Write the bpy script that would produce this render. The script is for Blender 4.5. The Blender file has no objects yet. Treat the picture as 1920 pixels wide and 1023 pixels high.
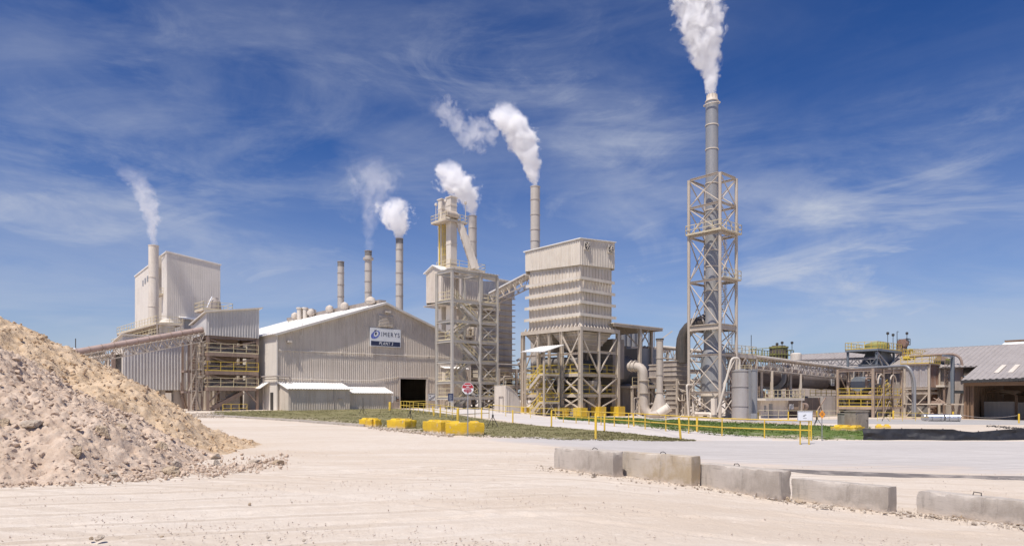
import bpy, math, random
import numpy as np
from mathutils import Vector, Matrix
random.seed(7); rng = np.random.default_rng(7)
SC = bpy.context.scene
COL = SC.collection
# ---------------------------------------------------------------- camera
F, CX, HY, H = 1300.0, 960.0, 745.0, 2.1
cd = bpy.data.cameras.new('camera'); cam = bpy.data.objects.new('camera', cd); COL.objects.link(cam)
cam.location = (0, 0, H); cam.rotation_euler = (math.pi/2, 0, 0)
cd.sensor_width = 36; cd.lens = 36*F/1920; cd.shift_y = (HY-511.5)/1920; cd.clip_start = .1; cd.clip_end = 9000
SC.camera = cam
# ---------------------------------------------------------------- light
SUN_H = Vector((-.52, -.854)).normalized(); ELEV = math.radians(64)
sd = Vector((SUN_H.x*math.cos(ELEV), SUN_H.y*math.cos(ELEV), math.sin(ELEV)))
sl = bpy.data.lights.new('sun', 'SUN'); sl.energy = 5.0; sl.angle = math.radians(.53); sl.color = (1, .935, .85)
so = bpy.data.objects.new('sun', sl); COL.objects.link(so)
so.rotation_euler = (-sd).to_track_quat('-Z', 'Y').to_euler()
SC.view_settings.view_transform = 'Standard'; SC.view_settings.look = 'None'
SC.view_settings.exposure = 0.0; SC.view_settings.gamma = 1
SC.render.engine = 'CYCLES'
cy = SC.cycles
cy.use_denoising = True; cy.max_bounces = 16; cy.diffuse_bounces = 3; cy.volume_bounces = 14
cy.transparent_max_bounces = 16; cy.volume_max_steps = 256; cy.volume_step_rate = 1.0
W = bpy.data.worlds.new('World'); SC.world = W; W.use_nodes = True
nt = W.node_tree; nt.nodes.clear()
def N(t, typ, **kw):
    n = t.nodes.new(typ)
    for k, v in kw.items(): setattr(n, k, v)
    return n
def mth(t, op, a, b=None, c=None, clamp=False):
    n = N(t, 'ShaderNodeMath', operation=op); n.use_clamp = clamp
    for i, v in enumerate((a, b, c)):
        if v is None: continue
        if isinstance(v, (int, float)): n.inputs[i].default_value = v
        else: t.links.new(v, n.inputs[i])
    return n.outputs[0]
def mixc(t, fac, a, b, bt='MIX'):
    n = N(t, 'ShaderNodeMix', data_type='RGBA', blend_type=bt)
    for s, v in ((n.inputs[0], fac), (n.inputs[6], a), (n.inputs[7], b)):
        if isinstance(v, (int, float)): s.default_value = v
        elif isinstance(v, (tuple, list)): s.default_value = (*v[:3], 1)
        else: t.links.new(v, s)
    return n.outputs[2]
def noise(t, vec, scale, detail=4, rough=.55, dist=0.0, dim='3D'):
    n = N(t, 'ShaderNodeTexNoise', noise_dimensions=dim)
    n.inputs['Scale'].default_value = scale; n.inputs['Detail'].default_value = detail
    n.inputs['Roughness'].default_value = rough; n.inputs['Distortion'].default_value = dist
    if vec is not None: t.links.new(vec, n.inputs['Vector'])
    return n.outputs['Fac']
def mapr(t, v, a, b, c=0.0, d=1.0, smooth=True):
    n = N(t, 'ShaderNodeMapRange', interpolation_type='SMOOTHSTEP' if smooth else 'LINEAR')
    t.links.new(v, n.inputs[0])
    for i, x in enumerate((a, b, c, d)): n.inputs[i+1].default_value = x
    return n.outputs[0]
def mapping(t, vec, scale=(1, 1, 1), rot=(0, 0, 0), loc=(0, 0, 0)):
    n = N(t, 'ShaderNodeMapping'); n.inputs['Scale'].default_value = scale
    n.inputs['Rotation'].default_value = rot; n.inputs['Location'].default_value = loc
    t.links.new(vec, n.inputs['Vector']); return n.outputs[0]
sky = N(nt, 'ShaderNodeTexSky', sky_type='NISHITA'); sky.sun_disc = False
sky.sun_elevation = ELEV; sky.sun_rotation = math.atan2(SUN_H.x, SUN_H.y)
sky.altitude = 100; sky.air_density = 1.0; sky.dust_density = .6; sky.ozone_density = 3.0
tc = N(nt, 'ShaderNodeTexCoord'); sep = N(nt, 'ShaderNodeSeparateXYZ'); nt.links.new(tc.outputs['Generated'], sep.inputs[0])
az = mth(nt, 'ARCTAN2', sep.outputs[0], sep.outputs[1]); el = mth(nt, 'ARCSINE', sep.outputs[2])
cmb = N(nt, 'ShaderNodeCombineXYZ'); nt.links.new(az, cmb.inputs[0]); nt.links.new(el, cmb.inputs[1]); p = cmb.outputs[0]
def band(rot, sx, sy, sc_, loc, det=10, rg=.6, ds=.8): return noise(nt, mapping(nt, p, (sx, sy, 1), (0, 0, rot), loc), sc_, det, rg, ds)
sL = band(.42, 1.6, 7.0, 1.5, (2.3, 1.1, 0)); sR = band(-.26, 1.5, 8.0, 1.5, (5.3, 3.1, 0)); sF = band(-.75, 2.2, 6.5, 1.9, (9.1, .7, 0), 10, .65, 1.4)
side = mapr(nt, az, -.12, .32); streak = mixc(nt, side, sL, sR); rgb = N(nt, 'ShaderNodeRGBToBW'); nt.links.new(streak, rgb.inputs[0]); streak = rgb.outputs[0]
puffy = noise(nt, mapping(nt, p, (3.0, 4.2, 1), (0, 0, .2), (1, 4, 0)), 1.6, 8, .6, .6)
cover = None                                      # where the thin cirrus lies, by compass direction and height
for px_, py_, rx_, ry_, wt in ((-40, 300, .24, .16, .85), (180, 420, .26, .12, .6), (620, 340, .30, .13, .75), (430, 110, .36, .09, .50), (860, 130, .22, .07, .45), (1150, 215, .13, .08, .75), (1150, 265, .10, .035, .7),
                            (1170, 420, .14, .10, .95), (1060, 90, .2, .07, .35), (1760, 460, .36, .12, 1.5), (1500, 550, .34, .09, 1.35), (1620, 385, .30, .06, .70), (400, 540, .5, .08, .45), (1050, 560, .4, .07, .35), (1860, 240, .2, .05, .35), (700, 480, .3, .06, .45)):
    xx_, zz_ = (px_-CX)/F, (HY-py_)/F; a0 = math.atan2(xx_, 1); e0 = math.atan2(zz_, math.hypot(xx_, 1))
    u1 = mth(nt, 'DIVIDE', mth(nt, 'SUBTRACT', az, a0), rx_); u2 = mth(nt, 'DIVIDE', mth(nt, 'SUBTRACT', el, e0), ry_)
    g1 = mth(nt, 'MULTIPLY', mth(nt, 'EXPONENT', mth(nt, 'MULTIPLY', mth(nt, 'ADD', mth(nt, 'MULTIPLY', u1, u1), mth(nt, 'MULTIPLY', u2, u2)), -1.0)), wt)
    cover = g1 if cover is None else mth(nt, 'ADD', cover, g1)
tex = mth(nt, 'ADD', mth(nt, 'MULTIPLY', mapr(nt, streak, .30, .80), .75), mth(nt, 'ADD', mth(nt, 'MULTIPLY', mapr(nt, sF, .48, .80), .45), mth(nt, 'MULTIPLY', mapr(nt, puffy, .35, .75), .30)))
cl = mth(nt, 'MULTIPLY', mth(nt, 'ADD', cover, .10), tex)
cl = mth(nt, 'MULTIPLY', cl, .37, clamp=True)
low = mapr(nt, sep.outputs[2], .0, .38, .72, 0.0)       # milky band of thin cloud close to the horizon
cl = mth(nt, 'MAXIMUM', cl, mth(nt, 'MULTIPLY', low, mapr(nt, streak, .25, .7, .55, 1.0)))
sc1 = mixc(nt, 1.0, sky.outputs[0], (.12, .12, .12), 'MULTIPLY'); gm = N(nt, 'ShaderNodeGamma'); gm.inputs[1].default_value = 1.30; nt.links.new(sc1, gm.inputs[0])
skyc = mixc(nt, 1.0, gm.outputs[0], (.34/.12, .58/.12, .92/.12), 'MULTIPLY')
nn = [n_ for n_ in nt.nodes if n_.type == 'MIX']; nn[-1].clamp_result = False
out = mixc(nt, cl, skyc, (4.9, 5.2, 5.9))
bg = N(nt, 'ShaderNodeBackground'); bg.inputs[1].default_value = .12
nt.links.new(out, bg.inputs[0]); wo = N(nt, 'ShaderNodeOutputWorld'); nt.links.new(bg.outputs[0], wo.inputs[0])

# ---------------------------------------------------------------- helpers
def smooth(t): t = min(1, max(0, t)); return t*t*(3-2*t)
def amp(r): return float(np.interp(r, [-.4, -.06, .0, .05, .3, .6, .8], [.65, .65, .3, -.1, -.4, -.9, -1.1]))
def gz(x, y):
    z = 0.0
    if y > 1: z += amp(x/y)*smooth((y-45)/45)
    z += -.5*smooth((x-.5)/9)*(1-smooth((y-22)/25))*smooth((y-6)/8)
    return z
def hit(px, py):
    D = 30.0
    for _ in range(80):
        x = (px-CX)/F*D; D = D*.6+.4*min(130, (H-gz(x, D))*F/max(4, py-HY))
    return ((px-CX)/F*D, D)
TH = math.radians(42.08); U = (math.cos(TH), math.sin(TH)); V = (-math.sin(TH), math.cos(TH))
class Fr:                       # a building's own axes: origin under image column px at distance D
    def __init__(s, px, D, z0=None, rot=TH):
        s.X, s.D = (px-CX)/F*D, D
        s.z0 = gz(s.X, s.D) if z0 is None else z0
        s.rot = rot; s.u = (math.cos(rot), math.sin(rot)); s.v = (-math.sin(rot), math.cos(rot))
    def x(s, px, y=0):
        r = (px-CX)/F; ox = s.X+y*s.v[0]; oy = s.D+y*s.v[1]
        return (r*oy-ox)/(s.u[0]-r*s.u[1])
    def y(s, px, x=0):
        r = (px-CX)/F; ox = s.X+x*s.u[0]; oy = s.D+x*s.u[1]
        return (r*oy-ox)/(s.v[0]-r*s.v[1])
    def z(s, py, x=0, y=0):
        return H-(py-HY)*(s.D+x*s.u[1]+y*s.v[1])/F-s.z0
    def w(s, x, y): return (s.X+x*s.u[0]+y*s.v[0], s.D+x*s.u[1]+y*s.v[1])
    def loc(s, px, D):
        dx, dy = (px-CX)/F*D-s.X, D-s.D
        return (dx*s.u[0]+dy*s.u[1], dx*s.v[0]+dy*s.v[1])
class MB:
    def __init__(s): s.v = []; s.f = []
    def add(s, vs, fs):
        o = len(s.v); s.v += [tuple(q) for q in vs]; s.f += [tuple(i+o for i in f) for f in fs]; return s
    def hexa(s, q):
        return s.add(q, [(3, 2, 1, 0), (4, 5, 6, 7), (0, 1, 5, 4), (1, 2, 6, 5), (2, 3, 7, 6), (3, 0, 4, 7)])
    def box(s, x0, y0, z0, x1, y1, z1):
        if x0 > x1: x0, x1 = x1, x0
        if y0 > y1: y0, y1 = y1, y0
        if z0 > z1: z0, z1 = z1, z0
        return s.hexa([(x0, y0, z0), (x1, y0, z0), (x1, y1, z0), (x0, y1, z0), (x0, y0, z1), (x1, y0, z1), (x1, y1, z1), (x0, y1, z1)])
    def prism(s, prof, p, q, up=None):      # 2D profile (side, up) swept p -> q
        p, q = Vector(p), Vector(q); d = (q-p)
        if d.length < 1e-6: return s
        d.normalize(); up = Vector(up) if up else (Vector((0, 0, 1)) if abs(d.z) < .95 else Vector((0, 1, 0)))
        sd_ = d.cross(up).normalized(); up = sd_.cross(d).normalized(); n = len(prof)
        vs = [o+sd_*a+up*b for o in (p, q) for a, b in prof]
        return s.add(vs, [tuple(range(n-1, -1, -1)), tuple(range(n, 2*n))]+[(i, (i+1) % n, (i+1) % n+n, i+n) for i in range(n)])
    def beam(s, p, q, w, h=None, up=None):
        h = h or w; return s.prism([(-w/2, -h/2), (w/2, -h/2), (w/2, h/2), (-w/2, h/2)], p, q, up)
    def hbeam(s, p, q, w, h=None, up=None):
        h = h or w; t = .13*w; a, b = w/2, h/2
        return s.prism([(-a, -b), (a, -b), (a, -b+t), (t/2, -b+t), (t/2, b-t), (a, b-t), (a, b), (-a, b), (-a, b-t), (-t/2, b-t), (-t/2, -b+t), (-a, -b+t)], p, q, up)
    def tube(s, pts, r, n=10, caps=True):
        pts = [Vector(q) for q in pts]; m = len(pts)
        rs = r if isinstance(r, (list, tuple)) else [r]*m
        vs = []; ref = None
        for i, q in enumerate(pts):
            d = (pts[min(i+1, m-1)]-pts[max(i-1, 0)]).normalized()
            if ref is None: ref = Vector((0, 0, 1)) if abs(d.z) < .9 else Vector((1, 0, 0))
            a = d.cross(ref).normalized(); b = a.cross(d).normalized(); ref = b
            vs += [q+(a*math.cos(2*math.pi*k/n)+b*math.sin(2*math.pi*k/n))*rs[i] for k in range(n)]
        fs = [(i*n+k, i*n+(k+1) % n, (i+1)*n+(k+1) % n, (i+1)*n+k) for i in range(m-1) for k in range(n)]
        if caps: fs += [tuple(range(n-1, -1, -1)), tuple(range((m-1)*n, m*n))]
        return s.add(vs, fs)
    def lathe(s, prof, c=(0, 0, 0), n=24, axis='z'):
        vs = []
        for r, h in prof:
            for k in range(n):
                a = 2*math.pi*k/n; A, B = r*math.cos(a), r*math.sin(a)
                vs.append((c[0]+A, c[1]+B, c[2]+h) if axis == 'z' else ((c[0]+h, c[1]+A, c[2]+B) if axis == 'x' else (c[0]+B, c[1]+h, c[2]+A)))
        m = len(prof)
        fs = [(i*n+k, i*n+(k+1) % n, (i+1)*n+(k+1) % n, (i+1)*n+k) for i in range(m-1) for k in range(n)]
        fs += [tuple(range(n-1, -1, -1)), tuple(range((m-1)*n, m*n))]
        return s.add(vs, fs)
    def rib(s, a, b, c, d, pitch=.3, dep=.04, th=.06, ends=True):   # corrugated sheet a-b (bottom) c-d (top)
        a, b, c, d = map(Vector, (a, b, c, d)); n = (b-a).cross(d-a).normalized()
        L = max((b-a).length, (c-d).length); k = max(1, round(L/pitch)); ss = []
        for i in range(k):
            for t, o in ((0, 0), (.5, 0), (.6, 1), (.9, 1)): ss.append(((i+t)/k, o*dep))
        ss.append((1, 0)); vs = []
        for t, o in ss: vs += [a.lerp(b, t)+n*o, d.lerp(c, t)+n*o]
        s.add(vs, [(2*i, 2*i+2, 2*i+3, 2*i+1) for i in range(len(ss)-1)])
        if ends:
            e = n*.004; g = n*th
            s.hexa([a-g, b-g, b-e, a-e, d-g, c-g, c-e, d-e])
        return s
    def rail(s, pts, h=1.07, sp=1.6, r=.028, toe=True):
        pts = [Vector(q) for q in pts]
        for a, b in zip(pts, pts[1:]):
            k = max(1, round((b-a).length/sp))
            for i in range(k+1):
                q = a.lerp(b, i/k); s.beam(q, q+Vector((0, 0, h)), 2*r)
            for hh in (h, h*.52): s.beam(a+Vector((0, 0, hh)), b+Vector((0, 0, hh)), 2*r)
            if toe: s.beam(a+Vector((0, 0, .07)), b+Vector((0, 0, .07)), .02, .12)
        return s
    def xbrace(s, a, b, c, d, w=.1):
        s.beam(a, c, w); s.beam(b, d, w*.96); return s
    def build(s, name, mat, parent=None, smooth_=False, loc=None, label=None):
        me = bpy.data.meshes.new(name); me.from_pydata([tuple(q) for q in s.v], [], s.f); me.validate(); me.update()
        if smooth_:
            me.shade_smooth(); me.set_sharp_from_angle(angle=math.radians(35))
        me.materials.append(mat); o = bpy.data.objects.new(name, me); COL.objects.link(o)
        if parent is not None: o.parent = parent
        if loc is not None: o.location = loc
        if label: o['label'] = label
        return o
def tag(o, label, cat, group=None):
    o['label'] = label; o['category'] = cat
    if group: o['group'] = group
    return o
def thing(name, fr, label, cat, group=None):
    o = bpy.data.objects.new(name, None); COL.objects.link(o); o.empty_display_size = .3
    if isinstance(fr, Fr): o.location = (fr.X, fr.D, fr.z0); o.rotation_euler = (0, 0, fr.rot)
    else: o.location = fr
    return tag(o, label, cat, group)
def struct(o, kind='structure'): o['kind'] = kind; return o
def copy_tree(o, parent=None):
    c = o.copy(); COL.objects.link(c)
    if parent: c.parent = parent
    for ch in list(o.children): copy_tree(ch, c)
    return c
def text_mesh(body, size, mat, name, parent, mtx, align='CENTER', shear=0, depth=.006, spacing=1.0, width=None, bold=0):
    cu = bpy.data.curves.new(name, 'FONT'); cu.body = body; cu.size = size; cu.align_x = align; cu.align_y = 'CENTER'
    cu.shear = shear; cu.extrude = depth; cu.space_character = spacing; cu.offset = bold
    o = bpy.data.objects.new(name, cu); COL.objects.link(o)
    dg = bpy.context.evaluated_depsgraph_get(); me = bpy.data.meshes.new_from_object(o.evaluated_get(dg))
    COL.objects.unlink(o); bpy.data.objects.remove(o)
    if width:
        xs = [v.co.x for v in me.vertices]; k = width/(max(xs)-min(xs)); me.transform(Matrix.Diagonal((k, 1, 1, 1)))
    me.transform(mtx); me.materials.clear(); me.materials.append(mat)
    q = bpy.data.objects.new(name, me); COL.objects.link(q); q.parent = parent; return q
# text lies in the local x-z plane facing -y
def face_my(x, y, z): return Matrix.Translation((x, y, z)) @ Matrix.Rotation(math.pi/2, 4, 'X')

# ---------------------------------------------------------------- materials
def newmat(name):
    m = bpy.data.materials.new(name); m.use_nodes = True; t = m.node_tree; t.nodes.clear()
    b = N(t, 'ShaderNodeBsdfPrincipled'); o = N(t, 'ShaderNodeOutputMaterial'); t.links.new(b.outputs[0], o.inputs[0])
    return m, t, b
def paint(name, base, dirt=None, amt=.5, rough=.6, metal=0.0, streak=True, sc=.5, bump=.15, fine=6.0, lo=.42, hi=.72):
    m, t, b = newmat(name); g = N(t, 'ShaderNodeTexCoord').outputs['Object']
    dirt = dirt or tuple(c*.62 for c in base)
    big_ = noise(t, g, sc, 5, .6)
    f = mapr(t, big_, lo, hi)
    if streak:
        st = noise(t, mapping(t, g, (2.6, 2.6, .22)), 1.0, 6, .65)
        f = mth(t, 'ADD', mth(t, 'MULTIPLY', f, .45), mth(t, 'MULTIPLY', mapr(t, st, .42, .72), .7), clamp=True)
    fn = noise(t, g, fine, 6, .7)
    c = mixc(t, mth(t, 'MULTIPLY', f, amt), base, dirt)
    c = mixc(t, mapr(t, fn, .3, .7, 0, .22), c, tuple(min(1, x*1.18) for x in base))
    if streak:                                  # mismatched sheets and a few rust runs
        sn = N(t, 'ShaderNodeVectorMath', operation='SNAP'); sn.inputs[1].default_value = (.93, .93, 3.1); t.links.new(g, sn.inputs[0])
        wn = N(t, 'ShaderNodeTexWhiteNoise'); t.links.new(sn.outputs[0], wn.inputs['Vector'])
        c = mixc(t, mapr(t, wn.outputs['Value'], .55, 1.0, 0, .16), c, tuple(x*.8 for x in dirt))
        rr_ = noise(t, mapping(t, g, (3.6, 3.6, .16), (0, 0, 0), (5, 2, 1)), 1.0, 5, .7)
        c = mixc(t, mapr(t, rr_, .63, .80, 0, .5*amt), c, (.34, .22, .13))
    t.links.new(c, b.inputs['Base Color'])
    b.inputs['Metallic'].default_value = metal
    t.links.new(mapr(t, fn, .2, .8, rough-.1, min(1, rough+.15)), b.inputs['Roughness'])
    bp = N(t, 'ShaderNodeBump'); bp.inputs['Strength'].default_value = bump; bp.inputs['Distance'].default_value = .03
    t.links.new(fn, bp.inputs['Height']); t.links.new(bp.outputs[0], b.inputs['Normal'])
    return m
M = {}
M['clad'] = paint('beige cladding', (.66, .58, .49), (.44, .36, .28), .7)
M['cladl'] = paint('pale cladding', (.70, .63, .54), (.48, .395, .31), .6)
M['cladw'] = paint('white cladding', (.70, .645, .575), (.52, .455, .385), .4)
M['galv'] = paint('galvanised cladding', (.57, .545, .52), (.42, .38, .34), .5, .5, .05)
M['steel'] = paint('dusty cream steel', (.58, .50, .41), (.36, .28, .205), .65)
M['steelg'] = paint('galvanised steel', (.60, .56, .50), (.43, .385, .33), .5, .5, .05)
M['brown'] = paint('dusty rusted steel', (.32, .235, .185), (.17, .10, .07), .75)
M['rust'] = paint('rusty sheet', (.25, .13, .08), (.42, .36, .32), .6)
M['roofw'] = paint('white roof sheet', (.80, .77, .73), (.66, .61, .55), .35, .5)
M['roofb'] = paint('weathered roof sheet', (.40, .36, .335), (.27, .235, .21), .7, .55, .1, True, .25)
M['yellow'] = paint('yellow paint', (.72, .47, .025), (.50, .37, .17), .8, .7, 0, True, 1.3)
M['yrail'] = paint('yellow rail paint', (.72, .52, .08), (.45, .33, .12), .5, .5)
M['crail'] = paint('cream rail paint', (.70, .60, .38), (.50, .40, .24), .4)
M['duct'] = paint('beige duct', (.50, .435, .37), (.33, .27, .215), .65)
M['vess'] = paint('dusty vessel', (.40, .35, .31), (.22, .175, .145), .7)
M['stackg'] = paint('grey stack', (.29, .293, .30), (.46, .41, .36), .45, .4, .2)
M['stackb'] = paint('beige stack', (.50, .45, .40), (.34, .30, .26), .5)
M['soot'] = paint('sooty steel', (.16, .15, .145), (.34, .30, .26), .7)
M['dark'] = paint('black steel', (.045, .042, .04), (.10, .085, .07), .5)
M['kiln'] = paint('kiln shell', (.085, .065, .06), (.16, .11, .09), .6, .7)
M['kilnl'] = paint('kiln shell pale', (.27, .235, .225), (.17, .13, .12), .5, .7)
M['conc'] = paint('plant concrete', (.46, .41, .36), (.28, .24, .20), .6, .85)
M['pinkp'] = paint('pinkish conveyor cover', (.42, .31, .27), (.30, .22, .18), .6)
M['galvd'] = paint('blue grey steel', (.20, .23, .26), (.32, .30, .27), .5, .5, .2)
M['white'] = paint('white sign', (.78, .79, .80), (.6, .6, .6), .25, .5, 0, False)
M['navy'] = paint('navy sign', (.03, .04, .09), (.06, .07, .12), .3, .5, 0, False)
M['signred'] = paint('red sign', (.40, .02, .03), (.30, .03, .03), .3, .5, 0, False)
M['orange'] = paint('orange sign', (.80, .30, .02), (.6, .25, .04), .3, .5, 0, False)
M['swirl'] = paint('blue swirl', (.12, .16, .50), (.30, .36, .70), .9, .5, 0, False, 2.5)
M['silver'] = paint('silver sheet', (.62, .62, .64), (.40, .39, .38), .5, .25, .8)
M['barnin'] = paint('brown lining', (.25, .16, .10), (.17, .105, .065), .6)
M['tanst'] = paint('brown dusted steel', (.44, .345, .27), (.24, .17, .125), .65)
M['black'] = paint('black elbow steel', (.06, .055, .05), (.20, .15, .12), .6)
M['tower'] = paint('tower lattice steel', (.52, .45, .375), (.36, .285, .215), .6)
def block_paint():
    m, t, b = newmat('chipped yellow paint'); g = N(t, 'ShaderNodeTexCoord').outputs['Object']; s_ = N(t, 'ShaderNodeSeparateXYZ'); t.links.new(g, s_.inputs[0])
    c = mixc(t, mapr(t, noise(t, g, 1.2, 6, .65), .35, .7), (.74, .48, .02), (.60, .38, .03))
    c = mixc(t, mapr(t, noise(t, mapping(t, g, (4, 4, .8)), 1, 6, .7), .52, .75, 0, .7), c, (.40, .27, .09))
    c = mixc(t, mapr(t, noise(t, g, 5, 9, .8), .585, .62), c, (.50, .44, .35))
    lo_ = mth(t, 'ADD', s_.outputs[2], mth(t, 'MULTIPLY', mth(t, 'SUBTRACT', noise(t, g, 4, 6, .7), .5), -.5))
    c = mixc(t, mapr(t, lo_, .0, .28, .85, 0), c, (.58, .48, .36)); t.links.new(c, b.inputs['Base Color']); b.inputs['Roughness'].default_value = .75
    bp = N(t, 'ShaderNodeBump'); bp.inputs['Distance'].default_value = .04; t.links.new(noise(t, g, 6, 8, .75), bp.inputs['Height']); t.links.new(bp.outputs[0], b.inputs['Normal']); return m
M['yblock'] = block_paint()
M['tarp'] = paint('black silt fabric', (.018, .018, .022), (.045, .045, .05), .6, .55, 0, False, 1.2, .3)
M['green'] = paint('mossy yellow', (.30, .29, .09), (.16, .13, .06), .6)
# ================================================================ GROUND
def vnoise(x, y, seed=0):
    xi = np.floor(x).astype(np.int64); yi = np.floor(y).astype(np.int64); xf = x-xi; yf = y-yi
    def h(a, b):
        n = (a*374761393+b*668265263+seed*974634777) & 0xffffffff
        n = ((n ^ (n >> 13))*1274126177) & 0xffffffff
        return ((n ^ (n >> 16)) & 0xffff)/65535.0
    u = xf*xf*(3-2*xf); v = yf*yf*(3-2*yf)
    return (h(xi, yi)*(1-u)+h(xi+1, yi)*u)*(1-v)+(h(xi, yi+1)*(1-u)+h(xi+1, yi+1)*u)*v
def fbm(x, y, o=5, seed=0, g=.5):
    r = 0; a = 1; t = 0
    for i in range(o):
        r = r+a*vnoise(x*2**i+17.3*i, y*2**i-9.1*i, seed+i); t += a; a *= g
    return r/t-.5
def gza(x, y):
    return np.vectorize(gz)(x, y)
def grid_obj(name, XYZ, mat, uv=None, smooth_=True):
    n, m = XYZ.shape[:2]; me = bpy.data.meshes.new(name)
    idx = np.arange(n*m).reshape(n, m)
    fs = np.stack([idx[:-1, :-1], idx[:-1, 1:], idx[1:, 1:], idx[1:, :-1]], -1).reshape(-1, 4)
    me.from_pydata(XYZ.reshape(-1, 3).tolist(), [], fs.tolist())
    if uv is not None:
        l = me.uv_layers.new(name='UVMap'); vi = np.zeros(len(me.loops), dtype=np.int32); me.loops.foreach_get('vertex_index', vi)
        l.data.foreach_set('uv', uv.reshape(-1, 2)[vi].astype(np.float32).ravel())
    me.update()
    if smooth_: me.shade_smooth()
    me.materials.append(mat); o = bpy.data.objects.new(name, me); COL.objects.link(o); return o
def ground_mat(name, c1, c2, c3, tracks=True, fine=1.0, dist=.045, blend=None):
    m, t, b = newmat(name); g = N(t, 'ShaderNodeTexCoord').outputs['Object']
    big_ = noise(t, mapping(t, g, (.06, .14, 1), (0, 0, .25)), 1.0, 6, .6, .5)
    st = noise(t, mapping(t, g, (.16, .55, 1), (0, 0, -.16)), 1.0, 8, .65, 1.2)
    med = noise(t, g, 1.6, 8, .7); fn = noise(t, g, 26*fine, 8, .75); pb = noise(t, g, 9*fine, 3, .6)
    c = mixc(t, mapr(t, big_, .35, .68), c1, c2)
    if tracks: c = mixc(t, mapr(t, st, .42, .72, 0, .6), c, c3)
    c = mixc(t, mapr(t, med, .38, .72, 0, .5), c, c2)
    if tracks:                                  # tyre tracks pressed into the dust, two headings
        for rot_, sc_, lc, wt in ((.75, .8, 9.0, .45), (-.65, .9, 5.0, .45)):
            wv = N(t, 'ShaderNodeTexWave', wave_type='BANDS', bands_direction='Y'); wv.inputs['Scale'].default_value = sc_*.32
            wv.inputs['Distortion'].default_value = 5.0; wv.inputs['Detail'].default_value = 3; wv.inputs['Detail Scale'].default_value = .22
            t.links.new(mapping(t, g, (.35, 1, 1), (0, 0, rot_), (lc, lc, 0)), wv.inputs['Vector'])
            mk = mapr(t, noise(t, mapping(t, g, (.05, .10, 1), (0, 0, rot_), (lc*2, 0, 0)), 1.0, 3, .5), .46, .62)
            tr = mth(t, 'MULTIPLY', mapr(t, wv.outputs['Fac'], .80, .97), mk)
            c = mixc(t, mth(t, 'MULTIPLY', tr, wt), c, tuple(x*.86 for x in c2))
            tr2 = mth(t, 'MULTIPLY', mapr(t, wv.outputs['Fac'], .55, .78), mk)
            c = mixc(t, mth(t, 'MULTIPLY', mth(t, 'SUBTRACT', tr2, tr, clamp=True), wt*.7), c, tuple(min(.85, x*1.08) for x in c3))
    c = mixc(t, mapr(t, fn, .52, .70, 0, .5), c, tuple(x*.7 for x in c2))
    c = mixc(t, mapr(t, pb, .60, .72, 0, .35), c, tuple(min(.85, x*1.15) for x in c3))
    if blend:                                   # dust from the yard drifted over the sheet's near and left edges
        uv = N(t, 'ShaderNodeSeparateXYZ'); t.links.new(N(t, 'ShaderNodeTexCoord').outputs['UV'], uv.inputs[0])
        e_ = mth(t, 'MINIMUM', uv.outputs[1], mth(t, 'MULTIPLY', uv.outputs[0], 2.2))
        k_ = mapr(t, mth(t, 'ADD', e_, mth(t, 'MULTIPLY', mth(t, 'SUBTRACT', st, .5), .5)), .02, .30, 1, 0)
        c = mixc(t, k_, c, blend)
    t.links.new(c, b.inputs['Base Color']); b.inputs['Roughness'].default_value = .95
    b.inputs['Specular IOR Level'].default_value = .15
    hh = mth(t, 'ADD', mth(t, 'MULTIPLY', fn, .5), mth(t, 'ADD', mth(t, 'MULTIPLY', pb, .7), mth(t, 'MULTIPLY', med, 1.4)))
    bp = N(t, 'ShaderNodeBump'); bp.inputs['Strength'].default_value = .7; bp.inputs['Distance'].default_value = dist
    t.links.new(hh, bp.inputs['Height']); t.links.new(bp.outputs[0], b.inputs['Normal'])
    return m
M['ground'] = ground_mat('limestone dust', (.65, .567, .478), (.58, .48, .38), (.715, .645, .565))
M['road'] = ground_mat('dusty road', (.51, .475, .45), (.445, .41, .385), (.585, .545, .51), True, 1, .01, (.60, .50, .41))
M['path'] = ground_mat('pale concrete path', (.62, .57, .53), (.55, .50, .46), (.66, .62, .58), False, 1, .005)
M['apron'] = ground_mat('grey concrete apron', (.44, .42, .40), (.37, .35, .335), (.50, .47, .44), True, 1, .005)
M['tan'] = ground_mat('tan dust', (.55, .42, .30), (.48, .36, .26), (.60, .48, .36), False)
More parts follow.
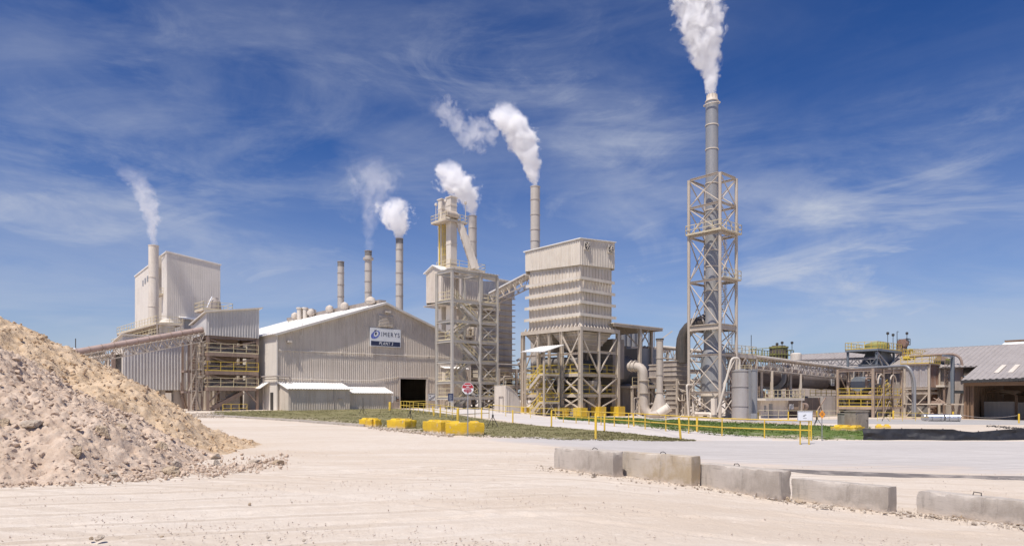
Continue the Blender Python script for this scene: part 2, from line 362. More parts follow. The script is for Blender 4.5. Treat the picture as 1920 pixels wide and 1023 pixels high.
# near patch fine grid + polar far sheet in one mesh
rad = np.concatenate([np.linspace(.5, 8, 10), np.geomspace(8.2, 36, 330), np.geomspace(37, 160, 70), np.geomspace(175, 6000, 22)])
ang = np.concatenate([np.linspace(-math.pi, -.80, 26)[:-1], np.linspace(-.80, .80, 300), np.linspace(.80, math.pi, 26)[1:]])
RR, AA = np.meshgrid(rad, ang, indexing='ij'); GX = RR*np.sin(AA); GY = RR*np.cos(AA)
GZ = gza(GX, GY); near = np.clip(1-(RR-40)/40, 0, 1)
GZ += near*(fbm(GX*.5, GY*.8, 4, 3)*.05+fbm(GX*3, GY*3, 3, 9)*.025*np.clip(1-(RR-14)/10, 0, 1))-.03*near
for cx_, cy_, R_, dp in ((10, -40, 51.5, 1), (10, -40, 53.4, 1), (-60, 80, 85, .8), (-60, 80, 86.9, .8), (40, 90, 81, 1), (40, 90, 82.9, 1), (42, 88, 84.2, .7), (42, 88, 86.1, .7), (-25, 60, 45, .7), (-25, 60, 46.9, .7), (30, -60, 79, .7), (30, -60, 80.9, .7)):
    d_ = np.hypot(GX-cx_, GY-cy_)-R_+fbm(GX*.25, GY*.25, 2, 3)*.5; k_ = np.clip(fbm(GX*.3, GY*.3, 3, int(R_))*3+.5, 0, 1)*near*dp
    GZ += k_*(-.028*np.exp(-(d_/.13)**2)*(1+.35*np.sin(np.arctan2(GX-cx_, GY-cy_)*R_*14))+.012*np.exp(-((np.abs(d_)-.24)/.08)**2))
ground = struct(grid_obj('ground', np.stack([GX, GY, GZ], -1), M['ground']))
def resample(pts, n):
    pts = np.array(pts, float); d = np.r_[0, np.cumsum(np.linalg.norm(np.diff(pts, axis=0), axis=1))]
    t = np.linspace(0, d[-1], n); return np.stack([np.interp(t, d, pts[:, 0]), np.interp(t, d, pts[:, 1])], -1)
def pts_of(l): return [hit(*q) if len(q) == 2 else ((q[0]-CX)/F*q[2], q[2]) for q in l]
def sheet(name, A_, B_, mat, off, n=90, m=10, jit=.25, kind='structure', seed=1):
    a = resample(pts_of(A_), n); b = resample(pts_of(B_), n)
    if jit:
        a += (np.stack([fbm(a[:, 0]*.7, a[:, 1]*.7, 4, seed), fbm(a[:, 0]*.7, a[:, 1]*.7, 4, seed+50)], -1))*jit*2
    t = np.linspace(0, 1, m)[None, :, None]; P = a[:, None]*(1-t)+b[:, None]*t
    z = gza(P[..., 0], P[..., 1])+off; z[:, 0] -= .12; z[:, 1] -= .03; z[0] -= .12; z[-1] -= .1
    uv = np.stack([np.repeat(np.linspace(0, 1, n)[:, None], m, 1), np.repeat(np.linspace(0, 1, m)[None], n, 0)], -1)
    return struct(grid_obj(name, np.concatenate([P, z[..., None]], -1), mat, uv), kind), P
def grass_mat(name, a, b_, c_, edge=True):
    m, t, b = newmat(name); g = N(t, 'ShaderNodeTexCoord').outputs['Object']
    c = mixc(t, mapr(t, noise(t, g, .5, 6, .65), .38, .66), a, b_)
    c = mixc(t, mapr(t, noise(t, g, 2.2, 8, .75), .52, .70, 0, .8), c, c_)
    uv = N(t, 'ShaderNodeSeparateXYZ'); t.links.new(N(t, 'ShaderNodeTexCoord').outputs['UV'], uv.inputs[0])
    if edge:
        e_ = mth(t, 'MINIMUM', uv.outputs[1], mth(t, 'SUBTRACT', 1.12, uv.outputs[1]))
        n_ = noise(t, g, .9, 7, .7); c = mixc(t, mapr(t, mth(t, 'ADD', e_, mth(t, 'MULTIPLY', mth(t, 'SUBTRACT', n_, .5), .9)), .0, .17, 1, 0), c, (.55, .46, .365))
        c = mixc(t, mapr(t, noise(t, mapping(t, g, (.3, .8, 1)), 1, 6, .7), .60, .70, 0, .8), c, (.50, .41, .31))
    t.links.new(c, b.inputs['Base Color']); b.inputs['Roughness'].default_value = .9; b.inputs['Specular IOR Level'].default_value = .1
    bp = N(t, 'ShaderNodeBump'); bp.inputs['Distance'].default_value = .05; t.links.new(noise(t, g, 14, 6, .8), bp.inputs['Height']); t.links.new(bp.outputs[0], b.inputs['Normal'])
    return m
M['grass1'] = grass_mat('dry lawn', (.20, .185, .085), (.255, .225, .12), (.36, .30, .19))
M['blade1'] = grass_mat('dry blades', (.20, .185, .085), (.255, .225, .12), (.36, .30, .19), False); M['blade2'] = grass_mat('green blades', (.075, .125, .028), (.13, .165, .045), (.29, .25, .14), False)
M['grass2'] = grass_mat('green lawn', (.095, .155, .035), (.15, .19, .055), (.29, .25, .14))
road, _ = sheet('road', [(870, 822), (960, 832), (1040, 842), (1170, 856), (1300, 870), (1480, 889), (1700, 897), (1920, 906), (2500, 935)],
             [(870, 814.5), (960, 818), (1040, 820), (1170, 824), (1290, 826), (1450, 826), (1650, 826), (1920, 827), (2500, 828)], M['road'], .008, 160, 8, .35)
lawn_a = [(395, 780), (440, 782.5), (560, 790), (690, 800), (790, 812), (905, 820), (1050, 825), (1200, 827), (1302, 826.5)]
lawn_b = [(395, 0, 78), (470, 0, 80), (520, 0, 81.5), (700, 0, 90), (745, 0, 90), (880, 781), (1000, 797), (1150, 810), (1302, 825.5)]
lawn1, L1 = sheet('lawn', lawn_a, lawn_b, M['grass1'], .03, 150, 12, .35)
lawn2, L2 = sheet('lawn', [(1052, 786), (1150, 794), (1250, 806), (1350, 817), (1450, 822.5), (1540, 825), (1632, 825)],
                  [(1040, 780), (1150, 782), (1250, 785.5), (1350, 790), (1400, 791.5), (1500, 797), (1632, 800)], M['grass2'], .03, 120, 12, .35)
path, _ = sheet('path', [(742, 771), (880, 782), (1000, 798), (1150, 811), (1300, 826), (1460, 829)],
                [(790, 0, 96), (900, 0, 93), (1000, 778), (1052, 785), (1150, 793), (1250, 805), (1460, 822)], M['path'], .015, 90, 8, .1)
apron, _ = sheet('apron', [(1400, 793), (1500, 799), (1640, 802), (1700, 806), (1920, 809), (2500, 818)],
                 [(1400, 787), (1500, 786), (1640, 785), (1760, 786), (1920, 787), (2500, 789)], M['apron'], .012, 80, 6, .25)
tand, _ = sheet('dirt_strip', [(1640, 787), (1760, 788), (1920, 789), (2500, 792)], [(1640, 784), (1760, 782), (1920, 782.5), (2500, 785)], M['tan'], .02, 60, 4, .3)
tar, _ = sheet('road_edge', [(1420, 878), (1500, 886), (1600, 892), (1800, 895), (1935, 899)],
               [(1415, 876.5), (1500, 880), (1600, 884), (1800, 891), (1935, 893)], paint('broken asphalt edge', (.15, .13, .12), (.38, .33, .29), .9, .9, 0, False, 1.5, .5, 9), .016, 120, 4, .5, seed=7)
# grass blades on both lawns
def blades(name, P, n, mat, hgt, seed, keep=1.0):
    r = np.random.default_rng(seed); mb = MB(); N_, M_ = P.shape[:2]
    i = r.uniform(0, N_-1.001, n); j = r.uniform(0, M_-1.001, n); i0 = i.astype(int); j0 = j.astype(int); fi = (i-i0)[:, None]; fj = (j-j0)[:, None]
    q = (P[i0, j0]*(1-fi)+P[i0+1, j0]*fi)*(1-fj)+(P[i0, j0+1]*(1-fi)+P[i0+1, j0+1]*fi)*fj
    dens = fbm(q[:, 0]*.6, q[:, 1]*.6, 4, seed)+.5
    for (x, y), dn in zip(q, dens):
        if r.uniform() > (dn-.22)*2.6*keep: continue
        z = gz(x, y)+.02; h_ = hgt*r.uniform(.5, 1.3)*(.6+dn)
        for k in range(3):
            a = r.uniform(0, 6.28); w = .02+.02*r.uniform(); dx, dy = math.cos(a)*w, math.sin(a)*w; lx, ly = r.normal(0, .035, 2)
            mb.add([(x-dx+lx, y-dy+ly, z), (x+dx+lx, y+dy+ly, z), (x+lx*2.4, y+ly*2.4, z+h_)], [(0, 1, 2)])
    o = mb.build(name, mat); o['kind'] = 'stuff'; o['label'] = name.replace('_', ' ')+' tufts'; o['category'] = 'grass'; return o
g1 = blades('grass', L1, 16000, M['blade1'], .055, 5); g1['label'] = 'short dry olive grass on the bank in front of the gabled building'
g2 = blades('grass', L2, 11000, M['blade2'], .06, 6); g2['label'] = 'green mown grass strip along the yellow railing'
# kerb along the left end of the bank
kb = MB(); kp = resample(pts_of([(392, 779.5), (440, 782), (560, 789.5), (685, 799)]), 40)
for a, b in zip(kp, kp[1:]):
    za, zb_ = gz(*a), gz(*b); kb.hexa([(a[0]-.1, a[1]-.12, za-.1), (b[0]-.1, b[1]-.12, zb_-.1), (b[0]+.1, b[1]+.12, zb_-.1), (a[0]+.1, a[1]+.12, za-.1),
            (a[0]-.1, a[1]-.12, za+.16), (b[0]-.1, b[1]-.12, zb_+.16), (b[0]+.1, b[1]+.12, zb_+.16), (a[0]+.1, a[1]+.12, za+.16)])
struct(kb.build('kerb', M['conc']))

# ================================================================ SPOIL PILES, ROCKS, GRAVEL
def ico(r_, sub=1):
    t = (1+5**.5)/2
    v = [(-1, t, 0), (1, t, 0), (-1, -t, 0), (1, -t, 0), (0, -1, t), (0, 1, t), (0, -1, -t), (0, 1, -t), (t, 0, -1), (t, 0, 1), (-t, 0, -1), (-t, 0, 1)]
    f = [(0, 11, 5), (0, 5, 1), (0, 1, 7), (0, 7, 10), (0, 10, 11), (1, 5, 9), (5, 11, 4), (11, 10, 2), (10, 7, 6), (7, 1, 8), (3, 9, 4), (3, 4, 2), (3, 2, 6), (3, 6, 8), (3, 8, 9), (4, 9, 5), (2, 4, 11), (6, 2, 10), (8, 6, 7), (9, 8, 1)]
    v = [Vector(q).normalized() for q in v]
    for _ in range(sub):
        c = {}; nf = []
        def mid(a, b):
            k = (min(a, b), max(a, b))
            if k not in c: c[k] = len(v); v.append(((v[a]+v[b])/2).normalized())
            return c[k]
        for a, b, d in f:
            x, y, z = mid(a, b), mid(b, d), mid(d, a); nf += [(a, x, z), (b, y, x), (d, z, y), (x, y, z)]
        f = nf
    return np.array([tuple(q) for q in v]), np.array(f)
def rock_shapes(n, sub, seed):
    r = np.random.default_rng(seed); v0, f = ico(1, sub); out_ = []
    for _ in range(n):
        v = v0.copy()
        for _k in range(9):                      # cut flat facets
            d = r.normal(size=3); d /= np.linalg.norm(d); h_ = r.uniform(.38, .8); s = v@d
            v = v-np.clip(s-h_, 0, None)[:, None]*d
        v *= r.uniform(.7, 1.3, 3)*np.array([1, 1, .85]); v += r.normal(0, .035, v.shape); out_.append(v)
    return out_, f
def scatter(name, pos, sizes, mat, seed, sub=1, sink=.25):
    shp, f = rock_shapes(12, sub, seed); r = np.random.default_rng(seed+1); VV = []; FF = []; o = 0
    for (x, y, z), s in zip(pos, sizes):
        v = shp[r.integers(12)]*s*.5; a = r.uniform(0, 6.28); ca, sa = math.cos(a), math.sin(a)
        v = v@np.array([[ca, -sa, 0], [sa, ca, 0], [0, 0, 1]]); v = v+np.array([x, y, z+s*(.3-sink)]); VV.append(v); FF.append(f+o); o += len(v)
    me = bpy.data.meshes.new(name); me.from_pydata(np.concatenate(VV).tolist(), [], np.concatenate(FF).tolist()); me.update()
    me.materials.append(mat); ob = bpy.data.objects.new(name, me); COL.objects.link(ob); ob['kind'] = 'stuff'; return ob
def rock_mat(name, a, b_, c_):
    m, t, b = newmat(name); g = N(t, 'ShaderNodeTexCoord').outputs['Object']
    c = mixc(t, mapr(t, noise(t, g, 1.3, 5, .6), .35, .65), a, b_)
    c = mixc(t, mapr(t, noise(t, g, 7, 8, .75), .45, .72, 0, .6), c, c_)
    c = mixc(t, mapr(t, noise(t, g, 30, 5, .7), .5, .7, 0, .4), c, tuple(x*.55 for x in b_))
    t.links.new(c, b.inputs['Base Color']); b.inputs['Roughness'].default_value = .95; b.inputs['Specular IOR Level'].default_value = .12
    bp = N(t, 'ShaderNodeBump'); bp.inputs['Strength'].default_value = .8; bp.inputs['Distance'].default_value = .05
    hh = mth(t, 'ADD', noise(t, g, 8, 8, .75), mth(t, 'MULTIPLY', noise(t, g, 28, 5, .7), .5))
    t.links.new(hh, bp.inputs['Height']); t.links.new(bp.outputs[0], b.inputs['Normal']); return m
M['pilef'] = rock_mat('grey pink spoil', (.66, .52, .405), (.56, .425, .32), (.70, .61, .51))
M['pileb'] = rock_mat('yellow spoil', (.65, .495, .34), (.56, .405, .255), (.71, .59, .46))
M['rockp'] = rock_mat('pale limestone rock', (.55, .47, .39), (.46, .37, .28), (.64, .59, .53))
M['gravel'] = rock_mat('yard gravel', (.64, .54, .45), (.56, .45, .36), (.70, .62, .54))
M['rocky'] = rock_mat('ochre rock', (.54, .43, .31), (.46, .35, .24), (.60, .51, .40))
def pile(name, cx, cy, h, R, mat, seed, label, ridge, rough):
    n = 430; xs = np.linspace(cx-R*1.35, cx+R*1.35, n); X_, Y_ = np.meshgrid(xs, np.linspace(cy-R*1.35, cy+R*1.35, n), indexing='ij')
    wx = X_+fbm(X_*.35, Y_*.35, 3, seed)*2.2; wy = Y_+fbm(X_*.35+9, Y_*.35, 3, seed+5)*2.2
    dx = np.where(wx < cx, np.maximum(0, cx-ridge-wx), wx-cx); r_ = np.hypot(dx, wy-cy)
    z = h*(1-r_/R)+fbm(X_*.6, Y_*.6, 5, seed+2)*.75*rough+fbm(X_*3.2, Y_*3.2, 4, seed+3, .62)*.27*rough+fbm(X_*8, Y_*8, 3, seed+4, .78)*.22*rough
    z = np.where(r_ < R*.06, np.minimum(z, h*.97), z)
    g = gza(X_, Y_)-.03; skirt = np.exp(-np.clip(r_-R, 0, None)/.55)*.10+(fbm(X_*2, Y_*2, 4, seed+8))*.12*np.clip(1.25-r_/R, 0, 1)*4*(r_ > R*.9)
    k = .35; zz_ = np.log(np.exp(np.clip(z, -6, 9)/k)+np.exp((skirt-.13)/k))*k-.13; fade = np.clip((R*1.3-r_)/(R*.15), 0, 1)
    zz_ = g+zz_*fade-.25*(1-fade)
    o = grid_obj(name, np.stack([X_, Y_, zz_], -1), mat); tag(o, label, 'spoil pile', 'quarried stone piles at the left')
    def hf(x, y):
        i = np.clip(((x-xs[0])/(xs[-1]-xs[0])*(n-1)).astype(int), 0, n-1); j = np.clip(((y-Y_[0, 0])/(Y_[0, -1]-Y_[0, 0])*(n-1)).astype(int), 0, n-1); return zz_[i, j]
    return o, hf, g
pb_, hb, _ = pile('earth_pile', -21.0, 27.2, 6.1, 9.7, M['pileb'], 11, 'tall pile of yellowish broken limestone behind the grey one', 3.0, 1.0)
pf_, hf, _ = pile('earth_pile', -17.3, 21.3, 4.7, 6.9, M['pilef'], 31, 'lower pile of greyish pink clods and dust in front at left', 4.0, 1.15)
def on_pile(cx, cy, R, hfn, n, seed, smin, smax, ridge=3):
    r = np.random.default_rng(seed); a = r.uniform(-2.3, 1.3, n); q = R*np.sqrt(r.uniform(0.02, 1.12, n))
    x = cx+q*np.cos(a)-ridge*(r.uniform(0, 1, n) < .3)*r.uniform(0, 1, n); y = cy+q*np.sin(a); z = hfn(x, y)
    s = smin*(smax/smin)**(r.uniform(0, 1, n)**6.0); return np.stack([x, y, z], -1), s
P_, S_ = on_pile(-17.3, 21.3, 6.9, hf, 24000, 3, .02, .22); o = scatter('rubble', P_, S_, M['pilef'], 1); o['label'] = 'grey pink rubble covering the front pile'; o['category'] = 'rubble'
P_, S_ = on_pile(-21, 27.2, 9.7, hb, 20000, 4, .025, .22); o = scatter('rubble', P_, S_, M['pileb'], 2); o['label'] = 'yellow stone chips covering the rear pile'; o['category'] = 'rubble'
# apron of loose stones at the pile foot
r = np.random.default_rng(8); n = 2600; t_ = r.uniform(0, 1, n)
px_ = 0+540*t_; py_ = np.interp(px_, [0, 120, 300, 430, 540], [905, 902, 893, 884, 868])+r.normal(0, 5, n)-np.abs(r.normal(0, 9, n))
pos = [];
for a, b in zip(px_, py_):
    x, y = hit(a, b); pos.append((x, y, gz(x, y)))
o = scatter('rubble', pos, .03*(7**(r.uniform(0, 1, n)**3)), M['pilef'], 5, 1, .2); o['label'] = 'loose stones fringing the foot of the piles'; o['category'] = 'rubble'
# gravel over the near yard
n = 60000; rr = np.random.default_rng(21); D_ = 8.6+rr.uniform(0, 1, n)**1.8*20; xx = D_*rr.uniform(-.8, .8, n)
dens = fbm(xx*.30, D_*.9, 4, 77)+np.clip((10.6-D_)*.22, 0, .42); keep = dens > rr.uniform(-.06, .26, n); xx, D_ = xx[keep], D_[keep]
s = .007*(6**(rr.uniform(0, 1, len(xx))**3.5)); zg = gza(xx, D_)
o = scatter('gravel', np.stack([xx, D_, zg-.02+.012], -1), s, M['gravel'], 9, 0, .1); o['label'] = 'fine loose gravel strewn over the pale yard'; o['category'] = 'gravel'
# individual rocks
shp, rf = rock_shapes(10, 3, 55)
rocks = [(317, 889, .48, 'y', 'large ochre flat boulder lying at the foot of the pile'), (135, 897, .42, 'p', 'pale jagged rock standing at the pile foot left of the ochre boulder'),
 (20, 905, .42, 'p', 'pale rock at the very left of the pile foot'), (195, 897, .34, 'p', 'flat whitish rock beside two others at the pile foot'), (212, 893, .28, 'p', 'small whitish rock touching the flat one at the pile foot'),
 (404, 858, .38, 'p', 'pale rock at the right toe of the pile'), (524, 869, .30, 'y', 'tan rock lying by itself beyond the right toe of the pile'), (404, 872, .34, 'p', 'grey rock just below another at the right toe'),
 (478, 868, .34, 'p', 'whitish rock in the thin trail right of the pile'), (330, 878, .36, 'p', 'pale rock behind the ochre boulder'), (228, 885, .30, 'y', 'brownish rock between whitish rocks at the pile foot'),
 (188, 1010, .15, 'p', 'flat stone in the foreground at lower left'), (172, 1009, .07, 'y', 'small stone left of the flat foreground stone'), (502, 1008, .08, 'p', 'stone in the foreground right of the flat stone'), (468, 945, .07, 'y', 'small tan stone alone in the middle of the yard'),
 (570, 1013, .07, 'p', 'foreground stone near the bottom edge'), (303, 1006, .05, 'y', 'tiny foreground stone right of the flat stone'), (1418, 928, .22, 'p', 'white stone lying in front of the third concrete barrier'),
 (1497, 941, .16, 'y', 'tan stone in front of the left end of the fourth barrier'), (1113, 893, .17, 'p', 'pale stone in front of the first barrier'), (1150, 891, .14, 'y', 'tan stone at the right end of the first barrier'),
 (1543, 950, .15, 'p', 'flat stone before the middle of the fourth barrier'), (1474, 936, .22, 'y', 'rubble lump wedged between the third and fourth barriers'), (1747, 968, .13, 'p', 'stone in front of the last barrier'), (1805, 969, .13, 'y', 'tan stone in front of the last barrier, right of another'), (1826, 981, .12, 'p', 'stone in front of the last barrier, nearest the right edge')]
for i, (a, b, s, k, lab) in enumerate(rocks):
    x, y = hit(a, b); v = shp[i % 10]*s*.55; an = random.uniform(0, 6); c_, s_ = math.cos(an)*1, math.sin(an)
    me = bpy.data.meshes.new('rock'); v = v@np.array([[c_, -s_, 0], [s_, c_, 0], [0, 0, .9]]); me.from_pydata(v.tolist(), [], rf.tolist()); me.update(); me.materials.append(M['rock'+k])
    ob = bpy.data.objects.new('rock', me); COL.objects.link(ob); ob.location = (x, y, gz(x, y)+s*.12); tag(ob, lab, 'rock', 'loose rocks on the yard')
on_p = [(190, 812, .5, 'y'), (62, 797, .5, 'p'), (298, 838, .45, 'y'), (120, 705, .5, 'p'), (228, 800, .35, 'y'), (8, 800, .4, 'y'), (145, 850, .35, 'y')]
labs = ['rounded ochre boulder set in the middle of the grey pile', 'pale boulder on the left flank of the grey pile', 'dark brown boulder near the right toe of the grey pile', 'block at the crest line of the grey pile', 'brown rock half buried on the grey pile right of the ochre boulder', 'brown rock at the left edge of the picture on the grey pile', 'tan rock low on the grey pile']
for (a, b, s, k), lab in zip(on_p, labs):
    best = None                                   # walk the ray until it meets the pile
    for D in np.arange(14, 30, .05):
        x = (a-CX)/F*D; z = H-(b-HY)/F*D
        if float(hf(np.array([x]), np.array([D]))[0]) >= z: best = (x, D, z); break
    if not best: continue
    me = bpy.data.meshes.new('rock'); v = shp[random.randrange(10)]*s*.55; me.from_pydata(v.tolist(), [], rf.tolist()); me.update(); me.materials.append(M['rock'+k])
    ob = bpy.data.objects.new('rock', me); COL.objects.link(ob); ob.location = best; tag(ob, lab, 'rock', 'boulders stuck in the grey pile')
# windrow of small stones along the barriers
pos = []; n = 1300; tt = rr.uniform(0, 1, n)
for t in tt:
    a = 1000+960*t; b = np.interp(a, [1000, 1150, 1300, 1470, 1670, 1960], [873, 890, 909, 936, 957, 990])+rr.normal(1, 3.5); x, y = hit(a, b); pos.append((x, y, gz(x, y)-.01))
o = scatter('gravel', pos, .02*(6**(rr.uniform(0, 1, n)**3)), M['rockp'], 19, 1, .15); o['label'] = 'small rubble banked against the concrete barriers'; o['category'] = 'gravel'
# ================================================================ generic plant pieces
def columns(th, pts, z0, z1, s, mat, label=None):
    for x, y in pts: MB().hbeam((x, y, z0), (x, y, z1), s, s, (0, 1, 0)).build('column', mat, th)
def ring_beams(th, x0, x1, y0, y1, zs, w, h, mat):
    for z in zs:
        m = MB(); m.hbeam((x0+w/2, y0, z), (x1-w/2, y0, z), w, h); m.hbeam((x0+w/2, y1, z), (x1-w/2, y1, z), w, h)
        m.hbeam((x0, y0+w/2, z), (x0, y1-w/2, z), w, h); m.hbeam((x1, y0+w/2, z), (x1, y1-w/2, z), w, h); m.build('floor_beam', mat, th)
def deck(th, x0, y0, x1, y1, z, mat, railmat=None, sides='sw', edge=.22, h=1.07, sp=1.6, r=.028, name='deck'):
    m = MB().box(x0, y0, z-.05, x1, y1, z)
    for k in range(1, int((x1-x0)/1.2)+1):
        xx = x0+(x1-x0)*k/(int((x1-x0)/1.2)+1); m.beam((xx, y0+.06, z-.13), (xx, y1-.06, z-.13), .06, .15)
    e = edge
    m.beam((x0, y0, z-e/2+.003), (x1, y0, z-e/2+.003), .07, e); m.beam((x0, y1, z-e/2+.003), (x1, y1, z-e/2+.003), .07, e)
    m.beam((x0, y0+.04, z-e/2+.005), (x0, y1-.04, z-e/2+.005), .066, e); m.beam((x1, y0+.04, z-e/2+.005), (x1, y1-.04, z-e/2+.005), .066, e)
    d = m.build(name, mat, th)
    if railmat:
        q = MB(); S = {'s': ((x0, y0), (x1, y0)), 'n': ((x0, y1), (x1, y1)), 'w': ((x0, y0), (x0, y1)), 'e': ((x1, y0), (x1, y1))}
        for c in sides: a, b = S[c]; q.rail([(*a, z), (*b, z)], h, sp, r)
        q.build('handrail', railmat, th)
    return d
def flight(m, q, p0, p1, width, side, step=.22):   # stringers + treads into m, rails into q; side = unit vector across
    p0, p1, s = Vector(p0), Vector(p1), Vector(side)
    for k in (0, width): m.beam(p0+s*k, p1+s*k, .06, .32)
    n = max(3, int(abs(p1.z-p0.z)/step)); d = (p1-p0); hd = Vector((d.x, d.y, 0)).normalized()*.13
    for i in range(1, n):
        c = p0+d*i/n; m.hexa([c-hd+s*.03, c-hd+s*(width-.03), c+hd+s*(width-.03), c+hd+s*.03]+[v+Vector((0, 0, .04)) for v in (c-hd+s*.03, c-hd+s*(width-.03), c+hd+s*(width-.03), c+hd+s*.03)])
    for k in (0, width):
        for hh in (1.0, .5): q.beam(p0+s*k+Vector((0, 0, hh)), p1+s*k+Vector((0, 0, hh)), .075)
        for t in (0, .33, .66, 1): c = p0.lerp(p1, t)+s*k; q.beam(c, c+Vector((0, 0, 1.0)), .055)
def ladder(m, x, y, z0, z1, w=.45, cage=True, nx=0, ny=-1):
    sx, sy = -ny, nx
    for k in (-w/2, w/2): m.beam((x+sx*k, y+sy*k, z0), (x+sx*k, y+sy*k, z1), .05)
    z = z0+.3
    while z < z1: m.beam((x-sx*w/2, y-sy*w/2, z), (x+sx*w/2, y+sy*w/2, z), .03); z += .3
    if cage:
        z = z0+2.2
        while z < z1:
            pts = [(x+sx*math.cos(a)*.36+nx*math.sin(a)*.7, y+sy*math.cos(a)*.36+ny*math.sin(a)*.7, z) for a in np.linspace(0, math.pi, 7)]
            m.tube(pts, .02, 4); z += .9
        for a in np.linspace(0, math.pi, 5): m.beam((x+sx*math.cos(a)*.36+nx*math.sin(a)*.7, y+sy*math.cos(a)*.36+ny*math.sin(a)*.7, z0+2.2), (x+sx*math.cos(a)*.36+nx*math.sin(a)*.7, y+sy*math.cos(a)*.36+ny*math.sin(a)*.7, z1), .03)
def bend(p0, p1, p2, r, k=6):
    p0, p1, p2 = Vector(p0), Vector(p1), Vector(p2); a = p1+(p0-p1).normalized()*r; b = p1+(p2-p1).normalized()*r
    return [a*(1-t)**2+p1*2*t*(1-t)+b*t*t for t in np.linspace(0, 1, k)]
def pipe_path(pts, r):      # rounded corners
    o = [Vector(pts[0])]
    for a, b, c in zip(pts, pts[1:], pts[2:]): o += bend(a, b, c, r)
    return o+[Vector(pts[-1])]
def flanges(th, mat, pts_z, x, y, r, n=24, t=.05, o=.07):
    for z in pts_z: MB().lathe([(r*.98, -t), (r+o, -t), (r+o, t), (r*.98, t)], (x, y, z), n).build('flange', mat, th)
def chimney(name, px, D, wpx, ytop, ybase, rings, mat, label, group=None, topring=None, sooty=True):
    X0 = (px-CX)/F*D; r = wpx/2*D/F; z0 = H-(ybase-HY)*D/F; z1 = H-(ytop-HY)*D/F
    t = thing(name, (X0, D, z0), label, 'chimney', group); h = z1-z0
    m = MB().lathe([(r, 0), (r, h-.9)], n=28); m.build('shaft', mat, t, True)
    m = MB().lathe([(r*1.002, h-.9), (r*1.002, h), (r*.9, h), (r*.9, h-.6)], n=28); m.build('stack_tip', M['soot'] if sooty else mat, t, True)
    flanges(t, M['vess'] if sooty else mat, [H-(q-HY)*D/F-z0 for q in rings]+[h-.06], 0, 0, r, t=.05, o=.06)
    if topring:
        zt = H-(topring-HY)*D/F-z0; m = MB().lathe([(r, -.15), (r*1.45, -.1), (r*1.5, .25), (r, .25)], (0, 0, zt), 24); m.build('collar_platform', M['stackb'], t)
    return t, (X0, D, z1), r

# ================================================================ GABLED PLANT BUILDING
P3 = Fr(520, 82, .62); t = b3 = thing('plant_building', P3, 'large beige corrugated shed with white gabled roof and dark open doorway', 'building')
Wd = 2*P3.x(721); hw = Wd/2; ze = P3.z(625); za = P3.z(568.5, hw); LN = 30.0
dx0, dx1 = P3.x(750), P3.x(799); dz = P3.z(709.5, dx0)
def ztop(x): return ze+(za-ze)*(1-abs(x-hw)/hw)
m = MB(); Z0 = -.6
def gable(m, x0, x1, zb): m.rib((x0, 0, zb), (x1, 0, zb), (x1, 0, ztop(x1)), (x0, 0, ztop(x0)), .3, .032)
cuts = sorted([0, dx0, dx1, hw, Wd])
for c0, c1 in zip(cuts, cuts[1:]): gable(m, c0, c1, dz if c0 >= dx0-.01 and c1 <= dx1+.01 else Z0)
m.build('front_wall', M['clad'], t)
m = MB().rib((0, LN, ze*.42), (0, .02, ze*.42), (0, .02, ze), (0, LN, ze), .3, .045); m.build('side_wall', M['cladw'], t)
m = MB().box(-.10, .05, Z0, .05, LN, ze*.42-.01); m.build('base_wall', M['cladw'], t)
MB().box(Wd-.1, .05, Z0, Wd, LN, ze).build('side_wall', M['clad'], t)
MB().hexa([(0.06, LN, Z0), (Wd-.11, LN, Z0), (Wd-.11, LN+.1, Z0), (0.06, LN+.1, Z0), (0.06, LN, ze), (Wd-.11, LN, ze), (Wd-.11, LN+.1, ze), (0.06, LN+.1, ze)]).add([(0, LN+.05, ze), (Wd, LN+.05, ze), (hw, LN+.05, za)], [(0, 1, 2)]).build('rear_wall', M['clad'], t)
MB().box(.06, .12, -.15, Wd-.12, LN-.02, -.02).build('floor', M['conc'], t)
ov = .45; sl_ = (za-ze)/hw
for sgn in (-1, 1):
    xe = -ov if sgn < 0 else Wd+ov; zz_ = ze-sl_*ov+.1; A0, A1 = (xe, LN+.3, zz_), (xe, -ov, zz_); B1, B0 = (hw, -ov, za+.1), (hw, LN+.3, za+.1)
    m = MB(); (m.rib(A0, A1, B1, B0, .6, .05, .1) if sgn < 0 else m.rib(A1, A0, B0, B1, .6, .05, .1)); m.build('roof', M['roofw'], t)
m = MB()
for sgn in (-1, 1):
    xe = -ov if sgn < 0 else Wd+ov; m.beam((xe, -ov-.03, ze-sl_*ov-.03), (hw, -ov-.03, za-.03), .04, .28)
m.beam((-.06, -.06, Z0), (-.06, -.06, ze), .14); m.build('barge_board', M['cladw'], t)
MB().hexa([(hw-.5, .5, za), (hw+.5, .5, za), (hw+.5, LN-1, za), (hw-.5, LN-1, za), (hw-.55, .5, za+.5), (hw+.55, .5, za+.5), (hw+.55, LN-1, za+.5), (hw-.55, LN-1, za+.5)]).build('ridge_vent', M['vess'], t)
for px in (553, 583, 618, 646, 695):       # ventilators along the ridge
    y = P3.y(px, hw-1.2); s = .8 if px != 695 else .9
    m = MB().lathe([(.35*s, 0), (.35*s, .55), (.62*s, .6), (.75*s, .9), (.62*s, 1.25), (.25*s, 1.45), (.1*s, 1.5)], (hw-1.2, y, za-.55), 14); m.build('roof_ventilator', M['clad'], t, True)
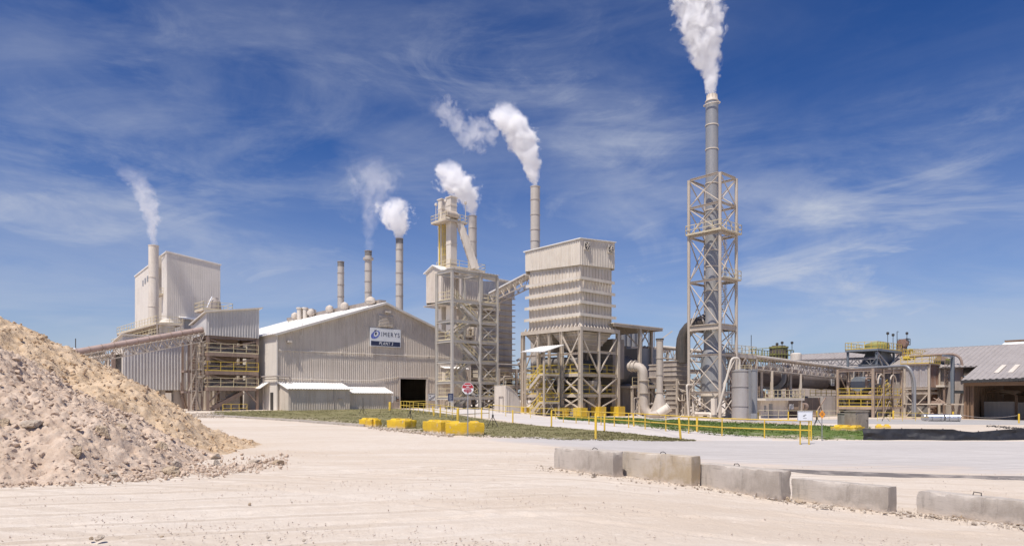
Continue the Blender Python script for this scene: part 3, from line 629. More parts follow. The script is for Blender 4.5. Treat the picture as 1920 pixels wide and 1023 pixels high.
# door
m = MB(); fw = .22
m.box(dx0-fw, -.1, Z0, dx0, .12, dz+fw); m.box(dx1, -.1, Z0, dx1+fw, .12, dz+fw); m.box(dx0, -.1, dz, dx1, .12, dz+fw)
for (x, y) in ((dx0-.03, 3), (dx1-.1, 9)): m.beam((x, y, 0), (x, y, 6), .25)
m.build('door_frame', M['clad'], t)
m = MB()
for k in range(3): m.beam((dx0-2+k*3, 14+k*2, 0), (dx0+3+k*3, 14+k*2, 5.5), .25)
m.build('inner_bracing', M['soot'], t)
# louvre, lamp, conduits
lx0, lx1 = P3.x(708), P3.x(735); lz0, lz1 = P3.z(612, (lx0+lx1)/2), P3.z(591, (lx0+lx1)/2)
m = MB().box(lx0, -.14, lz0, lx1, -.05, lz1)
k = 8
for i in range(k): zc = lz0+(lz1-lz0)*(i+.5)/k; m.hexa([(lx0+.05, -.16, zc-.12), (lx1-.05, -.16, zc-.12), (lx1-.05, -.14, zc-.09), (lx0+.05, -.14, zc-.09), (lx0+.05, -.30, zc-.05), (lx1-.05, -.30, zc-.05), (lx1-.05, -.14, zc+.12), (lx0+.05, -.14, zc+.12)])
m.box(lx0-.08, -.2, lz0-.1, lx0, -.04, lz1+.1); m.box(lx1, -.2, lz0-.1, lx1+.08, -.04, lz1+.1); m.build('louvre_vent', M['cladl'], t)
def wl(px, py, w=.5):
    x = P3.x(px); z = P3.z(py, x); MB().box(x-w/2, -.5, z-.12, x+w/2, -.1, z+.12).box(x-.05, -.12, z-.25, x+.05, -.045, z+.3).build('wall_light', M['cladl'], t)
wl(725, 585, .8); wl(541, 640, .5)
def conduit(pl, r=.035):
    pts = []
    for px, py in pl: x = P3.x(px); pts.append((x, -.1, P3.z(py, x)))
    m = MB().tube(pts, r, 6)
    for i in range(len(pts)-1):
        a, b = Vector(pts[i]), Vector(pts[i+1]); k = max(1, int((b-a).length/3))
        for j in range(k): c = a.lerp(b, j/k); m.box(c.x-.05, -.1, c.z-.1, c.x+.05, -.04, c.z+.18)
    m.build('conduit', M['cladw'], t)
conduit([(523, 656), (640, 661), (760, 666), (843, 669)]); conduit([(523, 708), (640, 712), (700, 712.5), (745, 706), (800, 706), (838, 716)])
conduit([(566, 627), (566, 606)], .05)
# corrugated lean-to annexes
for nm, a, b, r0, r1, zt_, zb2, dp in (('annex', 541, 656, 538, 655, 720, 729, 2.6), ('annex', 656, 734, 653, 737, 726.5, 736.5, 2.2)):
    x0, x1 = P3.x(a, -dp), P3.x(b, -dp); zb_ = P3.z(zb2, (x0+x1)/2, -dp); zt2 = zb_+.75
    MB().rib((x0, -dp, Z0), (x1, -dp, Z0), (x1, -dp, zb_-.04), (x0, -dp, zb_-.04), .3, .03).hexa([(x1-.08, -dp+.07, Z0), (x1, -dp+.07, Z0), (x1, -.05, Z0), (x1-.08, -.05, Z0), (x1-.08, -dp+.07, zb_-.04), (x1, -dp+.07, zb_-.04), (x1, -.05, zt2-.04), (x1-.08, -.05, zt2-.04)]).hexa([(x0, -dp+.07, Z0), (x0+.08, -dp+.07, Z0), (x0+.08, -.05, Z0), (x0, -.05, Z0), (x0, -dp+.07, zb_-.04), (x0+.08, -dp+.07, zb_-.04), (x0+.08, -.05, zt2-.04), (x0, -.05, zt2-.04)]).build('annex_wall', M['clad'], t)
    MB().rib((x0-.25, -dp-.25, zb_), (x1+.25, -dp-.25, zb_), (x1+.25, -.1, zt2+.04), (x0-.25, -.1, zt2+.04), .35, .05, .06).build('annex_roof', M['roofw'], t)
x0 = P3.x(626, -2.68); z_ = P3.z(756, x0, -2.6); MB().box(x0-.02, -2.68, Z0, x0+.04, -2.6, 2.6).beam((x0+.5, -2.7, z_+.6), (x0+1.1, -2.7, z_+.6), .1).build('annex_door_trim', M['vess'], t)
# hood over right side of the wall
hx0, hx1 = P3.x(828), P3.x(866); hz0, hz1 = P3.z(717, hx0), P3.z(689, hx0)
MB().rib((hx0, -.9, hz0), (hx1, -.9, hz0), (hx1, -.9, hz1-.1), (hx0, -.9, hz1-.1), .3, .03).box(hx0, -.84, hz0, hx0+.06, -.05, hz1-.1).box(hx0+.07, -.84, hz0, hx1, -.05, hz0+.05).build('shelter_box', M['clad'], t)
MB().rib((hx0-.3, -1.3, hz1-.12), (hx1+.4, -1.3, hz1-.12), (hx1+.4, -.06, hz1+.2), (hx0-.3, -.06, hz1+.2), .3, .04).build('shelter_roof', M['roofw'], t)
# side: pipes, door hood, door
py0 = P3.y(510, -.1); yd = P3.y(497, -.12)
MB().hexa([(-1.3, yd-1.4, 2.55), (-.1, yd-1.4, 3.35), (-.1, yd+1.2, 3.35), (-1.3, yd+1.2, 2.55), (-1.3, yd-1.4, 2.63), (-.1, yd-1.4, 3.43), (-.1, yd+1.2, 3.43), (-1.3, yd+1.2, 2.63)]).build('door_hood', M['roofw'], t)
MB().box(-.15, py0-.4, Z0, -.11, py0+.4, 2.1).build('side_door', M['dark'], t)
m = MB(); zt_ = ze*.42+.2
m.tube(pipe_path([(-.5, 7.5, zt_), (-.5, -.5, zt_), (1.3, -.6, zt_), (1.3, -.6, 0)], .3), .09, 8)
m.tube(pipe_path([(-.4, 6, zt_-.3), (-.4, -.35, zt_-.3), (.8, -.4, zt_-.3), (.8, -.4, 0)], .2), .05, 6); m.beam((-.45, 3, zt_-.1), (-.45, 3, 0), .1); m.build('service_pipe', M['vess'], t)
m = MB(); yv = P3.y(489, -.1)
for i in range(7): m.beam((-.35, yv-.5, 2.9+i*.26), (-.35, yv+.5, 2.9+i*.26), .06, .14)
m.build('side_louvre', M['cladl'], t)

# SIGN on the gable
sx0, sx1 = P3.x(692.5), P3.x(749.5); sm = (sx0+sx1)/2; sz0, sz1 = P3.z(650, sm), P3.z(616, sm); wS = sx1-sx0; hS = sz1-sz0
sg = thing('company_sign', (*P3.w(sm, -.2), P3.z0+(sz0+sz1)/2), 'white company sign with blue swirl emblem and dark lower band, high on gable', 'sign'); sg.rotation_euler = (0, 0, TH)
MB().box(-wS/2, -.04, -hS/2, wS/2, .1, hS/2).build('sign_panel', M['white'], sg)
bz = -hS/2+hS*.29; MB().box(-wS/2+.1, -.055, -hS/2+.1, wS/2-.1, -.043, bz).build('sign_band', M['navy'], sg)
text_mesh('IMERYS', hS*.34, M['navy'], 'sign_lettering', sg, face_my(wS*.155, -.05, hS*.17), width=wS*.60, spacing=1.3, bold=0)
text_mesh('PLANT 3', hS*.24, M['white'], 'sign_lettering', sg, face_my(.02, -.062, -hS*.335), shear=.25, width=wS*.46, spacing=1.15, bold=0.002)
def ellipse(m, cx, cz, a, b, rot, y, th_=.006, n=36, hole=None):
    c, s = math.cos(rot), math.sin(rot); P_ = lambda k, A, B, o: (cx+o+A*math.cos(k)*c-B*math.sin(k)*s, y, cz+A*math.cos(k)*s+B*math.sin(k)*c)
    ks = [2*math.pi*i/n for i in range(n)]; o_ = len(m.v)
    if hole is None: m.add([P_(k, a, b, 0) for k in ks], [tuple(range(n))])
    else: m.add([P_(k, a, b, 0) for k in ks]+[P_(k, a*hole[0], b*hole[0], hole[1]) for k in ks], [(i, (i+1) % n, (i+1) % n+n, i+n) for i in range(n)])
m = MB(); ellipse(m, -wS*.335, hS*.13, hS*.31, hS*.19, .55, -.05); m.build('emblem', M['swirl'], sg)
m = MB(); ellipse(m, -wS*.315, hS*.17, hS*.17, hS*.12, .8, -.054); m.build('emblem_highlight', M['white'], sg)
m = MB(); ellipse(m, -wS*.325, hS*.19, hS*.09, hS*.055, 1.3, -.058); ellipse(m, -wS*.33, hS*.36, hS*.06, hS*.03, .6, -.058); ellipse(m, -wS*.365, hS*.34, hS*.022, hS*.035, 0, -.058); m.build('emblem_core', M['navy'], sg)
def wall_sign(name, px0, px1, py0, py1, mat, label, yy=-.12, fr=P3):
    a, b = fr.x(px0, yy), fr.x(px1, yy); c = (a+b)/2; z0, z1 = fr.z(py1, c, yy), fr.z(py0, c, yy)
    s = thing(name, (*fr.w(c, yy), fr.z0+(z0+z1)/2), label, 'sign'); s.rotation_euler = (0, 0, fr.rot); w, h = b-a, z1-z0
    MB().box(-w/2, -.02, -h/2, w/2, .03, h/2).build('sign_panel', mat, s); return s, w, h
s, w, h = wall_sign('map_sign', 803, 820.5, 738, 751, M['white'], 'white site map sign with a diagonal road line, right of the dark doorway')
m = MB()
for q in (-.09, .09): m.beam((-w*.42, -.03, -h*.38+q-.02), (0, -.03, q*.9), .012, .05); m.beam((0, -.03, q*.9), (w*.42, -.03, h*.36+q), .012, .05)
for a, b in ((-w/2+.04, 0), (w/2-.04, 0)): m.beam((a, -.03, -h/2+.03), (a, -.03, h/2-.03), .05, .012, (1, 0, 0))
m.beam((-w/2+.06, -.03, h/2-.04), (w/2-.06, -.03, h/2-.04), .012, .04); m.beam((-w/2+.06, -.03, -h/2+.04), (w/2-.06, -.03, -h/2+.04), .012, .04)
m.box(-w*.36, -.034, h*.08, -w*.26, -.024, h*.24); m.box(w*.26, -.034, -h*.32, w*.36, -.024, -h*.14); m.build('map_marking', M['navy'], s)
s, w, h = wall_sign('notice_board', 720, 737, 741.5, 754, M['white'], 'pale notice board with two round blue pictograms, left of the doorway', -.14)
m = MB(); ellipse(m, -w*.3, h*.2, h*.15, h*.15, 0, -.026); ellipse(m, -w*.3, -h*.2, h*.15, h*.15, 0, -.026); m.build('pictogram', M['swirl'], s)
m = MB(); [m.box(-w*.1, -.03, h*.3-i*h*.16, w*.42, -.022, h*.3-i*h*.16+.04) for i in range(5)]; m.build('printed_lines', M['silver'], s)
s, w, h = wall_sign('notice_board', 738.5, 742, 742.5, 751, M['stackg'], 'narrow grey notice between the pale board and the doorway', -.14)
m = MB(); [m.box(-w*.3, -.03, h*.3-i*h*.2, w*.3, -.022, h*.3-i*h*.2+.05) for i in range(4)]; m.build('printed_lines', M['white'], s)
s, w, h = wall_sign('warning_sign', 743.5, 748, 743, 752, M['dark'], 'small dark sign with a reddish lower half at the door jamb', -.15)
m = MB().box(-w*.4, -.03, -h*.42, w*.4, -.022, -h*.05); m.build('sign_band', M['rust'], s)
m = MB(); [m.box(-w*.3, -.035, h*.32-i*h*.16, w*.3, -.024, h*.32-i*h*.16+.05) for i in range(2)]; m.build('printed_lines', M['white'], s)

# penthouse bits behind the roof at left (px 553-590,y 568-600)
q = Fr(585, 106); t = thing('roof_plenum', (q.X, q.D, 13.2), 'beige box with pipes and small white roof behind left end of shed ridge', 'ventilation unit')
MB().box(-2.0, 0, -1.5, 0, 2, 2.3).box(-2.1, -.1, 2.3, .1, 2.1, 2.5).build('plenum_box', M['clad'], t)
for a in (-1.8, -.9): MB().lathe([(.35, 0), (.35, 3.4), (.45, 3.4), (.45, 3.6)], (a, -.5, -1), 14).build('duct_pipe', M['cladl'], t, True)
MB().hexa([(-.1, 0, 1.6), (3.6, 0, 1.1), (3.6, 3, 1.1), (-.1, 3, 1.6), (-.1, 0, 1.8), (3.6, 0, 1.25), (3.6, 3, 1.25), (-.1, 3, 1.8)]).box(0, .2, -1.5, 3.5, 2.9, 1.15).build('side_roof', M['roofw'], t)
deck(t, -3.2, -1.2, -.5, 1.5, -.6, M['steel'], M['crail'], 'sw')

# ================================================================ CHIMNEYS
plumes = []
chimney('chimney', 639, 118, 12, 490, 600, [512, 534, 556], M['stackb'], 'shortest sooty-topped chimney of the three behind the shed, without steam', 'chimneys behind the gabled shed')
_, tip, r = chimney('chimney', 690.5, 118, 13, 470, 610, [508, 528, 548, 566], M['stackb'], 'middle chimney of three behind the shed, with a collar near its top and thin steam', 'chimneys behind the gabled shed', topring=486); plumes.append(('B', tip, r))
_, tip, r = chimney('chimney', 749, 116, 13.6, 447, 620, [468, 490, 512, 533, 555], M['stackb'], 'tallest chimney of three behind the shed with a small white steam puff', 'chimneys behind the gabled shed'); plumes.append(('C', tip, r))
_, tip, r = chimney('chimney', 886, 118, 15.5, 405, 758, [428, 453, 478], M['stackb'], 'chimney rising just behind the diagonal chute of the elevator tower', None, sooty=False); plumes.append(('D', tip, r))
_, tip, r = chimney('chimney', 1003.5, 104, 17.5, 350, 768, [375, 403, 431, 452], M['stackb'], 'chimney rising behind the left end of the big ribbed filter house', None, sooty=False); plumes.append(('E', tip, r))

# ================================================================ TALL LEFT BUILDING
q = Fr(313, 115, .6); t = thing('tall_building', q, 'tall windowless white clad block with sloping roof edge at the far left', 'building')
x1 = q.x(413); y1 = q.y(253); h0 = q.z(472); hx = q.z(497, x1); hy = q.z(519, 0, y1); yr0, yr1 = q.y(303), q.y(279.5)
m = MB().rib((0, 0, -.5), (x1, 0, -.5), (x1, 0, hx), (0, 0, h0), .3, .018); m.build('front_wall', M['cladw'], t)
def hyat(y): return h0+(hy-h0)*y/y1
m = MB().rib((0, yr0, -.5), (0, .02, -.5), (0, .02, h0), (0, yr0, hyat(yr0)), .3, .018)
m.rib((0, y1, -.5), (0, yr1, -.5), (0, yr1, hyat(yr1)), (0, y1, hy), .3, .018); m.rib((2.2, yr1, -.5), (2.2, yr0, -.5), (2.2, yr0, hyat(yr0)), (2.2, yr1, hyat(yr1)), .45, .05)
m.box(.06, yr0-.05, -.5, 2.2, yr0, hyat(yr0)-.1).box(.06, yr1, -.5, 2.2, yr1+.05, hyat(yr1)-.1); m.build('side_wall', M['cladw'], t)
MB().hexa([(-.15, -.15, h0), (x1+.15, -.15, hx), (x1+.15, y1, hy-1), (-.15, y1, hy), (-.15, -.15, h0+.18), (x1+.15, -.15, hx+.18), (x1+.15, y1, hy-.82), (-.15, y1, hy+.18)]).build('roof', M['roofw'], t)
MB().box(x1-.1, .05, -.5, x1, y1, hy-1).box(.06, y1-.1, -.5, x1-.11, y1, hy-1.2).build('rear_wall', M['cladw'], t)
for px, py in ((268.5, 530.5), (272.5, 526.5), (277, 522.5)):
    yy = q.y(px); z = q.z(py, 0, yy); MB().box(-.06, yy-.35, z-.5, -.0, yy+.35, z+.5).build('window', M['stackg'], t)
# hooded door on front near its foot
a, b = q.x(346), q.x(357); z0, z1 = q.z(616, a), q.z(598, a)
MB().box(a, -.12, z0, b, -.055, z1).build('doorway', M['stackg'], t); MB().hexa([(a-1, -1.2, z1-.1), (b+1, -1.2, z1-.1), (b+1, -.05, z1+.3), (a-1, -.05, z1+.3), (a-1, -1.2, z1-.02), (b+1, -1.2, z1-.02), (b+1, -.05, z1+.38), (a-1, -.05, z1+.38)]).build('door_hood', M['roofw'], t)
m = MB(); yy = (yr0+yr1)/2-.2; zt_ = q.z(480); m.lathe([(.62, 4), (.62, q.z(478, 1, yy))], (1.2, yr0+.9, 0), 20); m.build('riser_duct', M['cladl'], t, True)
z = q.z(552, -1, yr0); deck(t, -1.3, yr0-1.0, .0, yr0+2.2, z, M['steel'], M['crail'], 'swn')
m = MB().beam((-.6, yr0+1.2, q.z(476)), (-.1, yr0-2, q.z(475)), .1); m.build('tie_bar', M['steel'], t)
_, tip, r = chimney('chimney', 288, 111, 17.5, 460, 640, [520, 575], M['cladl'], 'white chimney standing in the recess of the tall left building', sooty=False); plumes.append(('G', tip, r))
# intermediate roof level in front of the tall block
q = Fr(300, 104, .6); t = thing('lower_building', q, 'low white annex with railed flat roof at the foot of the tall block', 'building')
y1 = q.y(214); zr = q.z(628); zt2 = q.z(606)
MB().box(0, 0, -.5, 7, y1, zr-.3).build('wall', M['cladw'], t)
deck(t, -.4, -.4, 7, y1+.3, zr, M['steel'], M['crail'], 'swn')
MB().box(1.2, y1-4.6, zr, 4, y1-2.2, zr+1.9).build('rooftop_box', M['cladl'], t)
MB().lathe([(1.1, 0), (1.1, 2.6), (.6, 3.2)], (1.2, .8, zr-.6), 20).build('stack_base', M['cladl'], t, True)
deck(t, -.6, -.5, 3, y1-4.8, zt2, M['steel'], M['crail'], 'swn', name='upper_deck')
columns(t, [(-.5, -.4), (-.5, y1-5), (2.8, -.4)], zr, zt2-.2, .18, M['steel'])
# rooftop cooling unit
q = Fr(398, 98); t = thing('cooling_unit', (q.X, q.D, H-(582-HY)*98/F), 'cone-topped roof fan unit with railing above the sloping grey housing', 'ventilation unit'); t.rotation_euler = (0, 0, TH)
deck(t, -1.6, -1.2, 2.4, 2.4, 0, M['steel'], M['crail'], 'swne'); MB().box(-.8, -.4, -3, 1.5, 2, -.16).build('support_box', M['cladl'], t)
MB().lathe([(1.0, 0), (1.0, .5), (.98, .5), (.9, 1.3), (.55, 1.7), (.5, 1.9)], (.4, .5, 0), 18).build('fan_cowl', M['vess'], t, True)
MB().beam((-.9, -.6, .3), (-.1, -.2, 1.9), .12).build('damper_arm', M['white'], t)

# ================================================================ SCREENING TOWER (rusty)
q = Fr(388, 80, .3); t = thing('screening_tower', q, 'rust-brown open steel tower with grey clad penthouse and three railed decks', 'process tower')
x1 = q.x(483.5); yb = 5.0; zb_ = q.z(628); yl = q.y(375)
zl0, zl1 = q.z(586), q.z(578, x1); zbk = q.z(591, 0, yl)
m = MB().rib((-.1, -.15, zb_), (x1+.1, -.15, zb_-.05), (x1+.1, -.15, zl1), (-.1, -.15, zl0), .32, .06)
m.rib((-.1, yb, zb_), (-.1, -.1, zb_), (-.1, -.1, zl0), (-.1, yb, zl0-1.2), .32, .03); m.build('penthouse_wall', M['galv'], t)
MB().box(x1, 0, zb_, x1+.08, yb, zl1-.1).box(0, yb-.1, zb_, x1-.01, yb, zl0-.9).build('penthouse_rear', M['galv'], t)
MB().hexa([(-.4, -.45, zl0+.02), (x1+.45, -.45, zl1+.02), (x1+.45, yb+.2, zl1-.6), (-.4, yb+.2, zl0-1.1), (-.4, -.45, zl0+.14), (x1+.45, -.45, zl1+.14), (x1+.45, yb+.2, zl1-.48), (-.4, yb+.2, zl0-.98)]).build('penthouse_roof', M['cladw'], t)
columns(t, [(0.1, 0), (x1-.1, 0), (.1, yb), (x1-.1, yb), (x1/2, yb)], -.5, zb_, .28, M['brown'])
L = [q.z(p) for p in (660, 694.5, 725)]
for z in L:
    deck(t, .0, -.2, x1, yb*.55, z, M['brown'], M['crail'] if z != L[1] else M['yrail'], 'sw', .42)
ring_beams(t, .1, x1-.1, 0, yb, [zb_-.2, 0.2], .22, .3, M['brown'])
m = MB()
for a, b in ((L[2], L[1]), (L[1], L[0]), (L[0], zb_)):
    m.beam((.1, -.05, a), (x1-.1, -.05, b-.4), .14); m.beam((x1-.1, .1, a), (.1, .1, b-.4), .13)
    m.beam((0.1, .1, a), (.1, yb, b-.4), .14); m.beam((.1, yb, a), (.1, 0, b-.4), .13); m.beam((.1, yb, a), (x1, yb, b), .13)
for s, e in ((.1, 1.5), (x1-.1, x1-1.5)): m.beam((s, -.03, L[2]-1.9), (e, -.03, L[2]-.4), .16)
m.build('bracing', M['brown'], t)
m = MB(); cx_ = x1*.45; cy_ = 2.4
for z0_, z1_, a, b in ((L[2], L[1]-.4, .35, 1.2), (L[1], L[0]-.4, .6, 1.3), (L[0], zb_, .9, 1.4)):
    m.hexa([(cx_-a, cy_-a, z0_), (cx_+a, cy_-a, z0_), (cx_+a, cy_+a, z0_), (cx_-a, cy_+a, z0_), (cx_-b, cy_-b, z1_), (cx_+b, cy_-b, z1_), (cx_+b, cy_+b, z1_), (cx_-b, cy_+b, z1_)])
m.build('hopper', M['brown'], t)
for k, z in enumerate(L): MB().box(x1*.12, 1.2, z+.003, x1*.85, 3.6, z+.9).box(x1*.6, .6, z+.003, x1*.9, 1.15, z+.6).build('screen_deck', M['vess'], t)
m = MB().beam((.6, .5, .5), (x1*.72, .5, L[2]-.6), .5, .45); [m.beam((.6+k*.3, .2, .65+k*.24), (.6+k*.3, .8, .65+k*.24), .1) for k in range(12)]; m.build('inclined_conveyor', M['brown'], t)
MB().box(x1*.42, 1, -.3, x1*.7, 3, 2.6).build('discharge_chute', M['vess'], t)
MB().rib((0.3, yb+2.2, 0), (x1+1, yb+2.2, 0), (x1+1, yb+2.2, zb_+1), (.3, yb+2.2, zb_+1), .5, .05).build('rear_cladding', M['clad'], t)
m = MB().rail([(x1*.25, -.9, 0.05), (x1*.72, -.9, 0.05)], 1.0, .9); m.build('ground_rail', M['yrail'], t)
# trestle with stairs between grey house and tower
q = Fr(354, 79.5, .25); t = thing('stair_trestle', q, 'narrow rusty trestle with ladders under the upper end of the inclined pipe', 'steel frame')
x1 = q.x(384); zt_ = q.z(640)
columns(t, [(0, 0), (x1*.45, 0), (x1*.8, 0), (0, 2.2), (x1*.8, 2.2)], -.5, zt_, .2, M['brown'])
m = MB()
for a, b in ((.1, 2.6), (2.6, 5.0), (5.0, zt_)):
    m.beam((0, -.1, a), (x1*.45, -.1, b), .12); m.beam((x1*.45, -.1, b), (x1*.8, -.1, a), .12); m.beam((x1*.8, .1, a), (x1*.8, 2.2, b), .11); m.beam((0, .0, b), (x1*.8, 0, b), .14)
m.build('bracing', M['steel'], t)
m = MB(); ladder(m, x1*.25, -.35, 0, zt_, .5, False); ladder(m, x1*.65, -.3, 2, zt_, .45, True); m.build('ladder', M['steel'], t)
for z in (2.6, 5.0): deck(t, -.2, 0.1, x1*.8, 2.2, z, M['brown'], M['crail'], 's')

# ================================================================ GREY CLAD HOUSE
q = Fr(230, 84, .2); t = thing('clad_house', q, 'long grey ribbed metal house raised on concrete legs, crossed by the inclined pipe', 'building')
x1 = q.x(351.5); y1 = q.y(213); zb_ = q.z(730); zt_ = q.z(628); yo = q.y(224)
MB().rib((0, 0, zb_), (x1, 0, zb_), (x1, 0, zt_), (0, 0, zt_), .36, .055).build('front_wall', M['galv'], t)
m = MB().rib((0, .5, zb_), (0, .02, zb_), (0, .02, zt_), (0, .5, zt_+.05), .3, .03); m.rib((0, y1, q.z(770)), (0, y1-.7, q.z(770)), (0, y1-.7, zt_-.3), (0, y1, zt_-.6), .3, .03)
m.rib((0, y1-.7, zt_-2.2), (0, .5, zt_-2.2), (0, .5, zt_+.05), (0, y1-.7, zt_-.3), .3, .03); m.build('end_wall', M['cladl'], t)
m = MB().box(x1-.06, .06, zb_, x1, y1, zt_-.5).box(0.05, y1-.08, zb_, x1-.07, y1, zt_-.6); m.build('rear_wall', M['galv'], t)
MB().hexa([(-.3, -.3, zt_+.02), (x1+.2, -.3, zt_+.02), (x1+.2, y1+.3, zt_-.8), (-.3, y1+.3, zt_-.8), (-.3, -.3, zt_+.14), (x1+.2, -.3, zt_+.14), (x1+.2, y1+.3, zt_-.68), (-.3, y1+.3, zt_-.68)]).build('roof', M['cladw'], t)
MB().box(.05, .1, zb_, x1-.07, y1-.1, zb_+.15).build('floor', M['conc'], t)
for px, w_ in ((250, .9), (304, .45), (333, 1.2), (346, .35)):
    x = q.x(px, .8); MB().box(x-w_/2, .3, -.7, x+w_/2, 1.3, zb_).build('concrete_leg', M['conc'], t)
m = MB().beam((.3, 2.5, 0), (x1*.6, 2.5, zb_-.2), .2); m.beam((x1*.6, 2.5, 0), (.3, 2.5, zb_-.2), .2); m.beam((0, 1.5, zb_-.2), (x1, 1.5, zb_-.2), .3); m.build('bracing', M['brown'], t)
MB().box(x1*.25, 2.8, -.5, x1*.55, 3.9, 1.6).box(x1*.65, 3, -.5, x1*.85, 3.9, 1.3).lathe([(.5, 0), (.5, 3)], (x1*.6, 3.3, -.4), 14).build('bunker', M['vess'], t)
m, m2 = MB(), MB(); flight(m, m2, (x1-.9, -.25, zb_), (x1-.1, -.25, -.3), .7, (0, 1, 0)); m.build('stair', M['brown'], t); m2.build('handrail', M['brown'], t)
MB().box(-.9, 1.2, zb_-2, -.5, 1.6, zt_-2).build('door_post', M['brown'], t)

# ================================================================ INCLINED PIPE CONVEYOR
def W3(px, py, D): return Vector(((px-CX)/F*D, D, H-(py-HY)*D/F))
def conveyor(name, a, b, r, truss, label, mat, tm, bays, side=.9, pipe=True, legs=()):
    o_ = a; t = thing(name, tuple(o_), label, 'conveyor'); A_ = Vector((0, 0, 0)); B_ = b-a; d = B_.normalized(); s = d.cross(Vector((0, 0, 1))).normalized()
    up = s.cross(d).normalized()
    if pipe:
        n = 24; m = MB().tube([A_, B_], r, 18)
        m.build('cover_pipe', mat, t, True); m = MB(); k = bays
        for i in range(k+1):
            c = A_.lerp(B_, i/k); m.tube([c-d*.03, c+d*.03], r+.03, 18)
        m.build('pipe_joint', M['brown'], t)
    else:
        prof = [(-side*.62, 0), (side*.62, 0), (side*.62, r*.6), (side*.35, r), (-side*.35, r), (-side*.62, r*.6)]
        m = MB().prism(prof, A_, B_); m.build('belt_cover', mat, t)
    m = MB()
    tp = -r*1.15 if pipe else -.03
    for k in (-side/2, side/2):
        o1 = s*k+up*tp; o2 = s*k+up*(tp-truss)
        m.beam(A_+o1, B_+o1, .12); m.beam(A_+o2, B_+o2, .11)
        for i in range(bays):
            p0, p1, pm = A_.lerp(B_, i/bays), A_.lerp(B_, (i+1)/bays), A_.lerp(B_, (i+.5)/bays)
            m.beam(p0+o1, pm+o2, .07); m.beam(pm+o2, p1+o1, .07); m.beam(pm+o1, pm+o2, .055)
    for i in range(2*bays+1):
        c = A_.lerp(B_, i/(2*bays)); m.beam(c-s*side/2+up*(tp-truss), c+s*side/2+up*(tp-truss), .06); m.beam(c-s*(side/2+.15)+up*(tp+.06), c+s*(side/2+.15)+up*(tp+.06), .1)
    m.build('truss', tm, t)
    for f, w_ in legs:
        c = A_.lerp(B_, f); g_ = gz(c.x+a.x, c.y+a.y)-a.z
        for k in (-side/2, side/2): q0 = c+s*k+up*(tp-truss); MB().hbeam(q0, (q0.x, q0.y, g_-.4), w_).build('leg', tm, t)
    return t
conveyor('pipe_conveyor', W3(95, 668, 70), W3(379, 618, 80.5), .34, .95, 'inclined round pinkish pipe conveyor on a lattice truss running down behind the stone pile', M['pinkp'], M['steel'], 13, .9, True, ((.32, .2),))
conveyor('pipe_conveyor', W3(90, 688, 80), W3(232, 661, 90), .26, .7, 'thinner lower pipe conveyor half hidden under the pinkish one', M['steel'], M['steelg'], 8, .8, True, ((.68, .3),))
q = W3(100, 655, 105); t = thing('canopy', (q.x, q.y, q.z), 'dark flat canopy roof peeking over the stone pile at far left, with a thin mast', 'canopy')
MB().box(-6, -2, -.05, 4.6, 6, .12).build('roof', M['white'], t); MB().box(-5.9, -1.9, -.75, 4.4, 5.9, -.06).build('fascia', M['soot'], t)
for x, y in ((-5, -1), (4, -1), (-5, 5), (4, 5)): MB().hbeam((x, y, -9.5), (x, y, -.7), .3).build('column', M['steelg'], t)
MB().beam((4.0, -1, .1), (4.0, -1, 1.6), .09).build('mast', M['dark'], t)
q = W3(215, 693, 100); t = thing('horizontal_duct', (q.x, q.y, q.z), 'pale horizontal duct with piping beneath it visible between stone pile and grey house', 'duct')
MB().tube([(-9, 0, 0), (2.5, 0, 0)], .45, 14).build('duct_shell', M['roofw'], t, True)
m = MB()
for k in range(9): m.beam((-9+k*1.3, .3, -5.5), (-9+k*1.3, .3, -.3), .14); m.beam((-9+k*1.3, .3, -2.2), (-7.7+k*1.3, .3, -.6), .09)
m.beam((-9, .4, -1.2), (2.5, .4, -1.2), .25, .5); m.build('pipe_support', M['steel'], t)
# ================================================================ STAIR TOWER
q = Fr(847.5, 86, .66); t = thing('stair_tower', q, 'tall open galvanised stair tower with cream rails standing right of the gabled shed', 'stair tower')
xm, x1 = q.x(899.5), q.x(932); yb = 3.2; zt_ = q.z(506)
columns(t, [(0, 0), (xm, 0), (x1, 0), (0, yb), (xm, yb), (x1, yb)], -.8, zt_, .30, M['steelg'])
L = [q.z(p) for p in (744, 714, 675, 636, 598, 560)]
m = MB(); m.hbeam((0.15, 0, zt_), (x1+.1, 0, zt_), .3, .4); m.hbeam((0.15, yb, zt_), (x1+.1, yb, zt_), .3, .4); m.hbeam((0, .15, zt_), (0, yb-.15, zt_), .3, .4); m.hbeam((xm, .15, zt_), (xm, yb-.15, zt_), .28, .38); m.build('roof_frame', M['steelg'], t)
MB().rib((-.2, -.25, zt_+.22), (x1+.25, -.25, zt_+.22), (x1+.25, 1.2, zt_+.34), (-.2, 1.2, zt_+.34), .5, .03, .05).build('rain_roof', M['roofw'], t)
for i, z in enumerate(L):
    m = MB(); m.hbeam((.15, -.02, z-.15), (xm-.15, -.02, z-.15), .2, .34); m.hbeam((xm+.15, -.02, z-.15), (x1-.15, -.02, z-.15), .2, .34)
    m.hbeam((.15, yb, z-.15), (x1-.15, yb, z-.15), .2, .3); m.hbeam((0, .15, z-.15), (0, yb-.15, z-.15), .2, .3); m.hbeam((x1, .15, z-.15), (x1, yb-.15, z-.15), .2, .3); m.build('floor_beam', M['steelg'], t)
    deck(t, xm+.1, .12, x1-.05, yb-.1, z+.01, M['steelg'], M['crail'], 'se', .12)
    if i % 2 == 1 or i == 0: deck(t, 0.16, .12, 1.0, yb-.1, z+.01, M['steelg'], M['crail'], 'sw', .12)
m = MB(); prev = -.1
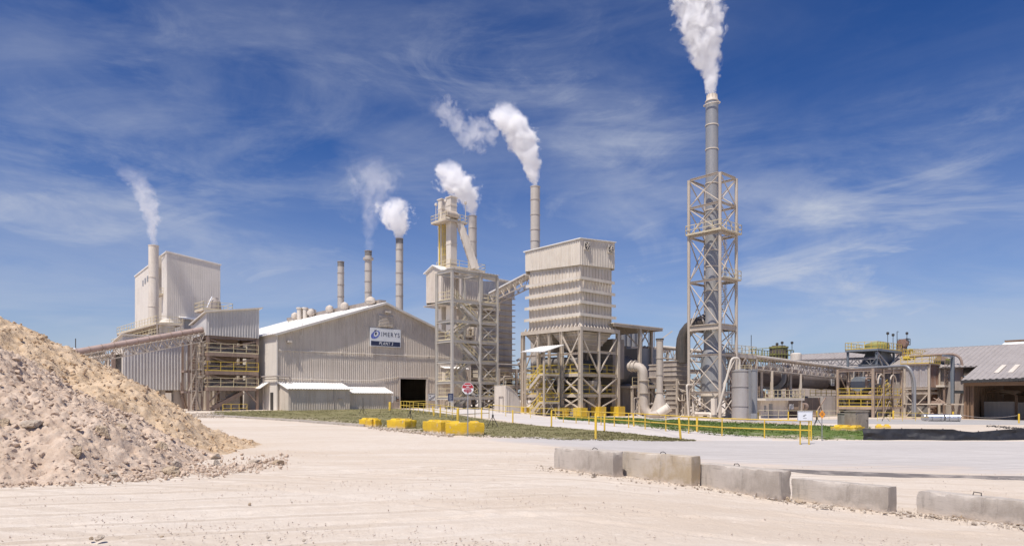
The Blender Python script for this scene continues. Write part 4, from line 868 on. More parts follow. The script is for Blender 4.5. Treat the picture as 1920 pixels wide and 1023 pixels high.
for i, z in enumerate([*L]):
    m.beam((xm, .02, prev), (x1, .02, z-.3), .09); m.beam((x1, .02, prev), (xm, .02, z-.3), .085)
    if i % 2 == 0: m.beam((0.1, -.04, prev+.1), (xm*.5, yb, z-.3), .06)
    m.beam((.15, -.05, z-.9), (.7, -.05, z-.3), .07); m.beam((xm-.15, -.05, z-.9), (xm-.7, -.05, z-.3), .07); prev = z
m.build('bracing', M['steelg'], t)
zs = [-.1]+L
for i in range(len(zs)-1):
    m, m2 = MB(), MB(); a, b = zs[i], zs[i+1]
    if i % 2 == 1: flight(m, m2, (1.0, .35, b), (xm-.1, .35, a), .9, (0, 1, 0))
    else: flight(m, m2, (1.0, 1.85, a), (xm+.1, 1.85, b), .9, (0, 1, 0))
    if i == 1 or i == 3 or i == 5: pass
    m.build('stair_flight', M['steelg'], t); m2.build('handrail', M['crail'], t)
# ================================================================ SECOND FILTER HOUSE (behind stair tower)
q = Fr(861, 104, .5); t = thing('filter_house', q, 'grey filter house with close horizontal fins, behind the galvanised stair tower', 'filter house')
x1 = q.x(964); yb = 7.5; z0_, zr = q.z(706), q.z(527)
xf = q.x(930)
MB().rib((0, 0, q.z(560)), (q.x(905), 0, q.z(560)), (q.x(905), 0, q.z(512)), (0, 0, q.z(512)), .45, .06).build('upper_wall', M['clad'], t)
xL = q.x(897); m = MB().box(xL, .1, z0_, x1-.35, yb, q.z(540)); m.build('body', M['clad'], t)
for k in range(15):
    z = z0_+(q.z(548)-z0_)*k/14; m = MB().hexa([(xL, -.32, z-.06), (x1, -.32, z-.06), (x1, .09, z-.06), (xL, .09, z-.06), (xL, -.32, z+.06), (x1, -.32, z+.06), (x1, .09, z+.06), (xL, .09, z+.06)]); m.build('stiffener_fin', M['vess'], t)
MB().rib((q.x(905)+.05, -.1, q.z(556)), (x1, -.1, q.z(560, x1)), (x1, -.1, q.z(529, x1)), (q.x(905)+.05, -.1, q.z(520)), .4, .06).build('upper_wall', M['galv'], t)
xr0, xr1 = 0, x1+.3
MB().hexa([(xr0, -.5, q.z(511)), (xr1, -.5, q.z(531, xr1)), (xr1, 4, q.z(524, xr1)), (xr0, 4, q.z(498)), (xr0, -.5, q.z(511)+.15), (xr1, -.5, q.z(531, xr1)+.15), (xr1, 4, q.z(524, xr1)+.15), (xr0, 4, q.z(498)+.15)]).build('roof', M['roofw'], t)
columns(t, [(.3, .3), (x1/2, .3), (x1-.5, .3), (.3, yb-.3), (x1-.5, yb-.3)], -.8, z0_, .35, M['steel'])
m = MB()
for xx in ((xL+x1)/2-.2,):
    a, b = (x1-xL)*.46, .5; m.hexa([(xx-b, yb/2-b, 2.4), (xx+b, yb/2-b, 2.4), (xx+b, yb/2+b, 2.4), (xx-b, yb/2+b, 2.4), (xx-a, .3, z0_), (xx+a, .3, z0_), (xx+a, yb-.3, z0_), (xx-a, yb-.3, z0_)])
m.build('hopper', M['vess'], t)
for z in (q.z(709), q.z(742)): deck(t, -.5, -1.6, x1+1.6, 0, z, M['steel'], M['crail'], 's')
deck(t, -.5, -1.6, x1*.6, 0, q.z(576), M['steel'], M['crail'], 's')
m = MB()
for a, b in (((.3, .3), (x1/2, .3)), ((x1/2, .3), (x1-.5, .3))): m.beam((*a, 0), (*b, z0_-.3), .16); m.beam((*b, 0), (*a, z0_-.3), .15)
m.build('bracing', M['steel'], t)
m = MB()
for k in range(9): zz_ = .8+k*.75; m.tube([(-.2, -.9-.1*(k % 3), zz_), (x1+1.2, -.9-.1*(k % 3), zz_)], .07+.03*(k % 3), 7)
for k in range(6): xx = .8+k*1.3; m.tube([(xx, -.6, 0), (xx, -.6, 5.5)], .08, 7)
m.build('pipework', M['vess'], t)
m = MB().tube(pipe_path([(x1+.2, -.8, 7.2), (x1+2.3, -.8, 3.6), (x1+1.1, -.8, 0)], .7), .22, 10); m.tube(pipe_path([(x1+.8, .2, 7.6), (x1+1.7, .2, 8.0), (x1+1.2, .2, 3)], .4), .18, 10); m.build('drop_pipe', M['steel'], t, True)
# ================================================================ ELEVATOR TOWER with headhouse
q = Fr(850, 107, .5); t = thing('elevator_tower', q, 'twin bucket elevator shafts rising above a corrugated headhouse, with railed top platform', 'elevator tower')
def uface(a, b, y=0): return q.x(a, y), q.x(b, y)
xa, xb_ = q.loc(824, 98.5); xc, xd = q.loc(840, 97)
zt_ = q.z(375); S = []
for nm, px, w_, D, top, bot in (('elevator_shaft', 829, .95, 110, 374, 765), ('elevator_shaft', 846.5, 1.2, 108, 370, 765)):
    lx, ly = q.loc(px, D); zt2 = H-(top-HY)*D/F-q.z0; zb2 = -.6
    m = MB().box(lx-w_/2, ly-w_/2, zb2, lx+w_/2, ly+w_/2, zt2-.15).box(lx-w_/2-.12, ly-w_/2-.12, zt2-.15, lx+w_/2+.12, ly+w_/2+.12, zt2)
    z = zb2+2
    while z < zt2-1: m.box(lx-w_/2-.05, ly-w_/2-.05, z-.06, lx+w_/2+.05, ly+w_/2+.05, z+.06); z += 3
    m.build(nm, M['cladl'], t); S.append((lx, ly))
zp = q.z(413); deck(t, S[0][0]-2.0, S[1][1]-1.1, S[1][0]+2.3, S[1][1]+2.8, zp, M['steel'], M['crail'], 'swne', .2)
m = MB().hexa([(S[0][0]-.5, S[1][1]-.7, zp+.01), (S[1][0]+.7, S[1][1]-.7, zp+.01), (S[1][0]+.7, S[1][1]+2.2, zp+.01), (S[0][0]-.5, S[1][1]+2.2, zp+.01), (S[0][0]-.5, S[1][1]-.6, zp+1.5), (S[1][0]+.6, S[1][1]-.6, zp+1.7), (S[1][0]+.6, S[1][1]+1.8, zp+1.7), (S[0][0]-.5, S[1][1]+1.8, zp+1.5)])
m.lathe([(.5, -1), (.5, 1)], (S[1][0]-.8, S[1][1]-.9, zp+.9), 14, 'x').lathe([(.4, -.5), (.4, .5)], (S[0][0], S[1][1]-.9, zp+.8), 14, 'x'); m.build('head_drive', M['steel'], t)
m = MB()
for dx, dy, hh in ((-2.0, -1.0, 2.6), (-1.2, 2.6, 2.9), (S[1][0]-S[0][0]+2.0, -1.0, 3.0)):
    X_, Y_ = S[0][0]+dx, S[1][1]+dy; mm = MB().beam((X_, Y_, zp), (X_, Y_, zp+hh), .08); mm.lathe([(.1, 0), (.22, .12), (.2, .4), (.05, .5)], (X_, Y_, zp+hh-.1), 10); mm.build('floodlight', M['cladl'], t)
zq = q.z(500); deck(t, S[0][0]-1.2, S[1][1]-1.2, S[1][0]+5.8, S[1][1]+2.4, zq, M['steel'], M['crail'], 'swe', .25)
m = MB(); ladder(m, S[0][0]-.3, S[0][1]-.9, zq, zp, .45, True); m.build('ladder', M['yrail'], t)
m = MB(); m.beam((S[0][0]-.75, S[0][1]-.3, zq), (S[0][0]-.75, S[0][1]-.3, zp), .14); m.beam((S[0][0]+.6, S[0][1]-1.0, zq), (S[0][0]+.6, S[0][1]-1, zp), .14); m.build('brace_post', M['yrail'], t)
lx, ly = q.loc(859, 108); lx2, ly2 = q.loc(890, 109); m = MB()
for o_ in (0, .75): m.beam((lx+o_*.5, ly, q.z(412)-.2*o_), (lx2+o_-.3, ly2, q.z(499)), .62, .7)
a, b = Vector((lx, ly, q.z(412))), Vector((lx2, ly2, q.z(499)))
for k in range(1, 6): c = a.lerp(b, k/6); m.beam(c-Vector((.6, 0, 0)), c+Vector((1.1, 0, 0)), .1, .82)
m.build('chute', M['cladl'], t)
# headhouse: gable end toward left, hung out on the two shafts
hq = Fr(821, 92.5, .5); h0x, h0y = q.loc(828, 105)
hx1 = h0x+5.9; hyl = None
hl = (h0y+4.2); zb2 = q.z(570); ze_ = q.z(511); zr_ = q.z(505)
r_ = (799-CX)/F
# y of the far left corner on plane x=h0x
yy = q.y(799, h0x); yr = (h0y+yy)/2
m = MB(); m.rib((h0x, yy, zb2+.3), (h0x, h0y, zb2), (h0x, h0y, ze_), (h0x, yy, ze_+.1), .35, .05); m.add([(h0x, yy, ze_+.1), (h0x, h0y, ze_), (h0x, yr, ze_+.95)], [(0, 1, 2)])
m.rib((h0x, h0y, zb2), (hx1, h0y, zb2), (hx1, h0y, ze_), (h0x, h0y, ze_), .35, .05); m.box(hx1-.06, h0y+.06, zb2, hx1, yy, ze_).box(h0x+.06, yy-.06, zb2+.01, hx1-.07, yy, ze_); m.build('headhouse_wall', M['clad'], t)
MB().hexa([(h0x-.3, h0y-.35, ze_-.1), (hx1+.2, h0y-.35, ze_-.1), (hx1+.2, yr, ze_+.95), (h0x-.3, yr, ze_+.95), (h0x-.3, h0y-.35, ze_+.05), (hx1+.2, h0y-.35, ze_+.05), (hx1+.2, yr, ze_+1.1), (h0x-.3, yr, ze_+1.1)]).hexa([(h0x-.3, yr+.005, ze_+.95), (hx1+.2, yr+.005, ze_+.95), (hx1+.2, yy+.35, ze_-.05), (h0x-.3, yy+.35, ze_-.05), (h0x-.3, yr+.005, ze_+1.1), (hx1+.2, yr+.005, ze_+1.1), (hx1+.2, yy+.35, ze_+.1), (h0x-.3, yy+.35, ze_+.1)]).build('headhouse_roof', M['roofw'], t)
MB().box(h0x+.01, h0y+.01, zb2-.12, hx1-.02, yy-.02, zb2-.02).beam((h0x-.4, h0y, zb2-.28), (hx1, h0y, zb2-.28), .2).beam((h0x-.4, yy, zb2-.28), (hx1, yy, zb2-.28), .2).build('headhouse_floor', M['steel'], t)
t = elev = [o for o in COL.objects if o.name == 'elevator_tower'][0]
m = MB(); rr_ = random.Random(5); lx_, ly_ = q.loc(874, 107)
for k in range(12): x = lx_+rr_.uniform(-2.0, 1.8); z = rr_.uniform(7, 14); m.tube(pipe_path([(x, ly_, z-rr_.uniform(1, 3)), (x, ly_, z), (x+rr_.uniform(.4, 1.8), ly_+.3, z), (x+1.2, ly_+1, z+1.2)], .25), rr_.choice([.08, .14, .24]), 8)
m.box(lx_-1.6, ly_, 11.2, lx_+.4, ly_+1.6, 12.8).box(lx_-.4, ly_+.2, 8.2, lx_+1.6, ly_+1.5, 10); m.build('pipework', M['vess'], t)
deck(t, lx_-2.2, ly_-.6, lx_+2.4, ly_+2, 11.1, M['steel'], M['crail'], 's'); deck(t, lx_-2.2, ly_-.6, lx_+2.4, ly_+2, 8.1, M['steel'], M['crail'], 's')
columns(t, [(lx_-2, ly_-.5), (lx_+2.2, ly_-.5)], -.5, 14, .25, M['steel'])
# ================================================================ CONVEYOR GALLERY between the two filter houses
conveyor('conveyor_gallery', W3(926, 551, 103), W3(992, 517, 93), .3, 1.3, 'covered belt gallery with dark rollers sloping up to the big filter house', M['roofw'], M['steel'], 6, 1.4, False)
# ================================================================ WEDGE SHED
q = Fr(948, 80, .35); t = thing('wedge_shed', q, 'small tan corrugated shed whose roof line curves down to the right, before the stair tower', 'shed')
yl = q.y(927); xs_ = [q.x(p) for p in (948, 955, 962, 968, 973, 976)]; zs_ = [q.z(p, x) for p, x in zip((723, 726, 731, 738, 748, 760), xs_)]; zl = q.z(724, 0, yl)
m = MB()
for a, b, c, d in zip(xs_, xs_[1:], zs_, zs_[1:]): m.rib((a, 0, -.6), (b, 0, -.6), (b, 0, d), (a, 0, c), .25, .03)
m.rib((0, yl, -.6), (0, .01, -.6), (0, .01, zs_[0]), (0, yl, zl), .25, .02); m.build('wall', M['clad'], t)
m = MB()
for a, b, c, d in zip(xs_, xs_[1:], zs_, zs_[1:]): m.hexa([(a, -.08, c), (b, -.08, d), (b, yl, d), (a, yl, c), (a, -.08, c+.07), (b, -.08, d+.07), (b, yl, d+.07), (a, yl, c+.07)])
m.build('roof', M['cladl'], t)
yd0, yd1 = q.y(936.5), q.y(944); zd = q.z(743, 0, yd0)
m = MB()
for a in (yd0, yd1): m.beam((-.06, a, -.5), (-.06, a, zd), .07)
m.beam((-.06, yd0, zd), (-.06, yd1, zd), .07); m.build('door_frame', M['vess'], t)
# ================================================================ BIG FILTER HOUSE
BH = q = Fr(1088, 83, -.15); t = thing('filter_house', q, 'big cream ribbed filter house with two round fans, on an open steel frame', 'filter house')
yl = q.y(985); xr = q.x(1152); ztp = q.z(448); zsk = q.z(496); zdk = q.z(612)
zl = q.z(473, 0, yl); zr = q.z(455, xr)
by0, by1 = .45, yl-.55; bx0, bx1 = .3, xr-.35
m = MB().rib((-.02, yl, q.z(509, 0, yl)), (-.02, 0, zsk), (-.02, 0, ztp), (-.02, yl, zl), .3, .06)
m.rib((0, -.02, zsk), (xr, -.02, q.z(503.5, xr)), (xr, -.02, zr), (0, -.02, ztp), .3, .06); m.box(xr-.06, 0, zsk+.1, xr, yl, zr-.6).box(.06, yl-.06, zsk+.1, xr-.07, yl, zl-.5).build('top_skirt', M['cladl'], t)
MB().hexa([(-.2, -.2, ztp+.01), (xr+.15, -.2, zr+.01), (xr+.15, yl+.1, zl-.5), (-.2, yl+.2, zl+.01), (-.2, -.2, ztp+.13), (xr+.15, -.2, zr+.13), (xr+.15, yl+.1, zl-.38), (-.2, yl+.2, zl+.13)]).build('roof', M['roofw'], t)
MB().box(.3, .3, zdk+.1, xr-.35, yl-.55, zsk+.5).build('body', M['cladl'], t)
m = MB(); n = 15
for k in range(n+1):
    yy = .3+(yl-.85)*k/n; m.box(.19, yy-.04, zdk+.1, .30, yy+.04, zsk)
n = 10
for k in range(n+1):
    xx = .3+(xr-.65)*k/n; m.box(xx-.04, .19, zdk+.1, xx+.04, .30, zsk)
m.build('vertical_rib', M['cladl'], t)
rz = [q.z(p) for p in (519, 542, 564.5, 588)]
for i, z in enumerate(rz):
    e = .12+.05*i; MB().box(-e, -e, z-.1, xr+e-.2, .098, z+.12).box(-e, .099, z-.1, .098, yl-.3+e, z+.12).box(-e, -e, z-.25, xr+e-.2, -e+.04, z-.1).box(-e, -e+.041, z-.25, -e+.04, yl-.3+e, z-.1).box(xr-.34, .1, z-.1, xr+e-.2, yl-.3, z+.12).build('stiffener_ring', M['cladl'], t)
# toothed skirt + deck
m = MB(); zt0 = q.z(605)
for k in range(16): yy = .1+(yl-.2)*k/15; m.hexa([(-.28, yy-.05, zdk+.02), (.1, yy-.05, zdk+.02), (.1, yy+.05, zdk+.02), (-.28, yy+.05, zdk+.02), (-.0, yy-.05, zt0), (.1, yy-.05, zt0), (.1, yy+.05, zt0), (-.0, yy+.05, zt0)])
for k in range(12): xx = .1+(xr)*k/11; m.hexa([(xx-.05, -.28, zdk+.02), (xx+.05, -.28, zdk+.02), (xx+.05, .1, zdk+.02), (xx-.05, .1, zdk+.02), (xx-.05, -.0, zt0), (xx+.05, -.0, zt0), (xx+.05, .1, zt0), (xx-.05, .1, zt0)])
m.build('bracket', M['cladl'], t)
X1, Y1 = xr+.5, yl+.35
m = MB(); e = .5; h_ = .45
m.box(-e, -e, zdk-h_, X1, -e+.25, zdk); m.box(-e, -e+.251, zdk-h_, -e+.25, Y1, zdk); m.box(X1-.25, -e+.251, zdk-h_, X1, Y1, zdk); m.box(-e+.251, Y1-.25, zdk-h_, X1-.251, Y1, zdk); m.box(-e+.251, -e+.251, zdk-.1, X1-.251, Y1-.251, zdk-.02); m.build('deck_girder', M['steel'], t)
# fans
for px, py in ((1099, 461), (1143, 467.5)):
    x = q.x(px); z = q.z(py, x); f = MB().box(x-.5, -.18, z-.5, x+.5, -.085, z+.5).build('fan_frame', M['cladl'], t)
    m = MB().lathe([(.42, -.24), (.42, -.19)], (x, 0, z), 20, 'y'); m.build('fan_opening', M['dark'], f)
    m = MB()
    for k in range(6): a = k*math.pi/3+.3; m.beam((x, -.27, z), (x+.40*math.cos(a), -.27, z+.40*math.sin(a)), .03, .1)
    m.lathe([(.1, -.32), (.1, -.25)], (x, 0, z), 10, 'y'); m.build('fan_blades', M['cladl'], f)
# legs
YL = Y1-.2; ym = q.y(1056.5, 0); xm2 = q.x(1122.5, -.3)
legs = [(-.3, -.3, .42), (-.3, ym, .38), (-.3, YL, .42), (xr+.3, -.3, .42), (xm2, -.3, .30), (-.3, q.y(1033), .28), (-.3, q.y(1012), .28), (xr+.3, YL, .4), (xr/2, YL, .3), (xr+.3, YL/2, .3)]
for x, y, s in legs: MB().hbeam((x, y, -.4), (x, y, zdk-h_), s, s, (0, 1, 0)).build('column', M['steel'], t)
for x, y, s in ((-.3, -.3, .6), (-.3, ym, .65), (-.3, YL, .6), (xr+.3, -.3, .65), (xm2, -.3, .65), (xr+.3, YL, .6), (-.3, q.y(1020), .5)):
    MB().box(x-s, y-s, -.5, x+s, y+s, 1.05+.1*(x > 1)).build('footing', M['yellow'], t)
P1, P2 = q.z(699), q.z(738)       # platforms
for z in (P1, P2):
    deck(t, .0, .0, xr+.2, YL, z, M['steel'], M['yrail'], 'sw', .4, r=.03)
m = MB(); zb0 = .9; lv = [zb0, P2, P1, zdk-h_]
for a, b in zip(lv, lv[1:]):
    b2 = b-.4
    m.beam((-.3, -.3, a), (-.3, ym, b2), .16); m.beam((-.3, ym, a), (-.3, -.3, b2), .155)
    m.beam((-.3, YL, a), (-.3, q.y(1012), b2), .14)
    m.beam((-.3, -.3, b2), (xm2, -.3, a), .16); m.beam((xr+.3, -.3, b2), (xm2, -.3, a), .15)
for z in (P1-.2, P2-.2, q.z(658)): m.hbeam((-.1, -.3, z), (xr+.1, -.3, z), .2, .3)
m.hbeam((-.3, .0, q.z(662)), (-.3, YL, q.z(662)), .2, .25)
m.build('bracing', M['steel'], t)
# hoppers
m = MB(); zz1 = zdk-h_-.02; zh = zz1-2.1
for a, b in ((.3, YL/2-.1), (YL/2+.1, YL-.3)):
    c = (a+b)/2; m.hexa([(xr/2-1.5, c-1.2, zh), (xr/2+1.5, c-1.2, zh), (xr/2+1.5, c+1.2, zh), (xr/2-1.5, c+1.2, zh), (.1, a, zz1), (xr-.1, a, zz1), (xr-.1, b, zz1), (.1, b, zz1)])
m.build('hopper', M['duct'], t)
m = MB()
for a, b in ((.3, YL/2-.1), (YL/2+.1, YL-.3)):
    c = (a+b)/2
    for f in (.3, .55, .8):
        zz_ = zh+(zz1-zh)*f; xx = xr/2-1.5-(xr/2-1.6)*f-.06; y0 = c-1.2+(a-c+1.2)*f; y1_ = c+1.2+(b-c-1.2)*f; m.beam((xx, y0, zz_), (xx, y1_, zz_), .12); m.beam((xx, y0-.05, zz_), (xr-xx, y0-.05, zz_), .12)
    for f in np.linspace(0, 1, 8): m.beam((xr/2-1.55, c-1.2+2.4*f, zh), (.03, a+(b-a)*f, zz1), .07)
m.build('hopper_rib', M['clad'], t)
# plant inside the frame
MB().box(.9, .8, P1+.02, xr-.6, YL-1, P1+1.0).tube([(1, 1.2, P1+1.5), (1, YL-1, P1+1.5)], .45, 12).build('screw_conveyor', M['soot'], t)
MB().lathe([(1.5, 0), (1.9, .2), (2.0, .6), (2.0, 1.2), (1.9, 1.6)], (xr*.62, 2.4, P1+.02), 20).build('dark_vessel', M['dark'], t, True)
xx = q.x(1125, -.0); MB().add([(xx-1.2, .5, P2+.6), (xx+1.2, .5, P2+.6), (xx, .5, P2+2.4), (xx, .5, P2-.2), (xx-1.2, .9, P2+.6), (xx+1.2, .9, P2+.6), (xx, .9, P2+2.4), (xx, .9, P2-.2)], [(0, 3, 1, 2), (4, 6, 5, 7), (0, 2, 6, 4), (2, 1, 5, 6), (1, 3, 7, 5), (3, 0, 4, 7)]).build('transition_duct', M['clad'], t)
m = MB().lathe([(.55, 0), (.55, 3.2), (1.2, 4.3), (1.2, 4.6)], (xm2, .9, -.3), 16); m.build('dust_column', M['vess'], t, True)
MB().hexa([(.8, 1.4, -.2), (3.6, 1.4, -.2), (3.6, 3.8, -.2), (.8, 3.8, -.2), (.8, 1.4, P2-1.2), (3.6, 1.4, P2-.8), (3.6, 3.8, P2-.8), (.8, 3.8, P2-1.2)]).build('fan_housing', M['duct'], t)
m, m2 = MB(), MB(); flight(m, m2, (2.4, .9, -.3), (4.9, .9, P2-.2), .8, (0, 1, 0)); m.build('stair_flight', M['steel'], t); m2.build('handrail', M['crail'], t)
# darker plant between the legs
m = MB().box(xr+.9, 1.0, P1-.5, xr+3.2, YL-.8, zz1-.5).box(xr+1.2, 1.4, .0, xr+2.8, YL-1.4, P1-.5); m.build('rear_plenum', M['vess'], t)
for k in range(6): z = P1-.3+k*(zz1-P1)/6; MB().box(xr+.82, .95, z, xr+.9, YL-.75, z+.1).build('plenum_rib', M['duct'], t)
m = MB().box(.8, YL*.55, P2+.02, xr-.8, YL-.6, P2+1.8).box(1.0, .9, P2+.02, 2.6, 2.6, P2+1.5).box(1.2, YL*.5, P1+1.02, xr-1, YL-1.2, P1+2.2); m.build('conveying_box', M['soot'], t)
m = MB().box(1.0, YL*.5, -.3, xr-1, YL-.8, 2.4).box(.6, .7, -.3, 1.6, 2.0, 1.5); m.build('blower_box', M['vess'], t)
MB().lathe([(.7, 0), (.7, 2.2), (.3, 3.0)], (xr*.3, YL*.45, -.3), 16).build('receiver', M['soot'], t, True)
# pipework clutter
m = MB(); rr_ = random.Random(4)
for k in range(34):
    y = rr_.uniform(.3, YL-.6); x = rr_.uniform(.7, xr-.8); z = rr_.uniform(.4, P1-1); m.tube(pipe_path([(x, y, z), (x, y+rr_.uniform(.8, 3), z), (x, y+2, z+rr_.uniform(1, 2.6)), (x+rr_.uniform(.5, 1.5), y+2, z+2.5)], .3), rr_.choice([.06, .09, .14]), 7)
m.build('pipework', M['vess'], t)
# ================================================================ YELLOW STAIR with white canopy, in front of filter house left face
q = Fr(1020, 81.5, -.05); t = thing('covered_stair', q, 'yellow railed stair under slanting white canopy, front left of the big filter house', 'stair tower')
yA = q.y(985); xB = q.x(1047); zc = q.z(658)
columns(t, [(0, 0), (xB, 0), (0, yA), (xB, yA)], -.3, zc, .2, M['steel'])
zcl, zcr = q.z(656), q.z(650, xB)
MB().rib((-.5, yA+.4, q.z(659, 0, yA)), (-.5, -.5, zcl-.2), (xB+.4, -.5, zcr+.25), (xB+.4, yA+.4, zcr+.25), .4, .04, .07).build('canopy_roof', M['roofw'], t)
Ls = [q.z(p) for p in (752, 738, 714, 694)]
zs = [0, Ls[0], Ls[1]+.3, Ls[2], Ls[3]]
Z_ = [0, 1.65, 3.3, 4.95]
for i in range(3):
    m, m2 = MB(), MB(); a, b = Z_[i], Z_[i+1]
    flight(m, m2, (.3, yA-.4, a) , (.3, .9, b), .9, (1, 0, 0)) if i % 2 == 0 else flight(m, m2, (1.6, .9, a), (1.6, yA-.4, b), .9, (1, 0, 0))
    m.build('stair_flight', M['steel'], t); m2.build('handrail', M['yrail'], t)
    y0, y1_ = (-.1, .9) if i % 2 == 0 else (yA-.4, yA+.2)
    deck(t, 0.1, y0, xB, y1_, b, M['steel'], M['yrail'], 'sw', .2, r=.03)
deck(t, xB*.55, .9, xB, yA, Z_[2], M['steel'], M['yrail'], 'sw', .2, r=.03)
m = MB()
for a, b in ((0, 2.4), (2.4, 4.9)): m.beam((.1, 0, a), (xB-.1, 0, b), .09); m.beam((xB-.1, 0, a), (.1, 0, b), .085)
m.build('bracing', M['steel'], t)
# ================================================================ ROOF FRAME right of the filter house
q = Fr(1199.5, 90, -.3); t = thing('roof_frame', q, 'open flat roof frame on tall posts joining the right side of the big filter house', 'canopy')
xl = q.x(1148); xr_ = q.x(1240); yb = 7; zt_ = q.z(612)
columns(t, [(0, 0), (xr_-.2, 1.5), (0, yb), (xr_-.2, yb), (xl*.6, yb)], -.4, zt_-.2, .38, M['steel'])
MB().box(xl, -.3, zt_+.02, xr_, yb, zt_+.12).build('roof_sheet', M['cladl'], t)
m = MB(); m.hbeam((xl, -.2, zt_-.15), (xr_, -.2, zt_-.15), .25, .32); m.hbeam((xr_-.1, 0, zt_-.15), (xr_-.1, yb, zt_-.15), .25, .32)
for k in range(8): x = xl+(xr_-xl)*(k+.5)/8; m.beam((x, 0, zt_-.1), (x, yb, zt_-.1), .12, .22)
m.beam((0, 0, zt_-2.6), (1.8, 0, zt_-.3), .14); m.beam((xr_-.3, 1.5, zt_-2.4), (xr_-2.2, 1.5, zt_-.3), .12); m.beam((0, 0.2, zt_-2.6), (0, 2.6, zt_-.3), .12); m.build('roof_beam', M['steel'], t)
m = MB()
for k in range(3): m.beam((1.2+k*1.3, .5, zt_-2.8), (1.2+k*1.3, .5, zt_-.3), .06)
m.build('hanger_rod', M['steel'], t)
# ================================================================ DUCTS AND FANS
def at(px, py, D): X_ = (px-CX)/F*D; return (X_, D, H-(py-HY)*D/F)
def part_path(t, name, pts, r, mat, rb=.8, n=18):
    o_ = Vector(t.location); return MB().tube([p-o_ for p in pipe_path([Vector(at(*q_)) for q_ in pts], rb)], r, n).build(name, mat, t, True)
def root(name, px, py, D, label, cat, rot=0):
    t = thing(name, at(px, py, D), label, cat); t.rotation_euler = (0, 0, rot); return t
s = F/84
t = root('bent_duct', 1208, 790, 84, 'large pale beige duct bending down and hooking up again at its foot', 'duct')
part_path(t, 'duct_shell', [(1180, 687, 85.5), (1206, 687, 84), (1208, 772, 84), (1222, 778, 83.6)], .54, M['duct'], 1.0, 22)
part_path(t, 'fan_scroll', [(1207, 765, 84), (1220, 786, 83.7), (1236, 752, 83.2)], .5, M['duct'], 1.6, 18)
for py in (713, 736): 
    m = MB().lathe([(.6, -.05), (.72, -.05), (.72, .05), (.6, .05)], tuple(Vector(at(1208, py, 84))-Vector(t.location)), 22); m.build('flange', M['steel'], t)
MB().tube([Vector(at(1186, 686, 85.2))-Vector(t.location), Vector(at(1184, 686, 85.3))-Vector(t.location)], .72, 20).build('flange', M['duct'], t); MB().tube([Vector(at(1193, 686, 84.8))-Vector(t.location), Vector(at(1191, 686, 84.9))-Vector(t.location)], .72, 20).build('flange', M['duct'], t)
t, tip, r = chimney('exhaust_pipe', 1237, 82, 12.6, 636, 752, [671, 702, 735], M['duct'], 'short straight exhaust pipe with dark rim standing between bent duct and grey ducts', sooty=False)
MB().lathe([(1.15, -1.5), (.42, .9), (.4, 1)], (0, 0, -.1), 20).build('cone_base', M['duct'], t, True); m = MB().lathe([(.48, 0), (.48, .15)], (0, 0, tip[2]-t.location.z-.05), 20); m.build('rim', M['dark'], t, True)
m = MB().beam((.2, 0, tip[2]-t.location.z+.05), (1.5, 0, tip[2]-t.location.z+1.0), .1); m.build('damper_rod', M['steel'], t)
t = root('blower_fan', 1244, 778, 81, 'small blower with slanting oval white snout on the ground beneath the exhaust pipe', 'fan')
m = MB().tube([(-1.6, .3, .0), (-.9, 0, .1), (0, 0, .1)], [.35, .5, .5], 16); m.build('fan_body', M['duct'], t, True)
m = MB().tube([(-.6, -.1, .15), (.55, -.3, .95)], .5, 16); m.tube([(.52, -.3, .93), (.60, -.31, .99)], .58, 16); m.build('outlet_snout', M['cladl'], t, True)
MB().tube([(.59, -.31, .985), (.62, -.312, 1.0)], .46, 16).build('outlet_opening', M['soot'], t)
MB().box(-1.8, -.5, -1.0, .4, .7, -.45).build('plinth', M['conc'], t)
# dust box behind
q = Fr(1204, 93, -.4); t = thing('bag_filter', q, 'grey box filter with rust-streaked lower panels and railing, behind the bent duct', 'filter house')
xr_ = q.x(1240); z0_, z1_, z2_ = q.z(722), q.z(690), q.z(652)
MB().rib((0, 0, z1_-.02), (xr_, 0, z1_-.02), (xr_, 0, z2_), (0, 0, z2_), 1.2, .05).box(.05, .06, z1_, xr_-.05, 3.5, z2_).build('upper_box', M['stackg'], t)
MB().rib((-.1, -.1, z0_), (xr_+.1, -.1, z0_), (xr_+.1, -.1, z1_-.05), (-.1, -.1, z1_-.05), .4, .1).box(0, .01, z0_, xr_, 3.5, z1_-.06).build('lower_box', paint('rust streaked box', (.36, .27, .22), (.55, .50, .46), .9, .7, 0, True, .8, .2, 6, .35, .6), t)
deck(t, -3.6, -1.2, xr_+.5, 3.6, z0_-.1, M['steel'], M['crail'], 's', .3)
columns(t, [(-3.4, -1), (0, -1), (xr_, -1), (-3.4, 3.4), (xr_, 3.4)], -.4, z0_-.2, .28, M['steel'])
m = MB()
for k in range(5): m.lathe([(.28, 0), (.28, .25), (.12, .4)], (.4+k*.8, .5, z2_), 10)
m.build('pulse_valve', M['vess'], t, True)
m = MB(); m.beam((-3.4, -1, 0), (0, -1, z0_-.5), .14); m.beam((0, -1, z0_-.5), (xr_, -1, 0), .14); m.beam((xr_, -1, z0_-.5), (0, -1, 0), .14); m.build('bracing', M['steel'], t)
MB().lathe([(1.3, 0), (1.5, .2), (1.5, 4.2), (.7, 5.0)], (-1.7, 1.8, -.4), 20).lathe([(.5, 0), (.5, 5.4)], (1.2, 1, -.4), 14).lathe([(.4, 0), (.4, 5.4)], (2.8, .4, -.4), 14).build('process_vessel', M['vess'], t, True)
MB().lathe([(1.7, -2.2), (1.95, -1.6), (1.95, 1.6), (1.7, 2.2)], (-3.0, 1.8, z0_+2.0), 22, 'x').build('dark_drum', M['soot'], t, True)
m = MB(); rr_ = random.Random(9)
